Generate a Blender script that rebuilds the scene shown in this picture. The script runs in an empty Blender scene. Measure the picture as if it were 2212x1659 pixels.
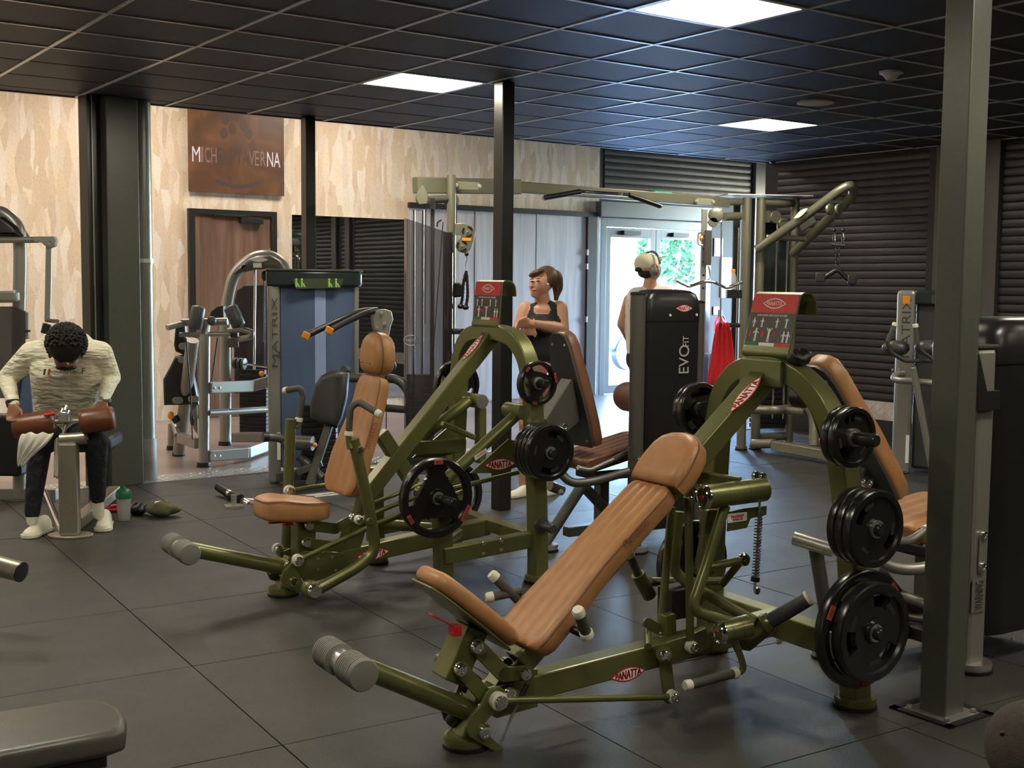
import bpy, bmesh, math, random
from mathutils import Vector, Matrix
random.seed(7)
S = bpy.context.scene
COL = S.collection
V = Vector
# ---------------------------------------------------------------- camera
IW, IH, FPX, PITCH, ROLL, CH = 2212, 1659, 2600.0, -0.083, 0.009, 1.594
_w = V((0, math.cos(PITCH), math.sin(PITCH))); _r0 = V((1, 0, 0)); _u0 = _r0.cross(_w)
CR = _r0 * math.cos(ROLL) + _u0 * math.sin(ROLL)
CU = _u0 * math.cos(ROLL) - _r0 * math.sin(ROLL)
CW = _w
CO = V((0, 0, CH))
cam = bpy.data.cameras.new('camera'); camo = bpy.data.objects.new('camera', cam); COL.objects.link(camo)
cam.sensor_width = 36; cam.lens = 36 * FPX / IW; cam.clip_end = 200
camo.matrix_world = Matrix(((CR.x, CU.x, -CW.x, CO.x), (CR.y, CU.y, -CW.y, CO.y), (CR.z, CU.z, -CW.z, CO.z), (0, 0, 0, 1)))
S.camera = camo
# ---------------------------------------------------------------- world and exposure
S.view_settings.view_transform = 'Standard'; S.view_settings.look = 'None'
S.view_settings.gamma = 1.0; S.view_settings.use_curve_mapping = False
S.view_settings.exposure = 0.30
wd = bpy.data.worlds.new('world'); S.world = wd; wd.use_nodes = True
_nt = wd.node_tree; _bg = _nt.nodes['Background']
_sky = _nt.nodes.new('ShaderNodeTexSky'); _sky.sky_type = 'NISHITA'; _sky.sun_elevation = math.radians(38)
_sky.sun_rotation = math.radians(150); _sky.sun_disc = False; _sky.air_density = 1.2
_tint = _nt.nodes.new('ShaderNodeMixRGB'); _tint.blend_type = 'MULTIPLY'; _tint.inputs[0].default_value = 1.0; _tint.inputs[2].default_value = (.74, .90, 1.12, 1)   # daylight seen by a camera balanced for warm lamps
_nt.links.new(_sky.outputs[0], _tint.inputs[1]); _nt.links.new(_tint.outputs[0], _bg.inputs[0]); _bg.inputs[1].default_value = 12.0
PANEL_E = 32.0      # ceiling panels (emission strength)
BACK_E = 29.0       # warm panels above the rear zone
# ---------------------------------------------------------------- pixel to place
def ray(u, v): return CW + CR * ((u - IW / 2) / FPX) - CU * ((v - IH / 2) / FPX)
def floor_at(u, v, z=0.0):
    q = ray(u, v); return CO + q * ((z - CH) / q.z)
def on_plane(u, v, p0, n):
    q = ray(u, v); return CO + q * ((V(p0) - CO).dot(n) / q.dot(n))
def project(P):
    P = V(P) - CO; d = P.dot(CW); return (IW / 2 + FPX * P.dot(CR) / d, IH / 2 - FPX * P.dot(CU) / d, d)
UP = V((0, 0, 1))
class Frame:
    """upright local frame: d along, n to the left of d, origin on the floor"""
    def __init__(s, o, deg):
        s.o = V(o); a = math.radians(deg); s.d = V((math.cos(a), math.sin(a), 0)); s.n = V((-math.sin(a), math.cos(a), 0))
    def at(s, u, v, lat=0.0): return on_plane(u, v, s.o + s.n * lat, s.n)      # on the lengthwise plane
    def cr(s, u, v, lon=0.0): return on_plane(u, v, s.o + s.d * lon, s.d)      # on the crosswise plane
    def P(s, lon, lat, z): return s.o + s.d * lon + s.n * lat + UP * z
    def loc(s, p): q = V(p) - s.o; return (q.dot(s.d), q.dot(s.n), q.z)
# ---------------------------------------------------------------- mesh helpers
def perp(a):
    a = a.normalized(); b = UP if abs(a.z) < 0.9 else V((1, 0, 0))
    x = b.cross(a).normalized(); return x, a.cross(x)
def fillet(pts, rad, n=6):
    pts = [V(p) for p in pts]; out = [pts[0]]
    for i in range(1, len(pts) - 1):
        a, b, c = pts[i - 1], pts[i], pts[i + 1]
        r = rad[i - 1] if isinstance(rad, (list, tuple)) else rad
        d1 = (a - b); d2 = (c - b); r = min(r, d1.length * .48, d2.length * .48)
        p, q = b + d1.normalized() * r, b + d2.normalized() * r
        for k in range(n + 1):
            t = k / n; out.append(p * (1 - t) ** 2 + b * 2 * t * (1 - t) + q * t * t)
    out.append(pts[-1]); return out
class MB:
    def __init__(s): s.v = []; s.f = []
    def add(s, vs, fs):
        o = len(s.v); s.v += [V(p) for p in vs]; s.f += [tuple(i + o for i in f) for f in fs]; return s
    def loft(s, rings, cap=True, close=False):
        n = len(rings[0]); vs = [p for r in rings for p in r]; fs = []; m = len(rings)
        for i in range(m if close else m - 1):
            for j in range(n):
                a = i * n + j; b = i * n + (j + 1) % n; c = ((i + 1) % m) * n; fs.append((a, b, c + (j + 1) % n, c + j))
        if cap and not close:
            fs.append(tuple(range(n))[::-1]); fs.append(tuple((m - 1) * n + j for j in range(n)))
        return s.add(vs, fs)
    def _frames(s, pts, side=None):
        pts = [V(p) for p in pts]; out = []; x = None
        for i, p in enumerate(pts):
            t = (pts[min(i + 1, len(pts) - 1)] - pts[max(i - 1, 0)]).normalized()
            if side is not None: xx = V(side)
            elif x is None: xx = perp(t)[0]
            else: xx = x
            xx = (xx - t * xx.dot(t)).normalized(); x = xx; out.append((p, xx, t.cross(xx)))
        return out
    def tube(s, pts, r, seg=12, cap=True, close=False):
        fr = s._frames(pts); rs = r if isinstance(r, (list, tuple)) else [r] * len(fr)
        return s.loft([[p + x * (q * math.cos(2 * math.pi * k / seg)) + y * (q * math.sin(2 * math.pi * k / seg)) for k in range(seg)] for (p, x, y), q in zip(fr, rs)], cap, close)
    def bent(s, pts, r, rad=.06, seg=12): return s.tube(fillet(pts, rad), r, seg)
    def sweep(s, pts, w, h, side, c=.0):
        """rectangular section, w along side, h the other way; c = corner cut"""
        pr = [(-w/2+c, -h/2), (w/2-c, -h/2), (w/2, -h/2+c), (w/2, h/2-c), (w/2-c, h/2), (-w/2+c, h/2), (-w/2, h/2-c), (-w/2, -h/2+c)] if c else [(-w/2, -h/2), (w/2, -h/2), (w/2, h/2), (-w/2, h/2)]
        return s.loft([[p + x * a + y * b for a, b in pr] for p, x, y in s._frames(pts, side)])
    def bar(s, a, b, w, h, side, c=.0): return s.sweep([a, b], w, h, side, c)
    def box(s, c, x, y, z):
        c, x, y, z = V(c), V(x), V(y), V(z)
        return s.add([c + x * i + y * j + z * k for k in (-1, 1) for j in (-1, 1) for i in (-1, 1)], [(0, 2, 3, 1), (4, 5, 7, 6), (0, 1, 5, 4), (2, 6, 7, 3), (0, 4, 6, 2), (1, 3, 7, 5)])
    def prism(s, poly, vec, mid=True):
        vec = V(vec); o = -vec / 2 if mid else V((0, 0, 0)); n = len(poly)
        vs = [V(p) + o for p in poly] + [V(p) + o + vec for p in poly]
        return s.add(vs, [tuple(range(n))[::-1], tuple(range(n, 2 * n))] + [(i, (i + 1) % n, n + (i + 1) % n, n + i) for i in range(n)])
    def lathe(s, p, axis, prof, seg=20, x=None):
        """prof = [(radius, height along axis)]"""
        p = V(p); a = V(axis).normalized(); xx, yy = perp(a); rings = []
        for r, h in prof: rings.append([p + a * h + xx * (max(r, 1e-4) * math.cos(2 * math.pi * k / seg)) + yy * (max(r, 1e-4) * math.sin(2 * math.pi * k / seg)) for k in range(seg)])
        return s.loft(rings)
    def cyl(s, a, b, r, seg=16): a, b = V(a), V(b); return s.lathe(a, b - a, [(r, 0), (r, (b - a).length)], seg)
    def ell(s, c, x, y, z, seg=16, rings=10):
        c, x, y, z = V(c), V(x), V(y), V(z); R = []
        for i in range(rings + 1):
            t = math.pi * (0.02 + .96 * i / rings); R.append([c + z * -math.cos(t) + (x * math.cos(2 * math.pi * k / seg) + y * math.sin(2 * math.pi * k / seg)) * math.sin(t) for k in range(seg)])
        return s.loft(R)
    def pad(s, poly, vec, rnd=.02, steps=4, crown=0.0):
        """upholstered slab: outline poly (3d, in order), thickness vector vec, edges rounded by rnd"""
        poly = [V(p) for p in poly]; n = len(poly); vec = V(vec); T = vec.length; a = vec.normalized()
        cen = sum(poly, V((0, 0, 0))) / n
        area = sum(((poly[i] - cen).cross(poly[(i + 1) % n] - cen)).dot(a) for i in range(n)); sg = 1 if area > 0 else -1
        nor = []
        for i in range(n):
            e1 = (poly[i] - poly[i - 1]).normalized(); e2 = (poly[(i + 1) % n] - poly[i]).normalized()
            m = (e1.cross(a) + e2.cross(a)) * sg; m.normalize(); k = max(.45, m.dot(e1.cross(a) * sg)); nor.append(m / k)
        rnd = min(rnd, T / 2); rings = []
        for k in range(steps + 1):
            t = math.pi / 2 * k / steps; ins = rnd * (1 - math.sin(t)); h = rnd * (1 - math.cos(t))
            rings.append([p - q * ins + a * h for p, q in zip(poly, nor)])
        for k in range(steps, -1, -1):
            t = math.pi / 2 * k / steps; ins = rnd * (1 - math.sin(t)); h = T - rnd * (1 - math.cos(t))
            rings.append([p - q * ins + a * h for p, q in zip(poly, nor)])
        if crown:
            top = rings[-1]; c2 = sum(top, V((0, 0, 0))) / n
            for sc, hh in ((.72, .6), (.4, .9)): rings.append([c2 + (p - c2) * sc + a * crown * hh for p in top])
        return s.loft(rings)
    def put(s, name, mat, parent=None, bev=0.0, smooth=40, sub=0):
        me = bpy.data.meshes.new(name); o = root_loc(parent)
        me.from_pydata([tuple(p - o) for p in s.v], [], s.f)
        bm = bmesh.new(); bm.from_mesh(me); bmesh.ops.recalc_face_normals(bm, faces=bm.faces); bm.to_mesh(me); bm.free()
        return finish(name, me, mat, parent, bev, smooth, sub)
def root_loc(p):
    o = V((0, 0, 0))
    while p is not None: o = o + p.location; p = p.parent
    return o
def finish(name, me, mat, parent=None, bev=0.0, smooth=40, sub=0):
    if mat and not me.materials: me.materials.append(M(mat))
    if smooth:
        me.polygons.foreach_set('use_smooth', [True] * len(me.polygons)); me.set_sharp_from_angle(angle=math.radians(smooth))
    ob = bpy.data.objects.new(name, me); COL.objects.link(ob); ob.parent = parent
    if bev:
        md = ob.modifiers.new('bevel', 'BEVEL'); md.width = bev; md.segments = 2; md.limit_method = 'ANGLE'; md.angle_limit = math.radians(40); md.harden_normals = False
    if sub:
        md = ob.modifiers.new('sub', 'SUBSURF'); md.levels = md.render_levels = sub
    return ob
def thing(name, label, cat, loc=(0, 0, 0), group=None):
    o = bpy.data.objects.new(name, None); COL.objects.link(o); o.location = V(loc); o.empty_display_size = .1
    return tag(o, label, cat, group)
def tag(o, label, cat, group=None):
    o['label'] = label; o['category'] = cat
    if group: o['group'] = group
    return o
def struct(o, label=None):
    o['kind'] = 'structure'
    if label: o['label'] = label
    return o
def dup(o, parent=None, mat=None):
    c = o.copy(); COL.objects.link(c); c.parent = parent
    if mat is not None: c.matrix_basis = mat
    for ch in [x for x in bpy.data.objects if x.parent == o]: dup(ch, c)
    return c
def basis(p, x, y, z):
    x, y, z = V(x).normalized(), V(y).normalized(), V(z).normalized()
    return Matrix(((x.x, y.x, z.x, p[0]), (x.y, y.y, z.y, p[1]), (x.z, y.z, z.z, p[2]), (0, 0, 0, 1)))
# shared small pieces: a mesh made once at the origin along +Z, placed by matrix
_shared = {}
def inst(key, make, name, parent, p, axis, mat, xdir=None, scale=1.0):
    if key not in _shared:
        m = MB(); make(m); ob = m.put(name, mat); _shared[key] = ob.data; bpy.data.objects.remove(ob)
    ob = bpy.data.objects.new(name, _shared[key]); COL.objects.link(ob); ob.parent = parent
    a = V(axis).normalized(); x, y = perp(a)
    if xdir is not None:
        x = V(xdir); x = (x - a * x.dot(a)).normalized(); y = a.cross(x)
    p = V(p) - root_loc(parent)
    ob.matrix_basis = basis(p, x, y, a) @ Matrix.Scale(scale, 4); return ob
def bolt(parent, p, axis, r=.016, mat='chrome'):
    return inst('bolt' + mat, lambda m: m.lathe((0, 0, -.3), (0, 0, 1), [(1, 0), (1, .45), (.9, .75), (.55, .8), (.5, .62), (.2, .62)], 14), 'bolt', parent, p, axis, mat, scale=r)
_txt = {}
def text_mesh(txt, key=None):
    if txt not in _txt:
        cu = bpy.data.curves.new('t', 'FONT'); cu.body = txt; cu.align_x = 'CENTER'; cu.align_y = 'CENTER'; cu.extrude = .02
        ob = bpy.data.objects.new('t', cu); COL.objects.link(ob)
        bpy.context.view_layer.update()
        me = bpy.data.meshes.new_from_object(ob.evaluated_get(bpy.context.evaluated_depsgraph_get()))
        bpy.data.objects.remove(ob); xs = [q.co.x for q in me.vertices]; ys = [q.co.y for q in me.vertices]
        w = max(xs) - min(xs); h = max(ys) - min(ys); cx = (max(xs) + min(xs)) / 2; cy = (max(ys) + min(ys)) / 2
        _txt[txt] = ([((q.co.x - cx) / w, (q.co.y - cy) / h, q.co.z) for q in me.vertices], [tuple(p.vertices) for p in me.polygons])
        bpy.data.meshes.remove(me)
    return _txt[txt]
def lettering(txt, parent, c, x, y, w, h, mat, lift=.001, name='lettering', warp=None, bold=0.0):
    """x, y unit directions; w, h full size"""
    x, y = V(x).normalized(), V(y).normalized(); z = x.cross(y); c = V(c); vs, fs = text_mesh(txt); m = MB()
    for dx, dy in (((-bold, -bold), (bold, -bold), (-bold, bold), (bold, bold)) if bold else ((0, 0),)):
        m.add([c + x * (a * w + dx) + y * (b * h * (warp(a) if warp else 1) + dy) + z * (lift + k * .02) for a, b, k in vs], fs)
    return m.put(name, mat, parent, smooth=0)
def lens(m, c, x, y, w, h, z, th=.0006, n=12):
    x, y = V(x).normalized(), V(y).normalized(); zz = x.cross(y); top = []; bot = []
    for i in range(n + 1):
        t = -1 + 2 * i / n; hh = (1 - abs(t) ** 1.9) * h / 2; top.append(V(c) + x * (t * w / 2) + y * hh + zz * z); bot.append(V(c) + x * (t * w / 2) - y * hh + zz * z)
    m.prism(bot + top[::-1][1:-1], zz * th, False)
def brand_badge(parent, c, x, y, w):
    """red pointed-oval badge with white field and red letters"""
    m = MB(); lens(m, c, x, y, w, w * .34, .0005); b = m.put('badge', 'badge_red', parent, smooth=0)
    m = MB(); lens(m, c, x, y, w * .9, w * .27, .0012); m.put('badge_field', 'white_print', b, smooth=0)
    lettering('PANATTA', b, c, x, y, w * .72, w * .15, 'badge_red', .002, warp=lambda a: 1.25 - 1.6 * a * a, bold=w * .007)
    return b
# ---------------------------------------------------------------- materials (all procedural)
_mats = {}
def M(n): return _mats[n]
def mat(name, col, rough=.5, metal=0.0, noise=0.0, nscale=30.0, bump=0.0, bscale=200.0, coat=0.0, emit=None, estr=0.0, trans=0.0, spec=.5, stretch=None, alpha=1.0, rvar=0.0):
    m = bpy.data.materials.new(name); m.use_nodes = True; nt = m.node_tree; b = nt.nodes['Principled BSDF']; _mats[name] = m
    b.inputs['Base Color'].default_value = (*col, 1); b.inputs['Roughness'].default_value = rough; b.inputs['Metallic'].default_value = metal
    b.inputs['Coat Weight'].default_value = coat; b.inputs['Coat Roughness'].default_value = .15; b.inputs['Transmission Weight'].default_value = trans; b.inputs['Specular IOR Level'].default_value = spec; b.inputs['Alpha'].default_value = alpha
    if emit: b.inputs['Emission Color'].default_value = (*emit, 1); b.inputs['Emission Strength'].default_value = estr
    L = nt.links.new
    if noise or bump or rvar:
        tc = nt.nodes.new('ShaderNodeTexCoord'); src = tc.outputs['Object']
        if stretch:
            mp = nt.nodes.new('ShaderNodeMapping'); mp.inputs['Scale'].default_value = stretch; L(src, mp.inputs[0]); src = mp.outputs[0]
    if noise:
        nz = nt.nodes.new('ShaderNodeTexNoise'); nz.inputs['Scale'].default_value = nscale; nz.inputs['Detail'].default_value = 5; L(src, nz.inputs['Vector'])
        cr = nt.nodes.new('ShaderNodeValToRGB'); lo = tuple(max(0, c * (1 - noise)) for c in col); hi = tuple(min(1, c * (1 + noise)) for c in col)
        cr.color_ramp.elements[0].position = .3; cr.color_ramp.elements[1].position = .7; cr.color_ramp.elements[0].color = (*lo, 1); cr.color_ramp.elements[1].color = (*hi, 1)
        L(nz.outputs[0], cr.inputs[0]); L(cr.outputs[0], b.inputs['Base Color'])
    if rvar:
        nz = nt.nodes.new('ShaderNodeTexNoise'); nz.inputs['Scale'].default_value = 3.0; nz.inputs['Detail'].default_value = 4; L(src, nz.inputs['Vector'])
        mr = nt.nodes.new('ShaderNodeMapRange'); mr.inputs['To Min'].default_value = rough - rvar; mr.inputs['To Max'].default_value = rough + rvar; L(nz.outputs[0], mr.inputs[0]); L(mr.outputs[0], b.inputs['Roughness'])
    if bump:
        nz = nt.nodes.new('ShaderNodeTexNoise'); nz.inputs['Scale'].default_value = bscale; nz.inputs['Detail'].default_value = 3; L(src, nz.inputs['Vector'])
        bp = nt.nodes.new('ShaderNodeBump'); bp.inputs['Strength'].default_value = bump; bp.inputs['Distance'].default_value = .004 if bscale > 40 else .03; L(nz.outputs[0], bp.inputs['Height']); L(bp.outputs[0], b.inputs['Normal'])
    return m
mat('rubber_mat', (.034, .0325, .027), .46, noise=.6, nscale=210, bump=.5, bscale=420, rvar=.1)
mat('subfloor', (.008, .008, .008), .9)
mat('ceiling_tile', (.012, .012, .0125), .55, noise=.4, nscale=60, bump=.3, bscale=120, stretch=(1, 6, 1))
mat('grid_metal', (.60, .60, .61), .30, metal=.25)
mat('panel_glow', (1, 1, 1), .5, emit=(1, .92, .74), estr=PANEL_E)
mat('panel_glow_back', (1, 1, 1), .5, emit=(1, .86, .74), estr=BACK_E)
mat('panel_frame', (.75, .73, .68), .4)
mat('green', (.150, .155, .052), .34, metal=.45, noise=.06, nscale=900, coat=.15)
mat('tan', (.41, .195, .075), .42, noise=.12, nscale=14, bump=.12, bscale=350)
mat('tan_seam', (.16, .065, .025), .5)
mat('brown', (.17, .075, .042), .38, noise=.12, nscale=14, bump=.12, bscale=350)  # the tan leather again, with its shade put into the colour
mat('roller_brown', (.15, .048, .018), .35, noise=.15, nscale=20, bump=.12, bscale=300)
mat('chrome', (.82, .82, .80), .12, metal=1.0)
mat('peg_dark', (.035, .035, .034), .25, metal=.5)
mat('tan_emboss', (.27, .12, .045), .5)
mat('steel', (.62, .61, .58), .28, metal=.9, noise=.08, nscale=80)
mat('grey_paint', (.30, .29, .255), .38, metal=.55, noise=.05, nscale=600)
mat('dark_paint', (.105, .10, .088), .40, metal=.4, noise=.05, nscale=600)
mat('graphite', (.045, .045, .044), .45, noise=.1, nscale=200)
mat('black', (.010, .010, .010), .42)
mat('black_gloss', (.008, .008, .008), .16, coat=.4)
mat('shroud', (.013, .013, .013), .30, bump=.06, bscale=500)
mat('plate_black', (.010, .010, .010), .24, coat=.25, bump=.10, bscale=300, rvar=.06)
mat('plate_text', (.022, .022, .022), .5)
mat('plate_red', (.42, .045, .03), .5)
mat('grip', (.075, .073, .066), .62, bump=.2, bscale=500)
mat('ribbed', (.19, .185, .165), .6, bump=.1, bscale=400)
mat('white_cap', (.72, .70, .60), .35)
mat('badge_red', (.50, .012, .018), .4)
mat('white_print', (.80, .79, .74), .45)
mat('grey_print', (.42, .42, .40), .45)
mat('dark_print', (.03, .03, .03), .5)
mat('green_print', (.02, .16, .05), .5)
mat('red_print', (.62, .03, .03), .5)
mat('red', (.60, .02, .03), .4)
mat('red_cloth', (.68, .02, .03), .85, noise=.15, nscale=60, bump=.6, bscale=200)
mat('column_paint', (.090, .094, .076), .34, metal=.2, noise=.05, nscale=40)
mat('column_dark', (.020, .020, .018), .3, metal=.2)
mat('pipe_paint', (.17, .172, .148), .32, metal=.3, noise=.05, nscale=20)
mat('pipe_boot', (.16, .155, .14), .55, noise=.2, nscale=12)
mat('slat', (.048, .047, .047), .36, metal=.45, noise=.1, nscale=6)
mat('dark_wall', (.012, .014, .016), .6)
mat('trim_grey', (.10, .095, .09), .4, metal=.3)
mat('alu', (.12, .125, .132), .40, metal=.5)
mat('black_frame', (.012, .011, .010), .4)
mat('orange', (.85, .33, .03), .4)
mat('chequer', (.62, .61, .58), .30, metal=.85, noise=.12, nscale=10)
mat('smoke', (.045, .040, .045), .08, alpha=.80, spec=.6)
mat('mirror', (.86, .88, .88), .02, metal=1.0)
mat('glass', (.6, .75, .8), .0, alpha=.05, spec=.5)
mat('skin', (.52, .27, .175), .5, noise=.06, nscale=20)
mat('skin_dark', (.30, .135, .075), .5, noise=.08, nscale=20)
mat('hair_brown', (.085, .045, .02), .5, noise=.6, nscale=60, stretch=(1, 1, .15), bump=.5, bscale=120)
mat('hair_black', (.012, .010, .009), .7, noise=.5, nscale=90, bump=1.0, bscale=140)
mat('top_black', (.012, .012, .013), .8, bump=.2, bscale=200)
mat('shorts_pink', (.75, .16, .22), .8, bump=.2, bscale=200)
mat('shirt_cream', (.80, .76, .58), .85, noise=.05, nscale=14, bump=1.0, bscale=16, stretch=(.7, 1, 2.2))
mat('shirt_white', (.70, .66, .58), .85, bump=.3, bscale=90)
mat('trousers', (.012, .013, .02), .85, bump=.9, bscale=18)
mat('shoe', (.80, .78, .64), .6)
mat('cap_cream', (.66, .62, .42), .8)
mat('cap_brown', (.040, .031, .025), .9, noise=.2, nscale=90, bump=.4, bscale=220)
mat('towel_white', (.68, .66, .55), .9, bump=.6, bscale=200)
mat('khaki', (.13, .125, .06), .9, noise=.25, nscale=25, bump=.5, bscale=150)
mat('bottle_clear', (.55, .57, .58), .25, alpha=.55)
mat('bottle_green', (.01, .16, .06), .35)
mat('pvc_dark', (.05, .05, .047), .4, noise=.1, nscale=40)
mat('lcd', (.035, .045, .02), .3, emit=(.3, .45, .1), estr=.02)
mat('figure_green', (.25, .5, .12), .5, emit=(.3, .6, .1), estr=.05)
mat('leaf', (.035, .15, .04), .6, noise=.4, nscale=9)
mat('bark', (.12, .08, .05), .9)
mat('paving', (.30, .30, .29), .8, noise=.15, nscale=4)
mat('car_paint', (.06, .11, .18), .25, coat=.5)
mat('outside_wall', (.75, .73, .68), .9)
mat('exit_green', (.02, .35, .18), .4, emit=(.02, .5, .25), estr=.4)
mat('camera_white', (.7, .7, .68), .4)
def wood(name, c1, c2, c3, rough=.45, sc=(9, 9, .7), plank=0.0):
    m = mat(name, c1, rough); nt = m.node_tree; L = nt.links.new; b = nt.nodes['Principled BSDF']
    tc = nt.nodes.new('ShaderNodeTexCoord'); mp = nt.nodes.new('ShaderNodeMapping'); mp.inputs['Scale'].default_value = sc; L(tc.outputs['Object'], mp.inputs[0])
    nz = nt.nodes.new('ShaderNodeTexNoise'); nz.inputs['Scale'].default_value = 1.0; nz.inputs['Detail'].default_value = 8; nz.inputs['Distortion'].default_value = .6; L(mp.outputs[0], nz.inputs['Vector'])
    cr = nt.nodes.new('ShaderNodeValToRGB'); e = cr.color_ramp.elements; e[0].position = .32; e[0].color = (*c1, 1); e[1].position = .72; e[1].color = (*c3, 1); k = e.new(.5); k.color = (*c2, 1)
    L(nz.outputs[0], cr.inputs[0]); L(cr.outputs[0], b.inputs['Base Color']); return m
wood('door_wood', (.10, .055, .035), (.17, .095, .06), (.24, .145, .10))
wood('grey_wood', (.38, .36, .37), (.47, .45, .46), (.56, .54, .55), .35)
wood('vinyl', (.20, .15, .12), (.29, .22, .185), (.36, .28, .24), .28, sc=(1.2, 1.2, 1.2))
wood('rust', (.085, .042, .022), (.13, .062, .028), (.22, .095, .035), .4, sc=(3, 3, 3))
def wallpaper():
    m = mat('wallpaper', (.6, .5, .38), .75); nt = m.node_tree; L = nt.links.new; b = nt.nodes['Principled BSDF']
    tc = nt.nodes.new('ShaderNodeTexCoord'); wn = nt.nodes.new('ShaderNodeTexNoise'); wn.inputs['Scale'].default_value = 2.2; wn.inputs['Detail'].default_value = 3; L(tc.outputs['Object'], wn.inputs['Vector'])
    mx = nt.nodes.new('ShaderNodeMixRGB'); mx.blend_type = 'LINEAR_LIGHT'; mx.inputs[0].default_value = .05; L(tc.outputs['Object'], mx.inputs[1]); L(wn.outputs['Color'], mx.inputs[2])
    mp = nt.nodes.new('ShaderNodeMapping'); mp.inputs['Scale'].default_value = (15, 15, 2.9); L(mx.outputs[0], mp.inputs[0])
    vo = nt.nodes.new('ShaderNodeTexVoronoi'); vo.inputs['Scale'].default_value = 1.0; L(mp.outputs[0], vo.inputs['Vector'])
    sp = nt.nodes.new('ShaderNodeSeparateColor'); L(vo.outputs['Color'], sp.inputs[0])
    cr = nt.nodes.new('ShaderNodeValToRGB'); e = cr.color_ramp.elements; e[0].position = .0; e[0].color = (.62, .50, .36, 1); e[1].position = 1; e[1].color = (.80, .73, .63, 1)
    for p, c in ((.25, (.70, .56, .38, 1)), (.5, (.70, .60, .49, 1)), (.75, (.78, .67, .50, 1))): k = e.new(p); k.color = c
    L(sp.outputs[0], cr.inputs[0])
    ve = nt.nodes.new('ShaderNodeTexVoronoi'); ve.feature = 'DISTANCE_TO_EDGE'; L(mp.outputs[0], ve.inputs['Vector'])
    ce = nt.nodes.new('ShaderNodeValToRGB'); ce.color_ramp.elements[0].color = (.80, .78, .74, 1); ce.color_ramp.elements[1].position = .06; ce.color_ramp.elements[1].color = (1, 1, 1, 1); L(ve.outputs['Distance'], ce.inputs[0])
    mu = nt.nodes.new('ShaderNodeMixRGB'); mu.blend_type = 'MULTIPLY'; mu.inputs[0].default_value = 1; L(cr.outputs[0], mu.inputs[1]); L(ce.outputs[0], mu.inputs[2]); L(mu.outputs[0], b.inputs['Base Color'])
wallpaper()
def shield_blue():
    mat('shield_blue', (.085, .125, .22), .22, coat=.2); mat('shield_stripe', (.28, .36, .58), .2); mat('shield_dark', (.02, .028, .03), .25)
shield_blue()
# ---------------------------------------------------------------- the room
YAW = -.6195
E1 = V((math.cos(YAW), -math.sin(YAW), 0)); E2 = V((math.sin(YAW), math.cos(YAW), 0))
def RP(a, b, z=0.0): return E1 * a + E2 * b + UP * z
CZ = CH + 1.3838                     # suspended ceiling height
RW, BW, EDGE, LW, NW = 10.36, 13.44, 9.50, -3.5, -4.5
TOPZ = 4.05
def slab(name, p, q, z0, z1, m, label=None):       # box given in room coordinates
    b = MB(); c = RP((p[0] + q[0]) / 2, (p[1] + q[1]) / 2, (z0 + z1) / 2)
    b.box(c, E1 * (abs(q[0] - p[0]) / 2), E2 * (abs(q[1] - p[1]) / 2), UP * ((z1 - z0) / 2)); return b
# floor: base slab, rubber mats as pieces, timber-look rear floor
fl = struct(slab('floor', (LW, NW), (16.5, BW + .1), -.16, -.02, 0).put('floor', 'subfloor', smooth=0), 'dark floor base under black rubber mats')
FYAW = -.5636
FD = V((-math.sin(FYAW), -math.cos(FYAW), 0)); FE = V((math.cos(FYAW), -math.sin(FYAW), 0)); FO = V((-2.3849, 6.5723, 0))
def clip(poly, n, c):
    out = []
    for i in range(len(poly)):
        a, b = poly[i], poly[(i + 1) % len(poly)]; da, db = a.dot(n) - c, b.dot(n) - c
        if da <= 0: out.append(a)
        if (da < 0 < db) or (db < 0 < da): out.append(a + (b - a) * (da / (da - db)))
    return out
MATEDGE = 9.30
_full = None
for i in range(-16, 9):
    for j in range(-5, 14):
        g = .0025; c0 = FO + FD * i + FE * j
        quad = [c0 + FD * g + FE * g, c0 + FD * (1 - g) + FE * g, c0 + FD * (1 - g) + FE * (1 - g), c0 + FD * g + FE * (1 - g)]
        cc = c0 + FD * .5 + FE * .5; pr = project(cc)
        if cc.dot(E1) > RW - .35 + .5 or cc.dot(E1) < -3.2 or cc.dot(E2) < -4: continue
        vis = pr[2] > .8 and -700 < pr[0] < 2900 and pr[1] < 2900
        if not vis and cc.length > 4.5: continue
        poly = clip(clip(quad, E2, MATEDGE), E1, RW - .02)
        if len(poly) < 3: continue
        dz = random.uniform(0, .0016)
        if len(poly) == 4 and all((a - b).length < 1e-5 for a, b in zip(poly, quad)):
            if _full is None:
                m = MB(); m.prism([p - c0 for p in quad], UP * .02, False); o = m.put('rubber_mat', 'rubber_mat', fl, bev=.0015, smooth=30); _full = o
            else:
                o = _full.copy(); COL.objects.link(o)
            o.location = c0 - UP * (.0205 - dz)
        else:
            m = MB(); m.prism([p - UP * (.0205 - dz) for p in poly], UP * .02, False); m.put('rubber_mat', 'rubber_mat', fl, bev=.0015, smooth=30)
b = MB(); b.prism([RP(LW, MATEDGE + .33, -.02), RP(16.5, MATEDGE + .33, -.02), RP(16.5, BW, -.02), RP(LW, BW, -.02)], UP * .022, False); b.put('timber_floor', 'vinyl', fl, smooth=0)
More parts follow.
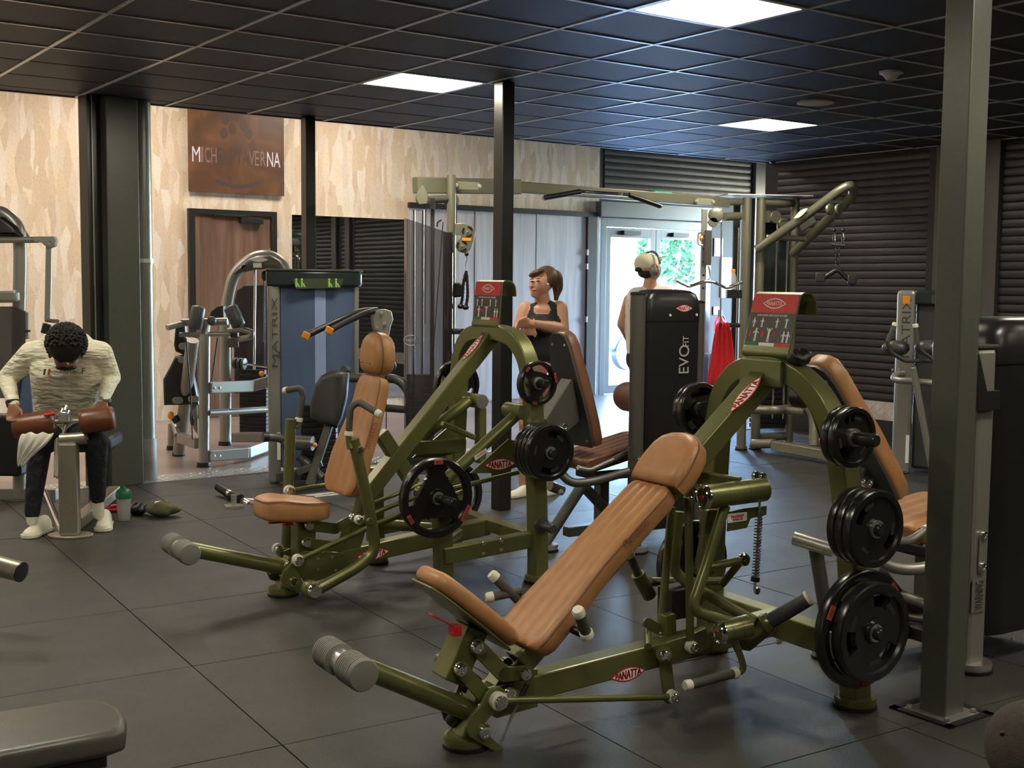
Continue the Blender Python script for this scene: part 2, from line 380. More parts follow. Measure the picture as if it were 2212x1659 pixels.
# chequer-plate threshold: sheet with raised lozenges
ch = slab('', (LW, MATEDGE + .01), (RW, MATEDGE + .33), -.02, .006, 0).put('threshold_plate', 'chequer', fl, smooth=0)
b = MB()
for i in range(0, 110):
    for j in range(6):
        c = RP(1.6 + i * .055, MATEDGE + .04 + j * .05, .007); s = 1 if (i + j) % 2 else -1
        x = (E1 + E2 * s).normalized(); y = UP.cross(x); b.prism([c - x * .022, c + y * .006, c + x * .022, c - y * .006], UP * .004)
o = b.put('tread_pattern', 'chequer', fl, smooth=0); o['kind'] = 'stuff'
# suspended ceiling: dark void sheet, grid runners, tiles as pieces
ce = struct(slab('', (LW, NW), (RW + .05, EDGE), CZ + .045, CZ + .12, 0).put('ceiling', 'dark_wall', smooth=0), 'dark suspended tile ceiling with pale metal grid')
TA, TB, TO = .5704, .6935, V((.5699, 6.213, 0))
OFF1, OFF2 = TO.dot(E1), TO.dot(E2)
LIGHTS = [(-1, 0), (4, 0), (4, 5), (-1, 5), (-1, -5), (4, -5), (-6, 0), (-6, 5), (-6, -5), (-11, 0), (-11, 5)]
gw = .024
for a in range(-19, 6):
    e2 = OFF2 + a * TA
    if NW < e2 < EDGE:
        slab('', (LW, e2 - gw / 2), (RW, e2 + gw / 2), CZ - .004, CZ + .03, 0).put('grid_runner', 'grid_metal', ce, smooth=0)
for k in range(-12, 13):
    e1 = OFF1 + k * TB
    if LW < e1 < RW:
        slab('', (e1 - gw / 2, NW), (e1 + gw / 2, EDGE), CZ - .003, CZ + .03, 0).put('grid_runner', 'grid_metal', ce, smooth=0)
tile = None; ntile = 0; rest = MB()
cells = []
for a in range(-19, 9):
    for k in range(-13, 13):
        if (a, k) in LIGHTS: continue
        e1a, e1b = max(LW, OFF1 + k * TB), min(RW, OFF1 + (k + 1) * TB); e2a, e2b = max(NW, OFF2 + a * TA), min(EDGE, OFF2 + (a + 1) * TA)
        if e1b - e1a < .05 or e2b - e2a < .05: continue
        pr = project(RP((e1a + e1b) / 2, (e2a + e2b) / 2, CZ)); vis = pr[2] > .5 and -250 < pr[0] < 2450 and pr[1] > -250
        cells.append((0 if vis else 1, (RP((e1a + e1b) / 2, (e2a + e2b) / 2)).length, e1a, e1b, e2a, e2b))
cells.sort()
for q, (hid, _, e1a, e1b, e2a, e2b) in enumerate(cells):
    m = slab('', (e1a + gw / 2, e2a + gw / 2), (e1b - gw / 2, e2b - gw / 2), CZ + .003, CZ + .018, 0)
    if q < 290 and not hid:
        full = abs(e1b - e1a - TB) < 1e-4 and abs(e2b - e2a - TA) < 1e-4
        c = RP((e1a + e1b) / 2, (e2a + e2b) / 2)
        if full and tile:
            o = tile.copy(); COL.objects.link(o); o.location = c
        elif full:
            for p in m.v: p -= c
            tile = m.put('ceiling_tile', 'ceiling_tile', ce, smooth=0); tile.location = c
        else: m.put('ceiling_tile', 'ceiling_tile', ce, smooth=0)
    else: rest.v += []; o_ = len(rest.v); rest.v += m.v; rest.f += [tuple(i + o_ for i in f) for f in m.f]
o = rest.put('ceiling_tiles_beyond', 'ceiling_tile', ce, smooth=0); o['kind'] = 'stuff'
slab('', (LW, EDGE), (RW + .05, EDGE + .04), CZ - .004, TOPZ, 0).put('ceiling_fascia', 'black_frame', ce, smooth=0)
struct(slab('', (LW, EDGE), (16.6, BW + .2), TOPZ, TOPZ + .1, 0).put('ceiling_rear', 'dark_wall', smooth=0), 'dark higher ceiling over the rear zone')
# walls
def wall(name, p, q, z0, z1, m, label): return struct(slab('', p, q, z0, z1, 0).put(name, m, smooth=0), label)
DX0, DX1, DH = 11.12, 13.32, 2.56     # entrance opening in room coordinates
WP1 = 11.17
bwall = wall('wall_back', (LW - .1, BW), (WP1 - .08, BW + .15), -.1, TOPZ, 'wallpaper', 'cream feather-patterned wallpapered wall at the rear')
wall('wall_entrance', (DX1, BW), (16.6, BW + .15), -.1, TOPZ, 'dark_wall', 'black wall beside the glass entrance')
wall('wall_over_entrance', (WP1 - .08, BW), (DX1, BW + .15), DH, TOPZ, 'dark_wall', 'black wall over the glass entrance')
rwall = wall('wall_right', (RW, NW), (RW + .12, EDGE - .02), -.1, CZ + .1, 'dark_wall', 'dark wall clad in grey horizontal slats')
wall('wall_return', (RW, EDGE - .02), (16.6, EDGE + .1), -.1, TOPZ, 'dark_wall', 'dark return wall beside the entrance hall')
wall('wall_hall', (16.5, EDGE), (16.65, BW + .1), 3.2, TOPZ, 'dark_wall', 'dark end wall of the entrance hall')
wn = struct(slab('', (16.55, EDGE + .1), (16.56, BW), .1, 3.2, 0).put('window_added', 'glass', smooth=0), 'unseen tall window added for daylight at the end of the entrance hall')  # added out of view to bring daylight onto the grey door panels
for b0 in (EDGE + .1, EDGE + 1.35, EDGE + 2.6, BW - .06): slab('', (16.5, b0), (16.62, b0 + .06), .0, 3.2, 0).put('mullion', 'alu', wn, smooth=0)
slab('', (16.5, EDGE), (16.62, BW), 0, .1, 0).put('sill', 'alu', wn, smooth=0)
wall('wall_left', (LW - .12, NW), (LW, BW), -.1, TOPZ, 'outside_wall', 'pale wall on the far left of the gym')
wall('wall_near', (LW, NW - .12), (RW + .1, NW), -.1, CZ + .1, 'dark_wall', 'dark wall behind the photographer')
# slats on the right wall, one by one
def slats(parent, e1, b0, b1, z0, z1, pitch, face=-1, along=E2, out=None, base=None):
    out = out or (E1 * -1); n = int((z1 - z0) / pitch); first = None
    prof = [(0, 0), (.010, .004), (.015, .2 * pitch), (.017, .6 * pitch), (.013, .92 * pitch), (0, .97 * pitch)]
    for i in range(n):
        if first is None:
            m = MB(); A = base(b0); B = base(b1)
            m.loft([[A + out * x + UP * z for x, z in prof], [B + out * x + UP * z for x, z in prof]])
            first = o = m.put('slat', 'slat', parent, smooth=50)
        else: o = first.copy(); COL.objects.link(o)
        o.location = UP * (z0 + i * pitch)
for b0, b1 in ((7.42, EDGE - .1), (6.80, 7.14), (4.2, 6.62), (1.0, 4.2)):
    slats(rwall, RW, b0, b1, .42, CZ - .01, .079, base=lambda b: RP(RW, b))
for b0 in (7.14, 6.62, 4.1):
    slab('', (RW - .07, b0), (RW + .01, b0 + .17), 0, CZ, 0).put('post', 'trim_grey', rwall, bev=.004, smooth=0)
    slab('', (RW - .02, b0 + .17), (RW + .01, b0 + .28), 0, CZ, 0).put('post_recess', 'black_frame', rwall, smooth=0)
sk = slab('', (RW - .014, 1.0), (RW - .004, EDGE - .1), .22, .41, 0).put('kick_plate', 'chequer', rwall, smooth=0)
b = MB()
for i in range(150):
    for j in range(4):
        c = RP(RW - .015, 1.1 + i * .055, .245 + j * .045); s = 1 if (i + j) % 2 else -1
        x = (E2 + UP * s).normalized(); y = E1.cross(x); b.prism([c - x * .021, c + y * .007, c + x * .021, c - y * .007], E1 * .006)
o = b.put('kick_plate_pattern', 'chequer', rwall, smooth=0); o['kind'] = 'stuff'
slab('', (RW - .012, 1.0), (RW - .002, EDGE - .1), .0, .22, 0).put('skirting', 'black_frame', rwall, smooth=0)
# slatted cladding over the entrance
ow = bpy.data.objects['wall_over_entrance']
slats(ow, 0, WP1, 14.2, 2.95, TOPZ, .10, out=E2 * -1, base=lambda a: RP(a, BW))
slab('', (14.2, BW - .08), (14.42, BW), 0, TOPZ, 0).put('post', 'trim_grey', ow, bev=.004, smooth=0)
slab('', (14.75, BW - .10), (15.1, BW), 0, TOPZ, 0).put('post', 'alu', ow, bev=.004, smooth=0)
# lights
def ceiling_panel(e1, e2, z, w, l, glow, label, group):
    t = thing('ceiling_light', label, 'ceiling light', RP(e1, e2, z), group)
    c = RP(e1, e2, z); m = MB()
    for s in (-1, 1):
        m.box(c + E1 * (s * (w / 2 - .006)) + UP * .004, E1 * .006, E2 * (l / 2), UP * .007)
        m.box(c + E2 * (s * (l / 2 - .006)) + UP * .004, E1 * (w / 2 - .012), E2 * .006, UP * .007)
    m.put('frame', 'panel_frame', t, smooth=0)
    m = MB(); m.box(c + UP * .004, E1 * (w / 2 - .012), E2 * (l / 2 - .012), UP * .004); m.put('diffuser', glow, t, smooth=0); return t
names = {(-1, 0): 'large glowing square ceiling panel at the top edge', (4, 0): 'glowing ceiling panel left of the slim middle column', (4, 5): 'glowing ceiling panel nearest the slatted right wall'}
for a, k in LIGHTS:
    ceiling_panel(OFF1 + (k + .5) * TB, OFF2 + (a + .5) * TA, CZ, TB - gw, TA - gw, 'panel_glow', names.get((a, k), 'glowing ceiling panel outside the picture'), 'square ceiling panels')
for e1 in (-1.0, 1.6, 4.2, 6.8):
    ceiling_panel(e1, BW - 1.6, TOPZ - .01, .6, 1.2, 'panel_glow_back', 'warm ceiling panel above the rear zone', 'rear zone panels')
# ---------------------------------------------------------------- columns, doors, entrance
def column(c, w, d, z1, m, label, rot=None, name='column'):
    t = thing(name, label, 'column', c); b = MB(); x, y = (E1, E2) if rot is None else rot
    b.box(c + UP * (z1 / 2), x * (w / 2), y * (d / 2), UP * (z1 / 2)); b.put('shaft', m, t, bev=.006, smooth=0); return t
# right foreground column with base plate in a cut-out of the mats
c = floor_at(2043, 1540) + E2 * .02; c.z = 0
col = column(c, .115, .115, CZ, 'column_paint', 'olive steel column in the right foreground bolted to the floor')
m = MB(); m.box(c + UP * .003, E1 * .10, E2 * .10, UP * .003); m.put('base_plate', 'steel', col, bev=.002, smooth=0)
m = MB()
for s, a, b_ in ((1, E1, E2), (-1, E1, E2), (1, E2, E1), (-1, E2, E1)): m.box(c + a * (s * .118) + UP * .004, a * .016, b_ * .134, UP * .003)
m.put('cut_out', 'black', col, smooth=0)
for sx, sy in ((-1, -1), (1, -1), (1, 1), (-1, 1)): bolt(col, c + E1 * (sx * .082) + E2 * (sy * .082) + UP * .012, UP, .012, 'steel')
# middle column
c = floor_at(1082, 1100); c.z = 0
column(c, .10, .11, CZ, 'column_dark', 'slim dark column in the middle behind the green machine')
# left column with the drain pipe beside it
p0, p1 = floor_at(243, 1054), floor_at(311, 1045)
x = (p1 - p0).normalized(); y = V((-x.y, x.x, 0)); w = (p1 - p0).length; c = (p0 + p1) / 2 + y * .12
lc = column(c, w, .24, CZ, 'column_paint', 'wide flat olive column beside the drain pipe', (x, y))
m = MB(); q0 = floor_at(228, 1050); m.box(c - x * (w / 2 + .055) + y * .02 + UP * (CZ / 2), x * .055, y * .06, UP * (CZ / 2)); m.put('side_post', 'column_dark', lc, smooth=0)
m = MB(); m.box(c - x * (w / 2 + .075) - y * .045 + UP * (CZ / 2), x * .004, y * .008, UP * (CZ / 2)); m.put('light_strip', 'grey_paint', lc, smooth=0)
pc = c + x * (w / 2 + .10) + y * .03
pipe = thing('drain_pipe', 'round grey drain pipe standing against the wide column', 'pipe', pc)
m = MB(); m.lathe(pc, UP, [(.088, .33), (.088, 1.72), (.093, 1.72), (.093, 1.76), (.088, 1.76), (.088, CZ)], 28); m.put('pipe_shaft', 'pipe_paint', pipe)
m = MB(); m.lathe(pc, UP, [(.088, 0.0), (.098, .02), (.095, .33), (.09, .34)], 28); m.put('pipe_boot', 'pipe_boot', pipe)
m = MB(); m.lathe(pc, UP, [(.092, 1.735), (.097, 1.735), (.097, 1.765), (.092, 1.765)], 28); m.put('pipe_clamp', 'steel', pipe)
# thin column in front of the mirror
q = ray(667, 600); k = (EDGE - .12) / q.dot(E2); c = CO + q * k; c.z = 0
column(c, .09, .10, CZ, 'column_dark', 'thin dark column in front of the mirror')
# things on the rear wall
def wp(u, v): return on_plane(u, v, RP(0, BW), E2)
def rc(p): return p.dot(E1), p.z
a0, z1 = rc(wp(404, 470)); a1, _ = rc(wp(594, 484)); ztop = 2.42
d = struct(slab('', (a0 + .07, BW - .025), (a1 - .07, BW - .005), .01, ztop - .06, 0).put('door_1', 'door_wood', smooth=0), 'brown timber-look door with overhead closer')
m = MB()
for e in (a0, a1 - .07): m.box(RP(e + .035, BW - .03, ztop / 2), E1 * .035, E2 * .03, UP * (ztop / 2))
m.box(RP((a0 + a1) / 2, BW - .03, ztop - .03), E1 * ((a1 - a0) / 2 - .07), E2 * .03, UP * .03); m.put('door_frame', 'black_frame', d, smooth=0)
m = MB(); cA = rc(wp(538, 487))[0]; m.box(RP(cA, BW - .07, ztop - .115), E1 * .14, E2 * .04, UP * .035); m.box(RP(cA - .25, BW - .06, ztop - .065), E1 * .2, E2 * .012, UP * .012); m.put('door_closer', 'black', d, bev=.004)
m = MB(); m.box(RP(a1 - .10, BW - .04, 1.93), E1 * .012, E2 * .02, UP * .06); m.put('hinge', 'steel', d)
# mirror
m0, mz1 = rc(wp(630, 498)); m1, _ = rc(wp(872, 498))
mi = slab('', (m0, BW - .012), (m1, BW - .004), .12, 2.40, 0).put('wall_mirror', 'mirror', smooth=0)
tag(mi, 'tall frameless mirror on the wallpapered wall behind the blue machine', 'mirror')
# sign board
s0, _ = rc(wp(403, 330)); s1, _ = rc(wp(609, 330)); _, sz0 = rc(wp(505, 419))
sb = thing('sign_board', 'rust brown metal sign board with cut-out lettering above the door', 'sign', RP((s0 + s1) / 2, BW - .05, sz0))
sc_ = RP((s0 + s1) / 2, BW - .05, (sz0 + 3.85) / 2); m = MB(); m.box(sc_, E1 * ((s1 - s0) / 2), E2 * .012, UP * ((3.85 - sz0) / 2)); m.put('board', 'rust', sb, bev=.003)
mat('letter_white', (.75, .72, .78), .4); mat('letter_dim', (.26, .17, .15), .5); mat('letter_crest', (.092, .052, .032), .5); mat('letter_dark', (.075, .05, .045), .5)
sw = s1 - s0
lz = rc(wp(505, 340))[1]
txt = 'MICHEL TAVERNA'; tone = ['letter_white', 'letter_dim', 'letter_dim', 'letter_dim', 'letter_dark', 'letter_dark', None, 'letter_dark', 'letter_dark', 'letter_dim', 'letter_dim', 'letter_dim', 'letter_white', 'letter_white']
px = [.075, .135, .19, .255, .315, .375, 0, .52, .585, .65, .705, .77, .845, .92]
wx = [.08, .02, .055, .055, .045, .045, 0, .05, .06, .06, .045, .055, .065, .07]
for chx, tn, fx, ww in zip(txt, tone, px, wx):
    if tn: lettering(chx, sb, RP(s0 + fx * sw, BW - .063, lz), E1, UP, ww * sw, .17, tn, .002, 'letter')
m = MB()
for i in range(9):
    t = -1 + i / 4; m.box(RP(s0 + sw * (.5 + .2 * t), BW - .063, lz - .34 + .05 * t * t), E1 * (sw * .026), E2 * .001, UP * .022)
m.put('underline_mark', 'letter_dark', sb, smooth=0)
m = MB()
for i, (x_, z_) in enumerate(((.38, .52), (.45, .42), (.52, .60), (.57, .46), (.62, .38), (.48, .66), (.36, .36))):
    cx = RP(s0 + sw * x_, BW - .063, lz + z_ - .10); m.prism([cx + E1 * (.05 * math.cos(k)) + UP * (.07 * math.sin(k * 1.0)) for k in [2 * math.pi * j / 7 for j in range(7)]], E2 * -.002)
m.put('crest_mark', 'letter_crest', sb, smooth=0)
# grey timber panels with black frame (right of the mirror)
g0, _ = rc(wp(880, 500)); g1, _ = rc(wp(1283, 500)); gz = 2.62
gd = struct(slab('', (g0, BW - .03), (g1 - .17, BW - .01), .02, gz - .07, 0).put('door_2', 'grey_wood', smooth=0), 'grey timber-look door panels in a black frame')
m = MB(); m.box(RP((g0 + g1) / 2, BW - .04, gz - .035), E1 * ((g1 - g0) / 2), E2 * .035, UP * .035); m.box(RP(g1 - .085, BW - .04, gz / 2), E1 * .085, E2 * .035, UP * (gz / 2)); m.put('door_frame', 'black_frame', gd, smooth=0)
for e in (.33, .66):
    slab('', (g0 + (g1 - g0) * e - .004, BW - .034), (g0 + (g1 - g0) * e + .004, BW - .029), .02, gz - .07, 0).put('panel_joint', 'black_frame', gd, smooth=0)
for z in (2.05, 1.85, 1.1): slab('', (g1 - .19, BW - .09), (g1 - .165, BW - .03), z - .04, z + .04, 0).put('hinge', 'steel', gd)
# glazed entrance
en = thing('entrance_door', 'grey aluminium double glass door opening to the bright street', 'door', RP((DX0 + DX1) / 2, BW, 0))
m = MB()
def fb(a, b_, z0, z1, dy=.0, th=.05, mm=None): (mm or m).box(RP((a + b_) / 2, BW + .03 + dy, (z0 + z1) / 2), E1 * ((b_ - a) / 2), E2 * th, UP * ((z1 - z0) / 2))
fb(DX0, DX0 + .10, 0, DH); fb(DX1 - .16, DX1, 0, DH); fb(DX0 + .10, DX1 - .16, DH - .13, DH); m.put('frame', 'alu', en, bev=.004, smooth=0)
m = MB(); fb(DX0 - .1, DX1 + .1, DH, DH + .22, -.10, .06); m.put('header_box', 'alu', en, bev=.006, smooth=0)
mid = (DX0 + .10 + DX1 - .16) / 2
for k, (a, b_) in enumerate(((DX0 + .10, mid), (mid, DX1 - .16))):
    m = MB(); fb(a + .005, a + .10, .01, DH - .14, .0, .03); fb(b_ - .10, b_ - .005, .01, DH - .14, .0, .03); fb(a + .10, b_ - .10, .01, .13, 0, .03); fb(a + .10, b_ - .10, DH - .28, DH - .14, 0, .03)
    lf = m.put('door_leaf', 'alu', en, bev=.003, smooth=0)
    m = MB(); fb(a + .10, b_ - .10, .13, DH - .28, 0, .004); m.put('glass_pane', 'glass', lf, smooth=0)
    m = MB(); fb(a + .3, a + .62, DH - .24, DH - .18, -.06, .03); m.put('door_closer', 'black', lf)
    m = MB(); xh = (b_ - .05) if k == 0 else (a + .05); m.tube([RP(xh, BW - .04, .85), RP(xh, BW - .04, 1.6)], .014); m.put('pull_handle', 'steel', lf)
m = MB(); m.box(RP(12.25, BW - .05, 2.93), E1 * .17, E2 * .03, UP * .05); tag(m.put('exit_sign', 'exit_green', bev=.004), 'small green exit sign above the glass entrance', 'sign')
# outside: pavement, hedge wall, trees, car
og = slab('', (2, BW + .15), (26, BW + 22), -.12, -.02, 0).put('pavement', 'paving', smooth=0); struct(og, 'pale pavement outside the entrance')
ob = slab('', (2, BW + 14), (26, BW + 14.3), -.02, .9, 0).put('street_wall', 'outside_wall', smooth=0); tag(ob, 'low pale wall across the street', 'wall')
def tree(p, h, r, label):
    t = thing('tree', label, 'tree', p); m = MB(); m.tube([p, p + UP * h * .55, p + UP * h * .8 + E1 * .2], [.07, .05, .03]); m.put('trunk', 'bark', t)
    m = MB(); rnd = random.Random(int(h * 100))
    for i in range(900):
        a = rnd.uniform(0, 6.28); b_ = math.acos(rnd.uniform(-1, 1)); rr = r * rnd.uniform(.55, 1); c = p + UP * (h * .78) + V((math.sin(b_) * math.cos(a), math.sin(b_) * math.sin(a), math.cos(b_) * .8)) * rr
        x = V((rnd.uniform(-1, 1), rnd.uniform(-1, 1), rnd.uniform(-1, 1))).normalized(); y, z = perp(x); s = .16; m.add([c - x * s, c + y * s * .5, c + x * s, c - y * s * .5], [(0, 1, 2, 3)])
    o = m.put('foliage', 'leaf', t, smooth=0); o['kind'] = 'stuff'
q = wp(1360, 560); k = CO + (q - CO) * 1.45; tree(V((k.x, k.y, -.02)) + E1 * -1.0 + E2 * 1.5, 2.75, 1.15, 'leafy green street tree left behind the glass entrance')
q = wp(1462, 560); k = CO + (q - CO) * 1.6; tree(V((k.x, k.y, -.02)), 3.0, 1.0, 'leafy green street tree right behind the glass entrance')
q = wp(1350, 720); k = CO + (q - CO) * 1.35; cp = V((k.x, k.y, 0))
car = thing('parked_car', 'pale blue-grey car parked outside the entrance', 'car', cp)
m = MB(); prof = [(-1.9, .35), (-1.95, .75), (-1.2, .92), (-.7, 1.42), (.7, 1.45), (1.35, .98), (1.9, .85), (1.95, .35)]
m.prism([cp + E1 * (x_ + .6) + UP * z_ for x_, z_ in prof], E2 * 1.6); m.put('body', 'car_paint', car, bev=.06)
for x_ in (-1.2, 1.2):
    for s in (-1, 1): m = MB(); m.cyl(cp + E1 * (x_ + .6) + UP * .31 + E2 * (.68 * s), cp + E1 * (x_ + .6) + UP * .31 + E2 * (.83 * s), .33, 24); m.put('wheel', 'black', car)
m = MB(); m.prism([cp + E1 * (x_ + .6) + UP * z_ - E2 * .81 for x_, z_ in ((-1.0, .97), (-.62, 1.36), (.6, 1.38), (1.15, 1.0))], E2 * .01); m.put('side_window', 'black_gloss', car)
# small ceiling fittings
def disc(u, v, name, label, cat, prof, mt):
    p = floor_at(u, v, CZ); m = MB(); m.lathe(p, UP * -1, prof, 24); tag(m.put(name, mt), label, cat)
disc(1925, 155, 'smoke_detector', 'small pinkish smoke detector on the dark ceiling', 'smoke detector', [(.075, -.002), (.075, .012), (.05, .022), (.03, .05), (.001, .055)], 'camera_white')
disc(1762, 220, 'ceiling_vent', 'round ceiling vent beyond the smoke detector', 'vent', [(.14, -.002), (.14, .012), (.10, .02), (.001, .012)], 'grid_metal')
p = on_plane(1669, 340, RP(RW - .12, 0), E1); dc = thing('dome_camera', 'white dome security camera at the top of the slatted wall', 'camera', p)
m = MB(); m.lathe(p + UP * .04, UP * -1, [(.065, 0), (.07, .03), (.06, .06), (.04, .075)], 20); m.put('housing', 'camera_white', dc)
m = MB(); m.ell(p - UP * .035, E1 * .04, E2 * .04, UP * .035); m.put('dome', 'black_gloss', dc)
m = MB(); m.box(p + E1 * .06 + UP * .03, E1 * .06, E2 * .02, UP * .02); m.put('bracket', 'camera_white', dc)
# ---------------------------------------------------------------- shared gym pieces
def T(name, pts, r, mt, root, rad=.06, seg=12):
    m = MB(); m.bent(pts, r, rad, seg) if len(pts) > 2 else m.tube(pts, r, seg); return m.put(name, mt, root)
def Bar(name, a, b, w, h, side, mt, root, bev=.006):
    m = MB(); m.bar(a, b, w, h, side); return m.put(name, mt, root, bev=bev, smooth=0)
def Cy(name, a, b, r, mt, root, seg=18):
    m = MB(); m.cyl(a, b, r, seg); return m.put(name, mt, root)
def Plate(name, poly, vec, mt, root, bev=.002):
    m = MB(); m.prism(poly, vec); return m.put(name, mt, root, bev=bev, smooth=35)
def foot(root, p, r=.075, mt='green'):
    m = MB(); m.lathe(p + UP * .016, UP, [(r * .93, 0), (r * .95, .012), (r * .93, .026), (r * .5, .028)], 24); f = m.put('foot', mt, root)
    m = MB(); m.lathe(p, UP, [(r * .98, 0), (r, .004), (r, .015), (r * .9, .017)], 24); m.put('rubber_pad', 'black', f); return f
def stadium(a, b, r, side, n=6):
    """outline of a link plate from a to b, radius r, in the plane normal to side"""
    a, b = V(a), V(b); d = (b - a).normalized(); y = V(side).normalized().cross(d); out = []
    for k in range(n + 1): t = math.pi / 2 + math.pi * k / n; out.append(a + d * (r * math.cos(t)) + y * (r * math.sin(t)))
    for k in range(n + 1): t = -math.pi / 2 + math.pi * k / n; out.append(b + d * (r * math.cos(t)) + y * (r * math.sin(t)))
    return out
def link(root, a, b, r, side, th=.01, mt='green', name='link_plate'):
    return Plate(name, stadium(a, b, r, side), V(side).normalized() * th, mt, root)
def rod_end(root, p, axis, r=.026):
    m = MB(); m.lathe(V(p) - V(axis).normalized() * .012, axis, [(r, 0), (r, .024), (r * .6, .026)], 16); m.put('rod_end', 'white_cap', root); bolt(root, V(p) + V(axis).normalized() * .02, axis, r * .75)
def handle(root, pts, r, rad=.05, cap='white_cap', both=False, mt='grip', name='hand_grip'):
    g = T(name, pts, r, mt, root, rad); a = (V(pts[-1]) - V(pts[-2])).normalized()
    m = MB(); m.lathe(V(pts[-1]) - a * .004, a, [(r * 1.12, 0), (r * 1.15, .018), (r * .9, .028), (r * .3, .029)], 16); m.put('end_cap', cap, g)
    if both:
        a = (V(pts[0]) - V(pts[1])).normalized(); m = MB(); m.lathe(V(pts[0]) - a * .02, a, [(r * 1.1, 0), (r * 1.25, .004), (r * 1.25, .022), (r * .9, .026)], 16); m.put('collar', cap, g)
    return g
def ribbed_roller(root, c, axis, ln, r, sgn=1, mt='ribbed', name='foam_roller'):
    a = V(axis).normalized() * sgn; prof = [(r * .55, 0)]; n = 8
    for i in range(n):
        h = ln * (.04 + .78 * i / n); st = ln * .78 / n; prof += [(r * .86, h), (r, h + st * .18), (r, h + st * .72), (r * .86, h + st * .9)]
    prof += [(r, ln * .84), (r * .99, ln * .9), (r * .9, ln * .97), (r * .6, ln), (.002, ln)]
    m = MB(); m.lathe(c, a, prof, 22); return m.put(name, mt, root)
def channel_pad(root, F, path, widths, th, nch=5, mt='tan', name='backrest', flip=1, amp=.007):
    """upholstered pad following path [(lon, z)] of its front face, with sewn channels"""
    n = len(path); rings = []; tops = []
    cum = [0]
    for i in range(1, n): cum.append(cum[-1] + math.hypot(path[i][0] - path[i-1][0], path[i][1] - path[i-1][1]))
    Lt = cum[-1]; N = 26
    def samp(s):
        for i in range(1, n):
            if s <= cum[i] + 1e-9: break
        t = (s - cum[i-1]) / (cum[i] - cum[i-1]); a, b = path[i-1], path[i]
        sm = t
        return (a[0] + (b[0] - a[0]) * t, a[1] + (b[1] - a[1]) * t), widths[i-1] + (widths[i] - widths[i-1]) * sm
    st = [0, .006, .02, .05] + [.05 + (Lt - .1) * k / 22 for k in range(1, 22)] + [Lt - .05, Lt - .02, Lt - .006, Lt]
    for s in st:
        (l, z), w = samp(s); (l2, z2), _ = samp(min(Lt, s + .06)); (l1, z1), _ = samp(max(0, s - .06))
        tx, tz = l2 - l1, z2 - z1; q = math.hypot(tx, tz); tx /= q; tz /= q; nx, nz = -tz * flip, tx * flip
        e = min(s, Lt - s); k = 1 if e >= .05 else math.sqrt(max(0, 1 - (1 - e / .05) ** 2)); w2 = w - .028 * (1 - k); t2 = th * (.55 + .45 * k)
        ring = []
        for i in range(N + 1):
            x = -1 + 2 * i / N; ed = max(0, (abs(x) - .86) / .14); h = -ed * ed * .012 + (amp * (abs(math.sin(nch * math.pi * (x + 1) / 2)) - .6) if abs(x) < .86 else 0) - (th - t2) * .3
            ring.append(F.P(l + nx * h, x * w2, z + nz * h))
        for x, h in ((1.0, -.02), (1.0, -t2 + .008), (.93, -t2), (-.93, -t2), (-1.0, -t2 + .008), (-1.0, -.02)): ring.append(F.P(l + nx * h, x * w2, z + nz * h))
        rings.append(ring)
        tops.append((F.P(l + nx * -.013, w2 * 1.003, z + nz * -.013), F.P(l + nx * -.013, -w2 * 1.003, z + nz * -.013)))
    m = MB(); m.loft(rings); o = m.put(name, mt, root, smooth=60)
    m = MB()
    loop = [t[0] for t in tops[2:-2]] + [t[1] for t in tops[2:-2]][::-1]
    m.tube(loop, .0028, 6, close=True); m.put('piping', 'tan_seam', o); return o
def d_pad(root, F, base, tip, hw, th, mt='tan', name='head_pad', nrm=1, rnd=.03, square=0.0):
    """D-shaped cushion: base and tip are (lon, z) of the front face midline"""
    a = V((base[0], base[1])); b = V((tip[0], tip[1])); d = (b - a); L = d.length; d = d.normalized(); nx, nz = -d.y * nrm, d.x * nrm; poly = []
    pr = [(-.62, .0), (-.86, .07), (-1, .25), (-1.02, .45), (-.96, .66), (-.8, .85), (-.55, .96), (-.25, 1.01), (.25, 1.01), (.55, .96), (.8, .85), (.96, .66), (1.02, .45), (1, .25), (.86, .07), (.62, 0)]
    if square: pr = [(-.96, .0), (-1.03, .25), (-1.0, .5), (-.9, .74), (-.7, .9), (-.4, .99), (0, 1.02), (.4, .99), (.7, .9), (.9, .74), (1, .5), (1.03, .25), (.96, 0)]
    for x, y in pr: q = a + d * (y * L); poly.append(F.P(q.x, -x * hw, q.y))
    vec = F.d * (-nx * th) + UP * (-nz * th); m = MB(); m.pad(poly, vec, rnd, 5, 0); m2 = MB()
    o = m.put(name, mt, root, smooth=60)
    off = vec * .3; m2.tube([p + off for p in poly], .003, 6, close=True); m2.put('piping', 'tan_seam', o); return o
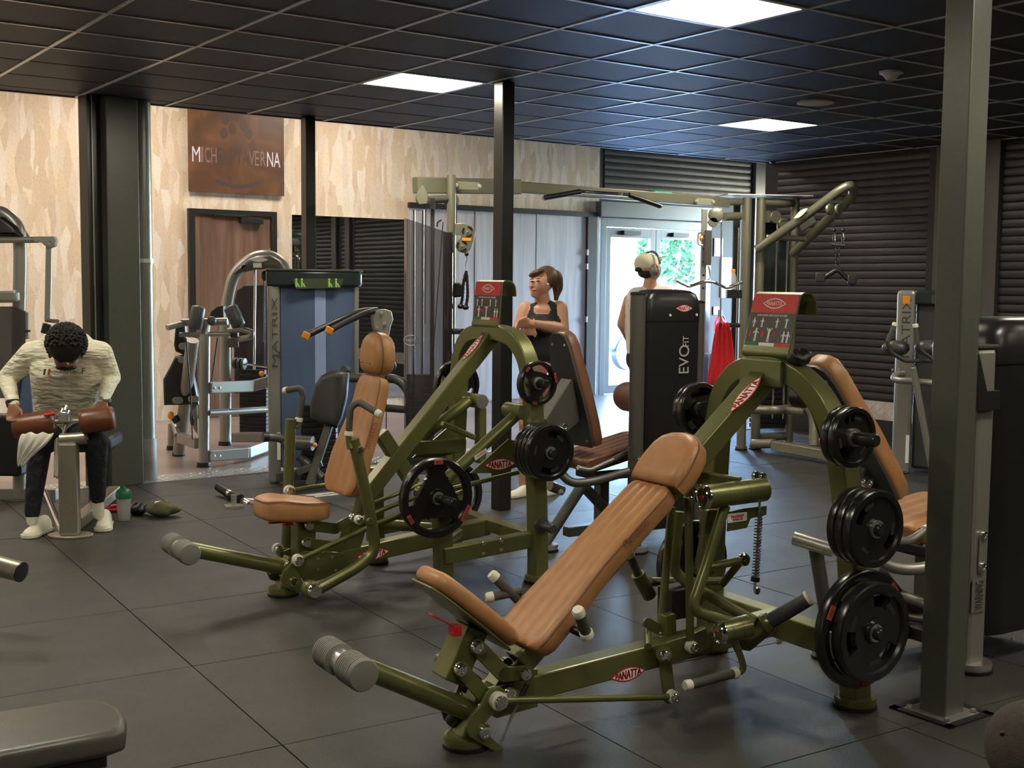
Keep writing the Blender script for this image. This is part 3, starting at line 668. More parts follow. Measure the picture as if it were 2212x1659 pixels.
# weight plates: one master per kind, copied
def polar_plate(rings, th, holes, seg=72):
    """rings radii, th half thickness per ring, holes(r, ang) -> True where open"""
    m = MB(); nr = len(rings); vid = {}
    def vtx(i, j, s):
        k = (i, j % seg, s)
        if k not in vid:
            a = 2 * math.pi * j / seg; vid[k] = len(m.v); m.v.append(V((rings[i] * math.cos(a), rings[i] * math.sin(a), s * th[i])))
        return vid[k]
    pres = {}
    for i in range(nr - 1):
        for j in range(seg): pres[(i, j)] = not holes((rings[i] + rings[i+1]) / 2, 2 * math.pi * (j + .5) / seg)
    for (i, j), ok in pres.items():
        if not ok: continue
        for s in (-1, 1):
            q = [vtx(i, j, s), vtx(i + 1, j, s), vtx(i + 1, j + 1, s), vtx(i, j + 1, s)]; m.f.append(tuple(q if s > 0 else q[::-1]))
        if i == 0 or not pres[(i-1, j)]: m.f.append((vtx(i, j, 1), vtx(i, j + 1, 1), vtx(i, j + 1, -1), vtx(i, j, -1)))
        if i == nr - 2 or not pres[(i+1, j)]: m.f.append((vtx(i+1, j, -1), vtx(i+1, j + 1, -1), vtx(i+1, j + 1, 1), vtx(i+1, j, 1)))
        if not pres[(i, (j - 1) % seg)]: m.f.append((vtx(i, j, -1), vtx(i + 1, j, -1), vtx(i + 1, j, 1), vtx(i, j, 1)))
        if not pres[(i, (j + 1) % seg)]: m.f.append((vtx(i, j+1, 1), vtx(i + 1, j+1, 1), vtx(i + 1, j+1, -1), vtx(i, j+1, -1)))
    return m
_pl = {}
def plate_master(kind, R, T):
    key = (kind, R, T)
    if key in _pl: return _pl[key]
    t = bpy.data.objects.new('weight_plate', None); COL.objects.link(t); t.empty_display_size = .05
    h = T / 2; f = [.10, .15, .16, .22, .24, .30, .38, .44, .48, .51, .54, .58, .62, .66, .70, .76, .80, .83, .90, .96, .99, 1.0]; f[0] = min(.027 / R, .2)
    if f[0] > .14: f = [f[0]] + [x for x in f[1:] if x > f[0] + .03]
    th = [h if x <= .235 else h * .5 if x < .82 else h * .98 if x < .97 else h * (.8 if x < .995 else .5) for x in f]
    def tri(r, a):      # three large crescent openings around a rounded triangle
        a = (a % (2 * math.pi / 3)) - math.pi / 3; lim = .50 / math.cos(a)
        return lim < r / R < .79 and abs(a) < .74
    def slot(r, a):
        k = a % (2 * math.pi / 3); return .50 < r / R < .74 and .35 < k < (1.05 if kind == 'slot' else 1.0)
    def slot2(r, a):
        k = a % math.pi; return .55 < r / R < .76 and .3 < k < 1.0
    m = polar_plate([x * R for x in f], th, {'tri': tri, 'slot': slot, 'slot2': slot2}[kind])
    m.put('plate_body', 'plate_black', t, smooth=35)
    mm = MB(); mm.lathe((0, 0, -h - .001), (0, 0, 1), [(.027, 0), (.033, 0), (.033, T + .002), (.027, T + .002)], 24); mm.put('hub_ring', 'steel', t)
    if kind == 'tri':
        for a, w in ((0, .22), (2.09, .12), (4.19, .12)):
            a += .0; c = V((math.cos(a), math.sin(a), 0)); s = V((-math.sin(a), math.cos(a), 0)); mm = MB(); mm.box(c * (R * .90) + V((0, 0, h + .001)), c * (R * .055), s * (R * w), V((0, 0, .0015)))
            b = mm.put('red_label', 'plate_red', t, smooth=0)
            if w > .2: lettering('VIVA', b, c * (R * .90) + V((0, 0, h + .002)), s, c * -1, R * .34, R * .07, 'dark_print', .001)
            else: lettering('20', b, c * (R * .90) + V((0, 0, h + .002)), s, c * -1, R * .14, R * .07, 'dark_print', .001)
    else:
        for a in (.0, 2.09, 4.19):
            mm = MB(); c = V((math.cos(a + .1), math.sin(a + .1), 0)); s = V((-math.sin(a + .1), math.cos(a + .1), 0)); mm.box(c * (R * .63) + V((0, 0, h * .45)), c * (R * .05), s * (R * .16), V((0, 0, .002))); mm.put('raised_mark', 'plate_text', t, smooth=0)
    _pl[key] = t; t['used'] = 0; return t
def weight_plate(kind, R, T, p, axis, spin, label, group):
    ms = plate_master(kind, R, T); a = V(axis).normalized(); x, y = perp(a); c, s = math.cos(spin), math.sin(spin)
    mt_ = basis(p, x * c + y * s, y * c - x * s, a)
    if not ms['used']: t = ms; ms['used'] = 1; t.matrix_basis = mt_
    else: t = dup(ms, None, mt_)
    if 'used' in t and t is not ms: del t['used']
    return tag(t, label, 'weight plate', group)
def peg(root, a, b, r=.024, mt='peg_dark'):
    d = (V(b) - V(a)).normalized(); m = MB(); m.lathe(a, d, [(r * 1.7, 0), (r * 1.7, .018), (r, .022), (r, (V(b) - V(a)).length - .006), (r * .8, (V(b) - V(a)).length)], 18); return m.put('plate_peg', mt, root)
def console(root, F, lon0, z0, lon1, z1, hw, title):
    """instruction board folded over the top of the arch"""
    d = V((lon1 - lon0, z1 - z0)); L = d.length; d = d.normalized(); nx, nz = -d.y, d.x       # front normal (towards the seat)
    pts = [(lon0 + .10, z0 - .045), (lon0 + .03, z0 - .05), (lon0 - .012, z0 - .03), (lon0, z0), (lon1, z1), (lon1 + .02, z1 + .012), (lon1 + .06, z1 + .008), (lon1 + .085, z1 - .02), (lon1 + .09, z1 - .075)]
    m = MB(); m.sweep(fillet([F.P(l, 0, z) for l, z in pts], .015, 3), hw * 2, .006, F.n); bd = m.put('console', 'green', root, smooth=35)
    x = F.n * -1; y = (F.d * d.x + UP * d.y); nn = x.cross(y)
    def at(fx, fy, up=.004): return F.P(lon0 + d.x * L * fy, -fx * hw, z0 + d.y * L * fy) + nn * up
    def rect(fx0, fx1, fy0, fy1, mt, up, nm):
        m = MB(); m.add([at(fx0, fy0, up), at(fx1, fy0, up), at(fx1, fy1, up), at(fx0, fy1, up)], [(0, 1, 2, 3)]); return m.put(nm, mt, bd, smooth=0)
    rect(-.97, .97, .02, .66, 'graphite', .0042, 'print_panel'); rect(-.97, .97, .66, 1.02, 'red_print', .0044, 'print_header')
    rect(-.97, -.33, .02, .085, 'green_print', .0048, 'flag_green'); rect(-.33, .33, .02, .085, 'white_print', .0048, 'flag_white'); rect(.33, .97, .02, .085, 'red_print', .0048, 'flag_red')
    m = MB(); lens(m, at(0, .84), x, y, hw * 1.0, hw * .34, .001); o = m.put('header_badge', 'white_print', bd, smooth=0)
    m = MB(); lens(m, at(0, .84), x, y, hw * .9, hw * .27, .0015); m.put('header_badge_field', 'red_print', bd, smooth=0)
    lettering('PANATTA', bd, at(0, .84), x, y, hw * .66, hw * .13, 'white_print', .002)
    lettering(title, bd, at(0, .61), x, y, hw * 1.3, hw * .065, 'white_print', .001)
    m = MB(); rnd = random.Random(len(title))
    def figure(fx, fy, s, arms):
        c = at(fx, fy, .0052); 
        def seg(p, q, w): p = c + x * p[0] * s + y * p[1] * s; q = c + x * q[0] * s + y * q[1] * s; m.bar(p, q, w * s, .0004, y if abs((q - p).dot(x)) > abs((q - p).dot(y)) else x)
        m.lathe(c + y * (.62 * s), nn, [(.13 * s, 0), (.13 * s, .0004)], 8); seg((0, -.05), (0, .48), .26); seg((-.06, -.05), (-.10, -.62), .12); seg((.06, -.05), (.10, -.62), .12)
        for sx in (-1, 1): seg((sx * .1, .42), (sx * .38, .42 + arms), .09)
    for i, fx in enumerate((-.72, -.36, .28, .68)): figure(fx, .46, hw * .22, rnd.uniform(-.4, .3))
    figure(-.55, .22, hw * .32, -.2); figure(.02, .22, hw * .32, .35); figure(.66, .20, hw * .26, -.3); figure(.84, .20, hw * .26, -.3)
    m.put('pictograms', 'white_print', bd, smooth=0)['kind'] = 'stuff'
    m = MB()
    for fx in (-.8, -.28, -.22, .26): c = at(fx, .25, .0052); m.bar(c - y * hw * .1, c + y * hw * .1, hw * .05, .0004, x)
    m.put('motion_marks', 'red_print', bd, smooth=0)['kind'] = 'stuff'
    return bd
# ---------------------------------------------------------------- front green plate-loaded machine
F1 = Frame(floor_at(1003, 1612), 32); f = F1
N, D = F1.n, F1.d
m1 = thing('chest_machine', 'olive green plate-loaded machine with reclined tan backrest nearest the camera', 'gym machine', f.o)
g = 'green'
foot(m1, f.P(.01, 0, 0), .085)
Bar('foot_post', f.P(.0, 0, .03), f.P(.075, 0, .20), .075, .07, N, g, m1)
Bar('main_beam', f.P(.05, 0, .16), f.P(1.47, 0, .233), .082, .092, N, g, m1)
brand_badge(m1, f.at(1357, 1456, -.0415), D * .998 + UP * .05, UP, .165)
# arch
half = [(1.475, .415, .035), (1.465, .405, .45), (1.445, .37, .82), (1.425, .335, 1.03), (1.405, .27, 1.165), (1.39, .17, 1.245), (1.38, .08, 1.272)]
path = fillet([f.P(l, -t, z) for l, t, z in half] + [f.P(1.378, 0, 1.275)] + [f.P(l, t, z) for l, t, z in half[::-1]], .12, 4)
m = MB(); m.sweep(path, .085, .085, D); m.put('arch_frame', g, m1, bev=.007, smooth=35)
for s in (-1, 1): foot(m1, f.P(1.475, s * .415, 0), .082)
Bar('rear_crossbar', f.P(1.465, -.37, .225), f.P(1.465, .37, .225), .10, .085, UP, g, m1)
Bar('arch_bracket', f.P(1.33, .10, 1.255), f.P(1.33, -.13, 1.255), .10, .02, UP, g, m1, bev=.004)
# boom that carries the backrest
Bar('boom', f.P(1.36, 0, 1.235), f.P(.215, 0, .262), .088, .085, N, g, m1)
bd = (f.P(1.36, 0, 1.235) - f.P(.215, 0, .262)).normalized(); bn = bd.cross(N)
brand_badge(m1, on_plane(1611, 852, f.P(1.36, 0, 1.235) + bn * .0435, bn), bd, N, .21)
console(m1, f, 1.368, 1.352, 1.42, 1.557, .128, 'SUPER LOWER CHEST FLIGHT MACHINE')
# pads
channel_pad(m1, f, [(.195, .352), (.30, .445), (.49, .612), (.66, .748), (.80, .86)], [.145, .143, .122, .118, .118], .075)
d_pad(m1, f, (.785, .878), (.935, 1.052), .138, .115, rnd=.045, square=1)
lettering('Panatta', m1, f.at(1375, 1150, -.124), V(f.P(.66, 0, .748) - f.P(.49, 0, .612)), bn, .13, .035, 'tan_emboss', .001)
# seat, seen edge on
a, b_ = V((-.165, .600)), V((.150, .335)); dd = (b_ - a).normalized(); nn = V((-dd.y, dd.x))
pr = [(0, .07), (.03, .095), (.10, .115), (.25, .12), (.36, .105), (.405, .07), (.405, -.07), (.36, -.105), (.25, -.12), (.10, -.115), (.03, -.095), (0, -.07)]
poly = [f.P(a.x + dd.x * s, t, a.y + dd.y * s) for s, t in pr]
m = MB(); m.pad(poly, D * (-nn.x * -.062) + UP * (.062 * nn.y), .028, 5); st = m.put('seat', 'tan', m1, smooth=60)
Plate('seat_plate', [p - (D * nn.x + UP * nn.y) * .006 for p in poly], (D * nn.x + UP * nn.y) * .008, g, m1)
Bar('seat_post', f.at(1018, 1352), f.at(967, 1468), .105, .085, N, g, m1)
m = MB(); p = f.at(975, 1372, -.06); m.bar(f.at(930, 1327, -.06), f.at(990, 1358, -.06), .03, .006, N); m.box(f.at(983, 1361, -.06), D * .016, N * .02, UP * .016); m.put('seat_lever', 'red', m1, bev=.002)
# linkage in front
for lat in (-.068, .068):
    m = MB(); pth = fillet([f.at(1030, 1398, lat), f.at(1082, 1455, lat), f.at(1135, 1453, lat)], .05, 5); m.sweep(pth, .05, .010, N.cross(D) * 0 + (D * .3 + UP * 1)); 
    link(m1, f.at(995, 1445, lat), f.at(1060, 1517, lat), .026, N)
    link(m1, f.at(1031, 1398, lat), f.at(1088, 1456, lat), .028, N); link(m1, f.at(1088, 1456, lat), f.at(1135, 1454, lat), .026, N)
for (u, v) in ((1031, 1398), (995, 1447), (1135, 1456), (1102, 1499)): 
    for s in (-1, 1):
        Cy('pivot_boss', f.at(u, v, -.072) if s < 0 else f.at(u, v, -.072) + N * .12, f.at(u, v, -.072) + N * (-.022 if s < 0 else .142), .024, g, m1)
        if s < 0: bolt(m1, f.at(u, v, -.098), N * -1, .022)
Plate('front_bracket', [f.at(u, v, 0) for u, v in ((1083, 1440), (1150, 1440), (1150, 1520), (1060, 1545), (1040, 1500))], N * .075, g, m1)
S_ = [(1057, 1487), (1078, 1482), (1094, 1495), (1095, 1515), (1080, 1530), (1060, 1545), (1045, 1562), (1057, 1566), (1058, 1590), (1084, 1615), (1083, 1622), (1070, 1624), (1035, 1604), (1012, 1590), (1005, 1570), (1014, 1548), (1037, 1525), (1046, 1500)]
Plate('pedal_plate', [f.at(u, v, -.085) for u, v in S_], N * .012, g, m1)
Plate('pedal_plate', [f.at(u, v, -.085) + N * .17 for u, v in S_], N * .012, g, m1)
bolt(m1, f.at(1046, 1582, -.097), N * -1, .024); rod_end(m1, f.at(1076, 1514, -.10), N * -1, .032)
# roller arm
r0, r1 = f.at(1008, 1533), f.at(752, 1428)
T('roller_arm', [r0, r1], .037, g, m1); 
m = MB(); aa = (r0 - r1).normalized(); m.box(r0 + aa * .01, N * .085, (N.cross(aa)) * .045, aa * .008); m.put('arm_flange', g, m1, bev=.003)
for dl, dz in ((-.07, .03), (.07, .03), (-.07, -.03), (.07, -.03)): bolt(m1, r0 - aa * .004 + N * dl + N.cross(aa) * dz, aa * -1, .011)
rc_ = f.at(744, 1432); Cy('roller_axle', rc_ - N * .05, rc_ + N * .05, .04, 'steel', m1)
ribbed_roller(m1, rc_ - N * .03, N, .125, .054, -1); ribbed_roller(m1, rc_ + N * .03, N, .125, .054, 1)
Cy('stop_bumper', f.at(975, 1560, .05), f.at(988, 1545, .03), .026, 'black', m1)
# connecting rod, gas spring
T('connecting_rod', [f.at(1092, 1513, -.105), f.at(1446, 1505, -.105)], .013, g, m1); rod_end(m1, f.at(1452, 1504, -.105), N * -1, .024)
T('gas_spring', [f.at(1139, 1478, -.09), f.at(1122, 1512, -.09)], .009, 'black', m1); T('spring_rod', [f.at(1124, 1505, -.09), f.at(1082, 1602, -.09)], .0045, 'steel', m1)
link(m1, f.at(1434, 1413, -.062), f.at(1446, 1504, -.075), .028, N); Cy('pivot_boss', f.at(1434, 1413, -.03), f.at(1434, 1413, -.095), .03, g, m1); bolt(m1, f.at(1438, 1417, -.10), N * -1, .022)
# handles beside the backrest
handle(m1, [f.at(1120, 1295, .19), f.at(1070, 1248, .22)], .019); handle(m1, [f.at(1125, 1277, .19), f.at(1063, 1289, .22)], .017)
handle(m1, [f.at(1268, 1372, -.20), f.at(1251, 1326, -.23)], .020, both=True)
T('handle_bar', [f.at(1215, 1345, 0), f.at(1238, 1360, -.15), f.at(1268, 1374, -.20)], .015, 'black', m1); T('handle_bar', [f.P(.33, .02, .36), f.at(1122, 1290, .19)], .014, 'black', m1)
# lever mechanism
la = -.15
def pivot(p0, p1, r, nm='pivot_housing'):
    h = Cy(nm, p0, p1, r, g, m1, 24); a = (p0 - p1).normalized()
    for k in (.33, .66):
        m = MB(); q = p0 + (p1 - p0) * k; m.lathe(q - a * .001, a, [(r * 1.004, 0), (r * 1.004, .002)], 24); m.put('seam', 'graphite', h)
    m = MB(); m.lathe(p0 - a * .012, a, [(r * 1.03, 0), (r * 1.03, .010), (r * .85, .02), (r * .8, .014), (.01, .014)], 22); m.put('chrome_cap', 'chrome', h)
    m = MB(); m.lathe(p0 + a * .003, a, [(r * .16, 0), (r * .16, .002), (.001, .0025)], 12); m.put('cap_dot', 'badge_red', h)
    return h
pivot(f.at(1518, 1074, la), f.at(1650, 1057, la - .02), .045); pivot(f.at(1552, 1367, la - .06), f.at(1616, 1352, la - .08), .043)
T('swing_arm', [f.at(1566, 1092, la), f.at(1529, 1211, la), f.at(1492, 1318, la - .02), f.at(1590, 1348, la - .06)], .021, g, m1, .05)
T('swing_arm', [f.at(1466, 1105, .12), f.at(1455, 1235, .12), f.at(1490, 1262, .08), f.at(1634, 1345, -.20)], .022, g, m1, .06)
T('vertical_link', [f.at(1487, 1078, -.05), f.at(1491, 1385, -.05)], .016, g, m1); rod_end(m1, f.at(1493, 1397, -.06), N * -1, .024); bolt(m1, f.at(1489, 1065, -.05), N * -1, .028)
T('vertical_link', [f.at(1451, 1095, .06), f.at(1427, 1360, .06)], .016, g, m1); rod_end(m1, f.at(1423, 1368, .06), N * -1, .02)
link(m1, f.at(1398, 1345, .05), f.at(1437, 1368, .05), .02, N); Cy('cross_pin', f.at(1400, 1397, -.05), f.at(1400, 1345, .12), .014, g, m1)
T('rear_handle_bar', [f.at(1405, 1257, .2), f.at(1562, 1255, .2)], .018, g, m1)
handle(m1, [f.at(1400, 1285, .2), f.at(1378, 1240, .2), f.at(1361, 1200, .2)], .018, .01); Cy('handle_socket', f.at(1378, 1240, .2), f.at(1404, 1288, .2), .028, g, m1)
T('stub_link', [f.at(1512, 1229, -.12), f.at(1606, 1209, -.14)], .016, g, m1); m = MB(); m.lathe(f.at(1606, 1209, -.14), N * -1, [(.022, -.012), (.026, 0), (.022, .014)], 16); m.put('stub_cap', 'chrome', m1)
T('stub_link', [f.at(1598, 1215, -.14), f.at(1560, 1262, -.05)], .015, g, m1)
Bar('pivot_gusset', f.at(1545, 1100, -.05), f.at(1520, 1240, -.02), .03, .09, N, g, m1)
Bar('pivot_arm', f.at(1505, 1030, 0), f.at(1600, 1045, la), .05, .03, UP, g, m1)
Plate('spring_bracket', [f.at(u, v, -.15) for u, v in ((1604, 1098), (1655, 1092), (1654, 1112), (1620, 1120), (1612, 1140), (1570, 1148), (1575, 1105))], N * .01, g, m1)
m = MB(); q = [f.at(u, v, -.158) for u, v in ((1573, 1130), (1613, 1124), (1613, 1106), (1571, 1110))]; m.prism(q, N * .002); sp = m.put('warning_label', 'white_print', m1, smooth=0)
lettering('MAXIMUM', sp, (q[2] + q[3]) / 2 * .62 + (q[0] + q[1]) / 2 * .38 - N * .001, q[1] - q[0], UP, .062, .012, 'badge_red', .001)
lettering('WORKING LOAD', sp, (q[2] + q[3]) / 2 * .28 + (q[0] + q[1]) / 2 * .72 - N * .001, q[1] - q[0], UP, .05, .008, 'badge_red', .001)
# coil spring
p0, p1 = f.at(1640, 1105, -.16), f.at(1632, 1246, -.16); ax = (p1 - p0); x_, y_ = perp(ax); m = MB()
m.tube([p0 + ax * (k / 264) + x_ * (.0135 * math.cos(k * 2 * math.pi / 12)) + y_ * (.0135 * math.sin(k * 2 * math.pi / 12)) for k in range(265)], .0026, 5); m.put('coil_spring', 'graphite', m1)
T('spring_stem', [f.at(1643, 1030, -.16), p0, p1, f.at(1630, 1275, -.16)], .005, 'steel', m1, .01); Cy('spring_seat', p1, f.at(1631, 1256, -.16), .017, 'black', m1)
bolt(m1, f.at(1633, 1028, -.16), N * -1, .018); bolt(m1, f.at(1648, 1030, -.17), N * -1, .016); bolt(m1, f.at(1636, 1277, -.165), N * -1, .014)
m = MB(); m.box(f.at(1462, 1298, .1), D * .06, N * .05, UP * .06); m.put('counterweight', 'black', m1, bev=.006)
Bar('stop_post', f.at(1445, 1375, .03), f.at(1443, 1325, .03), .04, .05, N, g, m1); Bar('stop_post', f.at(1507, 1360, -.05), f.at(1515, 1405, -.05), .03, .07, N, g, m1)
# loading arm and empty peg
Bar('load_arm', f.at(1605, 1392, -.12), f.at(1668, 1340, -.24), .06, .05, N, g, m1)
pg = T('plate_peg', [f.at(1652, 1349, -.24), f.at(1746, 1293, -.36)], .029, 'graphite', m1, seg=18); a = (f.at(1746, 1293, -.36) - f.at(1652, 1349, -.24)).normalized()
m = MB(); m.lathe(f.at(1746, 1293, -.36), a, [(.030, -.004), (.030, .006), (.022, .009), (.001, .006)], 18); m.put('end_disc', 'white_cap', pg); m = MB(); m.lathe(f.at(1657, 1346, -.245), a, [(.04, -.012), (.042, 0), (.036, .016)], 18); m.put('collar', g, pg)
bolt(m1, f.at(1683, 1385, -.05), N * -1, .014)
T('foot_handle_bar', [f.at(1576, 1372, -.22), f.at(1600, 1415, -.22), f.at(1608, 1450, -.22), f.at(1580, 1456, -.22)], .013, g, m1, .04)
handle(m1, [f.at(1590, 1453, -.22), f.at(1490, 1479, -.22)], .018, both=True)
# plate pegs and plates on the arch
def loaded(root, F, u, v, lat_leg, lat_c, sgn, plates, tip, lab, grp):
    """peg through pixel (u, v) at lateral lat_c; plates stacked outward from the leg"""
    c = F.loc(F.at(u, v, lat_c)); a = F.n * sgn; base = F.P(c[0], lat_leg, c[2]); peg(root, base, base + a * tip); x = .03
    for i, (kind, R, Tk, sp) in enumerate(plates):
        weight_plate(kind, R, Tk, base + a * (x + Tk / 2), a, sp, lab[i], grp); x += Tk + .002
gp = 'black weight plates on the front green machine'
loaded(m1, f, 1836, 944, -.395, -.47, -1, [('slot', .112, .035, .3), ('slot', .112, .035, 1.2)], .20, ['small black plate on the top right peg, against the arch', 'small black plate on the top right peg, outer of two'], gp)
loaded(m1, f, 1884, 1141, -.45, -.57, -1, [('slot', .142, .036, .2), ('slot', .142, .036, 2.0), ('slot2', .142, .04, 1.9)], .165, ['medium black plate on the middle right peg, innermost of three', 'medium black plate on the middle right peg, centre of three', 'medium black plate on the middle right peg, outermost of three'], gp)
loaded(m1, f, 1878, 1363, -.455, -.55, -1, [('tri', .222, .045, .6), ('slot', .185, .05, .55)], .155, ['largest black plate on the lowest right peg, behind a smaller one', 'black plate with finger slots on the lowest right peg, in front'], gp)
loaded(m1, f, 1508, 884, .40, .46, 1, [('tri', .118, .035, .4), ('slot', .112, .035, .1)], .2, ['black plate on the upper left peg beside the arch', 'outer black plate on the upper left peg'], gp)
loaded(m1, f, 1492, 1215, .42, .48, 1, [('tri', .19, .04, 1.4)], .16, ['large black plate low on the far leg behind the levers'], gp)
# ---------------------------------------------------------------- second green machine (upright tan seat)
F2 = Frame(floor_at(612, 1285), 33); f = F2; N, D = f.n, f.d
m2 = thing('press_machine', 'olive green plate-loaded machine with upright tan seat left of the middle column', 'gym machine', f.o)
foot(m2, f.P(.0, 0, 0), .08)
Bar('foot_post', f.P(.0, 0, .03), f.P(.05, 0, .19), .075, .07, N, g, m2)
Bar('main_beam', f.P(.02, 0, .13), f.P(1.22, 0, .232), .082, .092, N, g, m2)
brand_badge(m2, f.at(806, 1197, -.0415), D * .998 + UP * .07, UP, .20)
half = [(1.265, .452, .035), (1.265, .435, .45), (1.262, .405, .8), (1.26, .385, 1.06), (1.255, .34, 1.21), (1.25, .24, 1.30), (1.245, .10, 1.325)]
path = fillet([f.P(l, -t, z) for l, t, z in half] + [f.P(1.245, 0, 1.325)] + [f.P(l, t, z) for l, t, z in half[::-1]], .12, 4)
m = MB(); m.sweep(path, .085, .085, D); m.put('arch_frame', g, m2, bev=.007, smooth=35)
for s in (-1, 1):
    foot(m2, f.P(1.265, s * .452, 0), .075)
    Bar('side_rail', f.P(.70, s * .405, .20), f.P(1.235, s * .43, .235), .06, .085, N, g, m2)
    Bar('side_leg', f.P(.72, s * .39, .03), f.P(.705, s * .385, .56), .075, .085, N, g, m2); foot(m2, f.P(.722, s * .39, 0), .072)
    for l in (.92, 1.03):
        for z in (.198, .245): bolt(m2, f.P(l, s * .448, z + (l - .92) * .06), N * s, .012)
Bar('rear_crossbar', f.P(1.23, -.42, .245), f.P(1.23, .42, .245), .075, .07, D, g, m2)
T('brace_tube', [f.P(.73, -.33, .235), f.P(1.0, -.06, .225)], .03, g, m2); T('brace_tube', [f.P(.73, .33, .235), f.P(1.0, .06, .225)], .03, g, m2)
Bar('boom', f.P(1.235, 0, 1.30), f.P(.46, 0, .47), .088, .08, N, g, m2)
bd = (f.P(1.235, 0, 1.30) - f.P(.46, 0, .47)).normalized(); bn = bd.cross(N)
brand_badge(m2, on_plane(1022, 750, f.P(1.235, 0, 1.30) + bn * .041, bn), bd, N, .20)
console(m2, f, 1.205, 1.39, 1.225, 1.60, .138, 'SUPER INCLINE PRESS')
Bar('backrest_strut', f.at(822, 935, 0), f.at(892, 1045, 0), .06, .075, N, g, m2)
Bar('backrest_mount', f.at(790, 1075, 0), f.at(775, 1130, 0), .09, .07, N, g, m2); Bar('seat_mast', f.at(770, 1125, 0), f.at(748, 1200, 0), .08, .10, N, g, m2)
# pads
channel_pad(m2, f, [(.292, .50), (.305, .56), (.345, .70), (.41, .86), (.45, .98), (.485, 1.11)], [.155, .19, .18, .155, .135, .122], .075, nch=4)
d_pad(m2, f, (.462, 1.115), (.475, 1.335), .118, .135, rnd=.062)
lettering('Panatta', m2, on_plane(797, 945, f.P(0, -.168, 0), N), f.P(.43, 0, .92) - f.P(.345, 0, .70), D * -.9 + UP * .35, .17, .04, 'tan_emboss', .004)
pr = [(-.135, .06), (-.12, .11), (-.05, .15), (.05, .16), (.14, .15), (.22, .11), (.235, .05), (.235, -.05), (.22, -.11), (.14, -.15), (.05, -.16), (-.05, -.15), (-.12, -.11), (-.135, -.06)]
rings = []
for t, z0, sc in ((0, .395, .90), (1, .40, .97), (2, .425, 1.0), (3, .455, 1.0), (4, .478, .97), (5, .488, .88), (6, .489, .5)):
    rings.append([f.P(.05 + (x - .05) * sc, y * sc, z0 + (.018 if x < 0 else -.02 * (x / .2)) * (.4 + .1 * t) + (.012 * abs(y) / .15 if t > 3 else 0)) for x, y in pr])
m = MB(); m.loft(rings); st = m.put('seat', 'tan', m2, smooth=60, sub=1)
m = MB(); m.tube([p + UP * .003 for p in rings[4]], .003, 6, close=True); m.put('piping', 'tan_seam', st)
Bar('seat_post', f.at(655, 1125, 0), f.at(655, 1205, 0), .10, .10, N, g, m2)
m = MB(); m.bar(f.at(580, 1130, -.06), f.at(630, 1126, -.06), .03, .006, N); m.box(f.at(622, 1128, -.06), D * .02, N * .02, UP * .014); m.put('seat_lever', 'red', m2, bev=.002)
for lat in (-.065, .065):
    link(m2, f.at(668, 1135, lat), f.at(725, 1142, lat), .028, N); link(m2, f.at(725, 1142, lat), f.at(760, 1122, lat), .026, N); link(m2, f.at(662, 1172, lat), f.at(735, 1182, lat), .026, N)
for u, v in ((668, 1135), (662, 1172), (762, 1120)): bolt(m2, f.at(u, v, -.078), N * -1, .024)
Plate('front_bracket', [f.at(u, v, -.06) for u, v in ((632, 1200), (660, 1190), (745, 1195), (748, 1225), (700, 1250), (660, 1262), (640, 1230))], N * .012, g, m2)
Plate('front_bracket', [f.at(u, v, -.06) + N * .12 for u, v in ((632, 1200), (660, 1190), (745, 1195), (748, 1225), (700, 1250), (660, 1262), (640, 1230))], N * .012, g, m2)
for u, v in ((686, 1207), (717, 1203), (686, 1230), (725, 1231)): bolt(m2, f.at(u, v, -.068), N * -1, .010)
S_ = [(630, 1215), (640, 1200), (655, 1198), (662, 1212), (645, 1235), (650, 1250), (660, 1268), (685, 1272), (680, 1285), (640, 1277), (612, 1268), (605, 1252), (612, 1235)]
Plate('pedal_plate', [f.at(u, v, -.09) for u, v in S_], N * .012, g, m2); Plate('pedal_plate', [f.at(u, v, -.09) + N * .18 for u, v in S_], N * .012, g, m2)
bolt(m2, f.at(634, 1258, -.1), N * -1, .026); rod_end(m2, f.at(643, 1210, -.105), N * -1, .030); rod_end(m2, f.at(600, 1186, .12), N * -1, .03)
r0, r1 = f.at(604, 1225), f.at(400, 1184)
T('roller_arm', [r0, r1], .037, g, m2); aa = (r0 - r1).normalized()
m = MB(); m.box(r0 + aa * .01, N * .085, (N.cross(aa)) * .045, aa * .008); m.put('arm_flange', g, m2, bev=.003)
for dl, dz in ((-.07, .03), (.07, .03), (-.07, -.03)): bolt(m2, r0 - aa * .004 + N * dl + N.cross(aa) * dz, aa * -1, .011)
rc_ = f.at(390, 1185); Cy('roller_axle', rc_ - N * .05, rc_ + N * .05, .04, 'steel', m2); ribbed_roller(m2, rc_ - N * .03, N, .125, .054, -1); ribbed_roller(m2, rc_ + N * .03, N, .125, .054, 1)
Cy('stop_bumper', f.at(588, 1245, .04), f.at(600, 1235, .02), .026, 'black', m2)
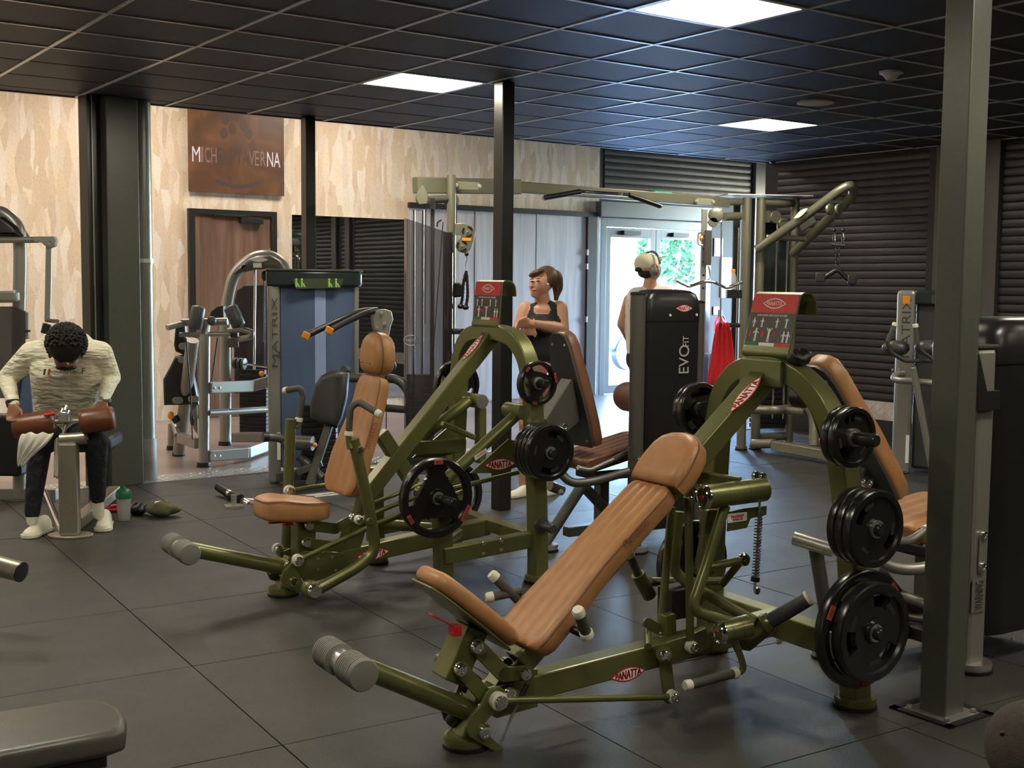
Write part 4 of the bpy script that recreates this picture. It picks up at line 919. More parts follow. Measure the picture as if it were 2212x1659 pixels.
# hand levers
T('hand_lever', [f.at(682, 1276, -.26), f.at(775, 1224, -.30), f.at(812, 1190, -.30), f.at(798, 1100, -.30), f.at(763, 948, -.30)], .029, g, m2, .07, 16)
pv = f.at(678, 1276, -.27); m = MB(); m.lathe(pv + N * .06, N * -1, [(.044, 0), (.046, .02), (.046, .05), (.03, .06)], 20); m.put('lever_boss', g, m2)
m = MB(); m.lathe(pv, N * -1, [(.036, 0), (.037, .02), (.030, .03), (.01, .028)], 20); m.put('chrome_cap', 'chrome', m2); bolt(m2, f.at(799, 1126, -.325), N * -1, .018, 'green')
handle(m2, [f.at(753, 940, -.30), f.at(757, 880, -.30), f.at(775, 868, -.31), f.at(815, 892, -.42)], .017, .03, both=True); bolt(m2, f.at(778, 972, -.325), N * -1, .018)
T('handle_socket', [f.at(757, 970, -.31), f.at(753, 955, -.30), f.at(753, 938, -.30)], .016, g, m2, .02)
T('hand_lever', [f.at(628, 905, .30), f.at(622, 1075, .30), f.at(619, 1200, .30), f.at(640, 1235, .26)], .029, g, m2, .07, 16)
handle(m2, [f.at(645, 910, .30), f.at(655, 852, .30), f.at(648, 838, .30), f.at(620, 843, .38)], .017, .03, both=True); T('handle_socket', [f.at(632, 922, .30), f.at(645, 922, .30), f.at(645, 908, .30)], .014, g, m2, .02)
rod_end(m2, f.at(625, 1060, .26), N * -1, .030); T('connecting_rod', [f.at(638, 1058, .26), f.at(760, 1038, .26)], .012, g, m2)
# rods and levers
T('connecting_rod', [f.at(652, 1206, -.105), f.at(782, 1146, -.15), f.at(1010, 1058, -.2)], .013, g, m2); T('connecting_rod', [f.at(668, 1125, -.1) * 0 + f.at(780, 1122, -.14), f.at(870, 1082, -.2), f.at(1120, 1020, -.3)], .013, g, m2, .1)
T('connecting_rod', [f.at(795, 1091, .2), f.at(1000, 1012, .2)], .012, g, m2); T('connecting_rod', [f.at(808, 1134, -.25), f.at(905, 1092, -.25)], .013, g, m2); rod_end(m2, f.at(775, 1123, -.16), N * -1, .024)
lv = T('lever_tube', [f.at(1120, 892, -.30), f.at(935, 1062, -.30)], .032, g, m2, seg=18); T('lever_tube', [f.at(1012, 866, .30), f.at(850, 992, .30)], .032, g, m2, seg=18)
m = MB(); q = [f.at(u, v, -.336) for u, v in ((1024, 985), (1050, 968), (1053, 976), (1027, 995))]; m.prism(q, N * .002); sp = m.put('warning_label', 'white_print', m2, smooth=0)
lettering('MAXIMUM', sp, (q[0] + q[1] + q[2] + q[3]) / 4 - N * .001, q[1] - q[0], q[0] - q[3], .06, .010, 'badge_red', .001)
for lat, u, v in ((-.30, 1118, 888), (.30, 1030, 866)):
    c_ = f.at(u, v, lat); h = Cy('pivot_housing', c_ - N * .06, c_ + N * .10, .042, g, m2, 22); m = MB(); m.lathe(c_ - N * .06, N * -1, [(.040, 0), (.040, .004), (.01, .006)], 20); m.put('pivot_cap', 'steel', h)
    Bar('pivot_bracket', c_ + N * .02, f.P(1.26, lat * 1.32, c_.z), .05, .06, UP, g, m2)
Cy('pivot_disc', f.P(1.24, -.43, .86), f.P(1.24, -.47, .86), .045, g, m2, 24); bolt(m2, f.P(1.24, -.475, .86), N * -1, .014)
G_ = [(1015, 1022), (1098, 948), (1122, 955), (1120, 1008), (1070, 1022)]
Plate('gusset', [f.at(u, v, -.32) for u, v in G_], N * .012, g, m2); brand_badge(m2, f.at(1080, 1003, -.328), D, UP, .20); Plate('gusset', [f.at(u, v, -.32) + N * .64 for u, v in G_], N * .012, g, m2)
Bar('inner_bar', f.at(875, 968, .25), f.at(1003, 962, .25), .05, .075, N, g, m2); Bar('inner_bar', f.at(955, 915, .2), f.at(1025, 945, .2), .04, .03, N, g, m2); Bar('inner_post', f.at(1038, 880, .33), f.at(1038, 1000, .33), .06, .05, N, g, m2)
# plates
c_ = f.loc(f.at(945, 1076, -.5)); T('lever_tube', [f.P(c_[0], -.30, c_[2]), f.P(c_[0], -.42, c_[2])], .03, g, m2)
gp = 'black weight plates on the upright green machine'
loaded(m2, f, 945, 1076, -.43, -.5, -1, [('tri', .203, .05, -.52)], .24, ['large black plate with red marks and three openings on the front peg'], gp)
loaded(m2, f, 972, 1068, .42, .5, 1, [('tri', .203, .05, .4)], .2, ['large black plate on the far lever, half hidden behind the front plate'], gp)
loaded(m2, f, 1163, 828, -.425, -.49, -1, [('tri', .118, .045, .25)], .14, ['small black plate with red marks high on the right upright'], gp)
loaded(m2, f, 1178, 976, -.43, -.55, -1, [('slot2', .15, .034, .3), ('slot2', .15, .034, .9), ('slot2', .15, .034, 1.9), ('slot2', .15, .036, .75)], .20, ['black plate on the middle right peg, first of four from the upright', 'black plate on the middle right peg, second of four from the upright', 'black plate on the middle right peg, third of four from the upright', 'black plate on the middle right peg, outermost of four'], gp)
loaded(m2, f, 985, 832, .42, .48, 1, [('tri', .15, .045, .9)], .16, ['black plate on the far upright left of the boom'], gp)
q = f.P(1.262, -.475, .315); peg(m2, q, q - N * .12, .026, 'graphite')
# ---------------------------------------------------------------- selectorised machines with black weight shrouds
def dp(u, v, Y):
    q = ray(u, v); return CO + q * (Y / q.y)
def shroud(root, F, lon0, lon1, lat0, lat1, z0, z1, mt='shroud'):
    """weight-stack cover with a rounded hood"""
    c = (lon0 + lon1) / 2; hw = (lon1 - lon0) / 2; lc = (lat0 + lat1) / 2; ht = (lat1 - lat0) / 2; m = MB(); rings = []
    def ring(z, sx, sy, n=28):
        out = []
        for k in range(n):
            t = 2 * math.pi * k / n; cx, cy = math.cos(t), math.sin(t); e = .35
            out.append(F.P(c + hw * sx * math.copysign(abs(cx) ** e, cx), lc + ht * sy * math.copysign(abs(cy) ** e, cy), z))
        return out
    for z, sx, sy in ((z0, .90, .9), (z0 + .02, .97, .97), (z0 + .05, 1, 1), (z1 - .19, 1, 1)): rings.append(ring(z, sx, sy))
    m.loft(rings); b = m.put('shroud', mt, root, smooth=50)
    rings = [ring(z1 - .19, 1.02, 1.03), ring(z1 - .13, 1.03, 1.04), ring(z1 - .07, .99, 1.0), ring(z1 - .03, .90, .93), ring(z1 - .008, .72, .8), ring(z1, .45, .5)]
    m = MB(); m.loft(rings); m.put('hood', mt, root, smooth=60); return b
def round_post(root, p0, p1, r, mt='dark_paint', name='post', cap=True):
    o = T(name, [p0, p1], r, mt, root, seg=16)
    if cap: m = MB(); m.lathe(V(p1) - UP * .004, UP, [(r * 1.06, 0), (r * 1.06, .012), (r * .8, .018)], 16); m.put('post_cap', 'black', o)
    return o
def back_pad(root, F, b0, b1, lat0, lat1, th, mt, narrow=.62, name='backrest'):
    """upright pad; b0, b1 = (lon, z) of the bottom and top of its rear face; the user faces +lon"""
    a = V(b0); b = V(b1); L = (b - a).length; d = (b - a).normalized(); fx, fz = d.y, -d.x; lc = (lat0 + lat1) / 2; hw = abs(lat1 - lat0) / 2
    pr = [(-.92, 0), (-1, .06), (-1, .2), (-.9, .45), (-narrow - .1, .72), (-narrow, .88), (-narrow * .75, .97), (-narrow * .3, 1), (narrow * .3, 1), (narrow * .75, .97), (narrow, .88), (narrow + .1, .72), (.9, .45), (1, .2), (1, .06), (.92, 0)]
    poly = [F.P(a.x + d.x * y * L, lc + x * hw, a.y + d.y * y * L) for x, y in pr]; nv = F.d * fx + UP * fz
    m = MB(); m.pad([p + nv * .012 for p in poly], nv * th, .03, 5); o = m.put(name, mt, root, smooth=60)
    m = MB(); m.prism(poly, nv * .014, False); m.put('back_plate', 'graphite', root, bev=.002)
    for x, y in ((-.4, .9), (.35, .9), (.75, .06), (-.75, .06)): bolt(root, F.P(a.x + d.x * y * L, lc + x * hw, a.y + d.y * y * L) - nv * .002, nv * -1, .008, 'steel')
    return o
def seat_pad(root, F, lon0, lon1, lat0, lat1, z0, z1, th, mt, nch=5):
    """seat from rear (lon0, z0) to front (lon1, z1), channelled top"""
    lc = (lat0 + lat1) / 2; G = Frame(F.P(0, lc, 0), 0); G.d, G.n = F.d, F.n
    return channel_pad(root, G, [(lon0, z0), ((lon0 + lon1) / 2, (z0 + z1) / 2), (lon1, z1)], [abs(lat1 - lat0) / 2] * 3, th, nch, mt, 'seat')
dk = 'dark_paint'
# --- centre machine, lettered shroud
FA = Frame(floor_at(1382, 1192), 32); f = FA; N, D = f.n, f.d
ma = thing('leg_machine', 'dark grey leg machine with lettered black shroud and tan pads darkened for shade behind the front machine', 'gym machine', f.o)
round_post(ma, f.P(-.045, 0, .02), f.P(-.045, 0, 1.54), .045); foot(ma, f.P(-.045, 0, 0), .085, 'steel')
round_post(ma, f.P(.47, .05, .02), f.P(.47, .05, 1.49), .03); foot(ma, f.P(.47, .05, 0), .08, 'steel')
shroud(ma, f, .03, .45, .00, .20, .12, 1.57)
c = f.at(1478, 666, -.004); brand_badge(ma, c, D, UP, .13)
for u, v in ((1448, 681), (1505, 680)): bolt(ma, f.at(u, v, -.005), N * -1, .008, 'white_cap')
c = f.at(1477, 776, -.003); lettering('EVO', ma, c, UP, D * -1, .17, .078, 'grey_print', .002); lettering('FIT', ma, f.at(1481, 737, -.003), UP, D * -1, .062, .045, 'grey_print', .002)
back_pad(ma, f, f.loc(f.at(1276, 968, .20))[::2], f.loc(f.at(1232, 722, .20))[::2], .18, .52, .085, 'brown')
seat_pad(ma, f, -.26, .30, .20, .56, .545, .66, .09, 'brown')
Plate('backrest_bracket', [f.at(u, v, .30) for u, v in ((1170, 905), (1222, 818), (1238, 822), (1248, 905), (1210, 935), (1180, 990))], N * .10, dk, ma, .006); bolt(ma, f.at(1219, 922, .24), N * -1, .02)
T('frame_tube', [f.P(-.05, .0, .50), f.at(1285, 1040, .10), f.at(1235, 1045, .14), f.at(1208, 1020, .20)], .026, dk, ma, .09); m = MB(); m.prism(stadium(f.P(-.05, -.046, .56), f.P(-.05, -.046, .44), .022, N), N * .006); m.put('tube_flange', dk, ma); bolt(ma, f.P(-.05, -.05, .57), N * -1, .016); bolt(ma, f.P(-.05, -.05, .43), N * -1, .016)
jn = f.at(1258, 1048, .30)
T('leg_tube', [jn, f.at(1178, 1172, .30)], .034, dk, ma); T('leg_tube', [jn, f.at(1335, 1128, .35), f.at(1400, 1230, .35)], .034, dk, ma, .01)
foot(ma, V((f.at(1182, 1185, .30).x, f.at(1182, 1185, .30).y, 0)), .07, 'steel')
T('seat_handle', [f.at(1248, 1010, .15), f.at(1275, 1015, .15), f.at(1325, 993, .15)], .014, 'steel', ma, .03); handle(ma, [f.at(1325, 993, .15), f.at(1372, 968, .15)], .018, name='side_grip')
m = MB(); m.box(f.at(1300, 1020, .38), D * .12, N * .12, UP * .03); m.put('seat_base', 'black', ma, bev=.01)
p0 = f.at(1345, 855, .55); m = MB(); m.lathe(p0, N * -1, [(.02, 0), (.085, .01), (.095, .04), (.095, .36), (.085, .39), (.02, .4)], 24); m.put('shin_roller', 'brown', ma)
T('roller_arm', [p0 - N * .2, f.P(.45, .35, .55)], .025, dk, ma)
T('adjuster', [f.at(1188, 1050, .25), f.at(1215, 1060, .25)], .03, dk, ma); m = MB(); m.ell(f.at(1212, 1063, .22), D * .02, N * .02, UP * .02); m.put('knob', 'steel', ma)
Bar('seat_post', f.at(1300, 1030, .38), V((f.at(1300, 1030, .38).x, f.at(1300, 1030, .38).y, .12)), .07, .07, N, dk, ma); Bar('base_bar', f.P(-.3, .35, .09), f.P(.5, .35, .09), .07, .06, N, dk, ma)
Bar('base_bar', f.P(-.045, .02, .09), f.P(-.045, .35, .09), .06, .06, D, dk, ma)
# --- right machine at the picture edge
FB = Frame(floor_at(2110, 1442), 32); f = FB; N, D = f.n, f.d
mb = thing('leg_curl_machine', 'dark grey leg machine with tan pads and plain black shroud at the right edge', 'gym machine', f.o)
Bar('post', f.P(-.065, 0, .02), f.P(-.065, 0, 1.35), .085, .115, N, 'grey_paint', mb, .02); foot(mb, f.P(-.05, 0, 0), .095, 'steel')
m = MB(); m.box(f.P(-.065, 0, 1.357), D * .062, N * .046, UP * .008); m.put('post_cap', 'graphite', mb, bev=.004)
shroud(mb, f, .02, .62, -.02, .34, .12, 1.47); bolt(mb, f.at(2188, 1378, -.02), N * -1, .01, 'steel')
T('cable', [f.P(.0, -.005, 1.25), f.P(.0, -.005, .75)], .004, 'steel', mb); m = MB(); m.box(f.P(.0, -.005, .73), D * .008, N * .008, UP * .03); m.put('cable_fitting', 'steel', mb)
m = MB(); m.prism([f.P(l, -.046, z) for l, z in ((-.115, .40), (-.03, .40), (-.03, .26), (-.115, .26))], N * .003); w = m.put('warning_label', 'grey_paint', mb, smooth=0); lettering('WARNING', w, f.P(-.072, -.048, .33), UP, D * -1, .12, .05, 'dark_print', .001)
hold = [(-.16, 1.33), (-.10, 1.18), (-.02, 1.18), (-.02, 1.10), (-.16, 1.10)]; Plate('book_holder', [f.P(l, -.06, z) for l, z in hold], N * .02, 'black', mb)
back_pad(mb, f, f.loc(f.at(1933, 1090, .18))[::2], f.loc(f.at(1800, 797, .18))[::2], .16, .46, .095, 'tan')
seat_pad(mb, f, -.24, .25, .14, .52, .60, .66, .10, 'tan')
Plate('backrest_bracket', [f.at(u, v, .30) for u, v in ((1845, 1020), (1870, 960), (1905, 1040), (1900, 1090), (1850, 1080))], N * .10, dk, mb, .006); bolt(mb, f.at(1873, 1042, .20), N * -1, .026)
T('frame_tube', [f.at(1860, 1180, .22), f.at(1915, 1225, .16), f.at(1985, 1232, .10), f.P(-.07, .0, .50)], .026, 'grey_paint', mb, .1)
m = MB(); m.prism(stadium(f.P(-.06, -.047, .57), f.P(-.06, -.047, .44), .024, N), N * .006); m.put('tube_flange', 'grey_paint', mb); bolt(mb, f.P(-.06, -.052, .58), N * -1, .018); bolt(mb, f.P(-.06, -.052, .45), N * -1, .018)
T('seat_handle', [f.at(1935, 1168, .12), f.at(1965, 1168, .12), f.at(2000, 1145, .12)], .016, 'grey_paint', mb, .03); m = MB(); m.lathe(f.at(1998, 1146, .12), f.at(2000, 1145, .12) - f.at(1965, 1168, .12), [(.02, 0), (.02, .02), (.015, .025)], 14); m.put('end_cap', 'white_cap', mb)
m = MB(); m.box(f.at(1985, 1180, .2), D * .07, N * .08, UP * .03); m.put('seat_base', 'black', mb, bev=.015)
T('rear_tube', [f.at(1716, 1162, .45), f.at(1800, 1188, .30)], .031, 'steel', mb); T('leg_tube', [f.at(1762, 1185, .42), f.at(1785, 1330, .42)], .03, dk, mb); foot(mb, V((f.at(1785, 1330, .42).x, f.at(1785, 1330, .42).y, 0)), .06, 'steel')
T('leg_tube', [f.at(1890, 1225, .3), f.at(1950, 1300, .3), f.at(2010, 1335, .25)], .03, dk, mb, .05); T('leg_tube', [f.at(1945, 1285, .25), f.at(2040, 1320, .10)], .024, 'grey_paint', mb)
T('floor_tube', [f.at(1950, 1330, .2), f.at(1985, 1338, .16), f.at(2030, 1325, .14)], .018, dk, mb, .03)
Bar('base_bar', f.P(-.5, .32, .09), f.P(.5, .32, .09), .07, .06, N, dk, mb); Bar('base_bar', f.P(-.05, .02, .09), f.P(-.05, .32, .09), .06, .06, D, dk, mb); Bar('seat_post', f.P(.05, .32, .53), f.P(.05, .32, .1), .07, .07, N, dk, mb)
m = MB(); m.box(f.at(1955, 1140, .2), D * .03, N * .02, UP * .012); 
# foam knob on the backrest far side
kn = f.at(1742, 860, .52); m = MB(); m.lathe(kn, N, [(.03, 0), (.045, .01), (.045, .06), (.03, .07)], 14); m.put('adjust_knob', 'black', mb); T('adjust_rod', [kn, f.at(1775, 860, .40)], .014, 'steel', mb)
# --- silver-post machine against the slatted wall
Y0 = 10.1
ms = thing('calf_machine', 'grey selector machine with vertical lettering standing before the slatted wall', 'gym machine', floor_at(1945, 1022))
FM = Frame(floor_at(1945, 1022), -20); f = FM; N, D = f.n, f.d
Bar('post', f.P(0, 0, .0), f.P(0, 0, 1.57), .15, .12, D, 'grey_paint', ms, .03)
m = MB(); m.box(f.P(.30, .16, .80), D * .22, N * .13, UP * .76); m.put('shroud', 'graphite', ms, bev=.03); m = MB(); m.box(f.P(.30, .13, 1.51), D * .24, N * .17, UP * .06); m.put('top_cap', 'shield_dark', ms, bev=.02)
m = MB(); m.box(f.P(.34, -.045, 1.50), D * .14, N * .004, UP * .04); m.put('display', 'lcd', ms)
lettering('MATRIX', ms, f.P(.005, -.061, 1.25), UP, D * -1, .50, .07, 'graphite', .002); m = MB(); m.box(f.P(0, -.062, 1.49), D * .03, N * .002, UP * .033); m.put('unit_label', 'orange', ms)
m = MB(); m.box(f.P(.05, -.062, .22), D * .014, N * .002, UP * .12); m.put('side_label', 'white_print', ms)
T('guard_bar', [f.P(.0, -.05, .86), f.P(-.06, -.10, .86), f.P(-.08, -.26, .82), f.P(.06, -.30, .82), f.P(.40, -.30, .80)], .028, 'grey_paint', ms, .08); 
Bar('swing_arm', dp(1972, 790, 9.7), dp(2022, 1060, 9.7), .05, .09, D, 'grey_paint', ms, .015)
for (u0, v0, u1, v1) in ((1918, 733, 1932, 703), (1982, 740, 1978, 706)): handle(ms, [dp(u0, v0 + 4, 9.6), dp(u1, v1, 9.6)], .02, name='hand_grip')
T('handle_bar', [dp(1917, 738, 9.6), dp(1925, 762, 9.6), dp(1955, 780, 9.6), dp(2025, 780, 9.7)], .016, 'graphite', ms, .03); T('handle_bar', [dp(1982, 742, 9.6), dp(1990, 758, 9.6), dp(2022, 780, 9.6)], .016, 'graphite', ms, .03)
for u in (1935, 2005): m = MB(); m.ell(dp(u, 752, 9.75), D * .11, N * .08, UP * .065); m.put('shoulder_pad', 'pvc_dark', ms)
for u in (1928, 1944): bolt(ms, dp(u, 799, 9.95), V((0, -1, 0)), .012, 'steel')
# ---------------------------------------------------------------- cable crossover station
gr = 'grey_olive'
mat('grey_olive', (.235, .228, .165), .36, metal=.55, noise=.05, nscale=600)
YL, YR = 9.3, 11.65
xo = thing('cable_crossover', 'long olive grey cable crossover with overhead beam and pull-up bar', 'gym machine', dp(973, 1060, YL) * 1)
xo.location.z = 0
def pz(p, z): return V((p.x, p.y, z))
def P3(u, v0, v1, Y, r, nm='post', mt=gr, z0=None):
    a, b = dp(u, v0, Y), dp(u, v1, Y); a = pz(a, z0) if z0 is not None else a; b = V((a.x, a.y, b.z)); return T(nm, [a, b], r, mt, xo, seg=16)
bL, bR = dp(897, 400, 9.15), dp(1572, 438, 11.5)
Bd_ = (bR - bL).normalized()
Bar('overhead_beam', bL, dp(1120, 404, 9.95), .07, .12, Bd_.cross(UP), gr, xo); Bar('overhead_beam', dp(1118, 404, 9.94), bR, .06, .09, Bd_.cross(UP), gr, xo)
for u0, u1, v0, v1, Y in ((983, 1040, 391, 410, 9.4), (1500, 1545, 428, 442, 11.2)):
    m = MB(); n_ = Bd_.cross(UP) * .004; c0, c1 = dp(u0 + 4, (v0 + v1) / 2, Y - .06), dp(u1 - 4, (v0 + v1) / 2 + 2, Y - .02); m.bar(c0, c1, .06, .012, UP); m.put('splice_plate', gr, xo, bev=.002)
    for c in (c0, c1): bolt(xo, c + V((0, -.012, 0)), V((0, -1, 0)), .016, 'steel')
P3(972, 1075, 378, YL, .034, z0=0.0); foot(xo, pz(dp(972, 1060, YL), 0), .07, gr)
# smoked half-round weight guard
c0 = dp(926, 700, 9.15); W_ = .185; m = MB(); rings = []
for z in (.15, 2.02):
    rings.append([V((c0.x - W_ * math.cos(t), c0.y - .12 * math.sin(t) - .02, z + (.06 * math.cos(t) if z > 1 else 0))) for t in [math.pi * k / 16 for k in range(17)]])
vs = rings[0] + rings[1]; m.add(vs, [(i, i + 1, 17 + i + 1, 17 + i) for i in range(16)]); m.put('smoked_guard', 'smoke', xo, smooth=60)
lens_c = dp(888, 735, 9.03); m = MB(); m.tube([lens_c + V((.055 * math.cos(t), 0, .038 * math.sin(t))) for t in [2 * math.pi * k / 24 for k in range(24)]], .0025, 5, close=True); m.put('guard_logo', 'grey_print', xo); lettering('PANATTA', xo, lens_c, (1, 0, 0), UP, .08, .018, 'grey_print', .001)
m = MB(); m.box(V((c0.x + W_ * .78, c0.y - .03, 1.05)), V((.035, 0, 0)), V((0, .02, 0)), UP * .93); m.put('guard_channel', 'black', xo, bev=.004)
for u in (893, 912): T('guide_rod', [pz(dp(u, 700, 9.25), .15), pz(dp(u, 700, 9.25), 2.15)], .012, 'chrome', xo)
for k in range(14): m = MB(); m.box(pz(dp(905, 700, 9.25), .22 + k * .05), V((.09, 0, 0)), V((0, .05, 0)), UP * .022); m.put('stack_plate', 'black', xo, bev=.003)
T('guide_rod', [pz(dp(934, 700, 9.2), .15), pz(dp(934, 700, 9.2), 2.2)], .018, 'graphite', xo); T('cable', [dp(920, 440, 9.2), dp(918, 700, 9.2)], .004, 'black', xo); T('cable', [dp(957, 480, 9.15), dp(936, 760, 9.15)], .004, 'black', xo)
def pulley(p, ax, r, mt=gr, th=.03):
    a = V(ax).normalized(); m = MB(); m.lathe(V(p) - a * th / 2, a, [(r * .2, 0), (r * .93, 0), (r, .004), (r * .9, th * .5), (r, th - .004), (r * .93, th), (r * .2, th)], 22); return m.put('pulley', mt, xo)
fwd = V((0, -1, 0))
Plate('pulley_bracket', [dp(u, v, 9.1) for u, v in ((913, 400), (925, 420), (923, 440), (906, 442), (899, 430), (901, 415))], V((0, .04, 0)), gr, xo); pulley(dp(912, 430, 9.12), fwd, .05); pulley(dp(975, 433, 9.35), fwd, .06); T('cross_tube', [dp(925, 432, 9.2), dp(968, 430, 9.3)], .03, 'dark_paint', xo); m = MB(); m.box(dp(935, 440, 9.15), V((.018, 0, 0)), V((0, .018, 0)), UP * .04); m.put('cable_stop', 'black', xo)
T('latch', [dp(954, 475, 9.1), dp(945, 480, 9.1), dp(944, 490, 9.1)], .006, 'black', xo, .01)
# adjustable pulley housing on the left post
hp = [(983, 483), (1003, 482), (1020, 490), (1027, 503), (1024, 520), (1016, 540), (1004, 547), (991, 544), (984, 533), (986, 522), (995, 514), (996, 508), (984, 508)]
hs = Plate('pulley_housing', [dp(u, v, 9.25) for u, v in hp], V((0, .05, 0)), gr, xo, .004)
for u, v in ((1010, 500), (998, 531)):
    for k in range(3):
        m = MB(); pts = [dp(u, v, 9.22) + V((.036 * math.cos(t), 0, .036 * math.sin(t))) for t in [2 * math.pi * k / 3 + .25 + j * .22 for j in range(7)]]; m.sweep(pts, .014, .002, V((0, 1, 0)).cross(V((1, 0, 0)))); m.tube(pts, .007, 5); m.put('housing_slot', 'black', xo)
    bolt(xo, dp(u, v, 9.22), fwd, .010, 'steel')
m = MB(); m.box(dp(1008, 517, 9.22), V((.035, 0, 0)), V((0, .001, 0)), UP * .011); m.put('housing_label', 'orange', xo); T('cable', [dp(986, 440, 9.25), dp(986, 485, 9.25)], .004, 'black', xo)
Plate('knee_pad', [dp(u, v, 9.3) for u, v in ((979, 612), (990, 610), (1002, 620), (1004, 640), (979, 643))], V((0, .14, 0)), 'black', xo, .01)
T('peg', [dp(978, 716, 9.25), dp(1000, 716, 9.1)], .022, 'black', xo)
# rope attachment
rp = thing('triceps_rope', 'black braided rope hanging from the left crossover pulley', 'rope', dp(1007, 675, 9.2))
m = MB(); m.ell(dp(1008, 549, 9.2), V((.016, 0, 0)), V((0, .016, 0)), UP * .016); m.put('stop_ball', 'black', rp)
m = MB(); m.tube([dp(1008, 552, 9.2), dp(1009, 560, 9.2), dp(1006, 572, 9.2), dp(1008, 582, 9.2)], .005, 6); m.put('carabiner', 'steel', rp)
for pts in (((1008, 585), (1001, 610), (1000, 640), (995, 662)), ((1008, 585), (1010, 612), (1011, 640), (1006, 664))):
    q = fillet([dp(u, v, 9.2) for u, v in pts], .08, 6); n_ = len(q); m = MB(); m.tube(q, [.011 + (.0025 if k % 2 else 0) for k in range(n_)], 8); m.put('rope_strand', 'black', rp)
    m = MB(); m.ell(q[-1], V((.026, 0, 0)), V((0, .026, 0)), UP * .02); m.put('rubber_end', 'black', rp)
# pull-up bar
bl, br = [dp(1253, 414, 10.1), dp(1173, 428, 9.85)], [dp(1358, 421, 10.35), dp(1428, 446, 10.5)]
T('pullup_bar', [bl[1], bl[0], br[0], br[1]], .016, 'chrome', xo, .06)
T('bar_grip', [bl[0], bl[1] + (bl[0] - bl[1]) * .05], .022, 'black', xo); T('bar_grip', [br[0], br[1] - (br[1] - br[0]) * .03], .022, 'black', xo)
for u, v in ((1290, 421), (1340, 421)): T('bar_hanger', [dp(u, v - 6, 10.25), dp(u, v + 2, 10.25)], .02, gr, xo)
# right tower
for u, Y in ((1601, 11.65), (1631, 11.7), (1703, 11.95)):
    P3(u, 960, 427, Y, .046 if u < 1700 else .042, z0=0.0); foot(xo, pz(dp(u, 960, Y), 0), .06, gr)
T('top_frame', [dp(1555, 436, 11.55), dp(1600, 436, 11.65)], .035, gr, xo); T('top_frame', [dp(1640, 436, 11.7), dp(1700, 438, 11.75), dp(1717, 440, 12.0)], .036, gr, xo, .08)
m = MB(); m.box(dp(1650, 424, 11.8), V((.42, .06, 0)), V((-.03, .18, 0)), UP * .006); m.put('top_plate', 'steel', xo)
for u, v, r in ((1657, 468, .06), (1675, 469, .06), (1692, 483, .055)): pulley(dp(u, v, 11.75), V((.4, -1, 0)), r)
m = MB(); m.box(dp(1665, 700, 11.95), V((.17, .03, 0)), V((0, .03, 0)), UP * 1.0); m.put('stack_cover', 'shield_dark', xo, bev=.01)
for k in range(18): m = MB(); m.box(pz(dp(1660, 800, 11.85), .22 + k * .048), V((.15, .03, 0)), V((-.02, .07, 0)), UP * .021); m.put('stack_plate', 'black', xo, bev=.003)
for u in (1643, 1674, 1697): T('guide_rod', [pz(dp(u, 700, 11.72), .3), pz(dp(u, 700, 11.72), 2.2)], .012, 'chrome', xo)
m = MB(); m.box(dp(1587, 640, 11.8), V((.03, 0, 0)), V((0, .03, 0)), UP * .95); m.put('rear_channel', 'black', xo, bev=.004); T('guide_rod', [pz(dp(1592, 700, 11.6), .3), pz(dp(1592, 700, 11.6), 2.15)], .010, 'chrome', xo)
# perforated upright with carriage
pu = [dp(1522, 448, 11.2), dp(1522, 900, 11.2)]; Bar('perforated_upright', pz(pu[0], 2.3), pz(pu[0], .12), .05, .05, V((1, 0, 0)), 'steel', xo, .004)
for k in range(12): m = MB(); c = pz(pu[0], 2.05 - k * .12) + V((0, -.026, 0)); m.cyl(c, c + V((0, -.002, 0)), .011, 10); m.put('adjust_hole', 'black', xo)
for u, v, r in ((1546, 465, .07), (1540, 480, .045)): pulley(dp(u, v, 11.3), fwd, r)
T('cross_tube', [dp(1565, 468, 11.5), dp(1598, 467, 11.6)], .04, gr, xo); m = MB(); m.box(dp(1529, 535, 11.1), V((.03, 0, 0)), V((0, .03, 0)), UP * .16); m.put('carriage', 'dark_paint', xo, bev=.006)
T('carriage_handle', [dp(1518, 502, 11.1), dp(1508, 504, 11.1), dp(1507, 528, 11.1), dp(1518, 530, 11.1)], .008, 'steel', xo, .02); Cy('pull_knob', dp(1512, 515, 11.1), dp(1518, 515, 11.1), .025, 'orange', xo)
T('cable', [dp(1558, 480, 11.4), dp(1556, 720, 11.4)], .007, 'chrome', xo)
m = MB(); m.tube([dp(1530, 575, 11.05), dp(1533, 585, 11.05), dp(1533, 600, 11.05), dp(1528, 606, 11.05)], .008, 6); m.put('snap_hook', 'steel', xo)
wb = [dp(u, v, 11.0) for u, v in ((1461, 606), (1488, 620), (1520, 608), (1540, 609), (1570, 623), (1603, 609))]
ez = T('curl_bar', wb, .014, 'chrome', None, .03); tag(ez, 'chrome zigzag curl bar hanging from the crossover carriage', 'curl bar')
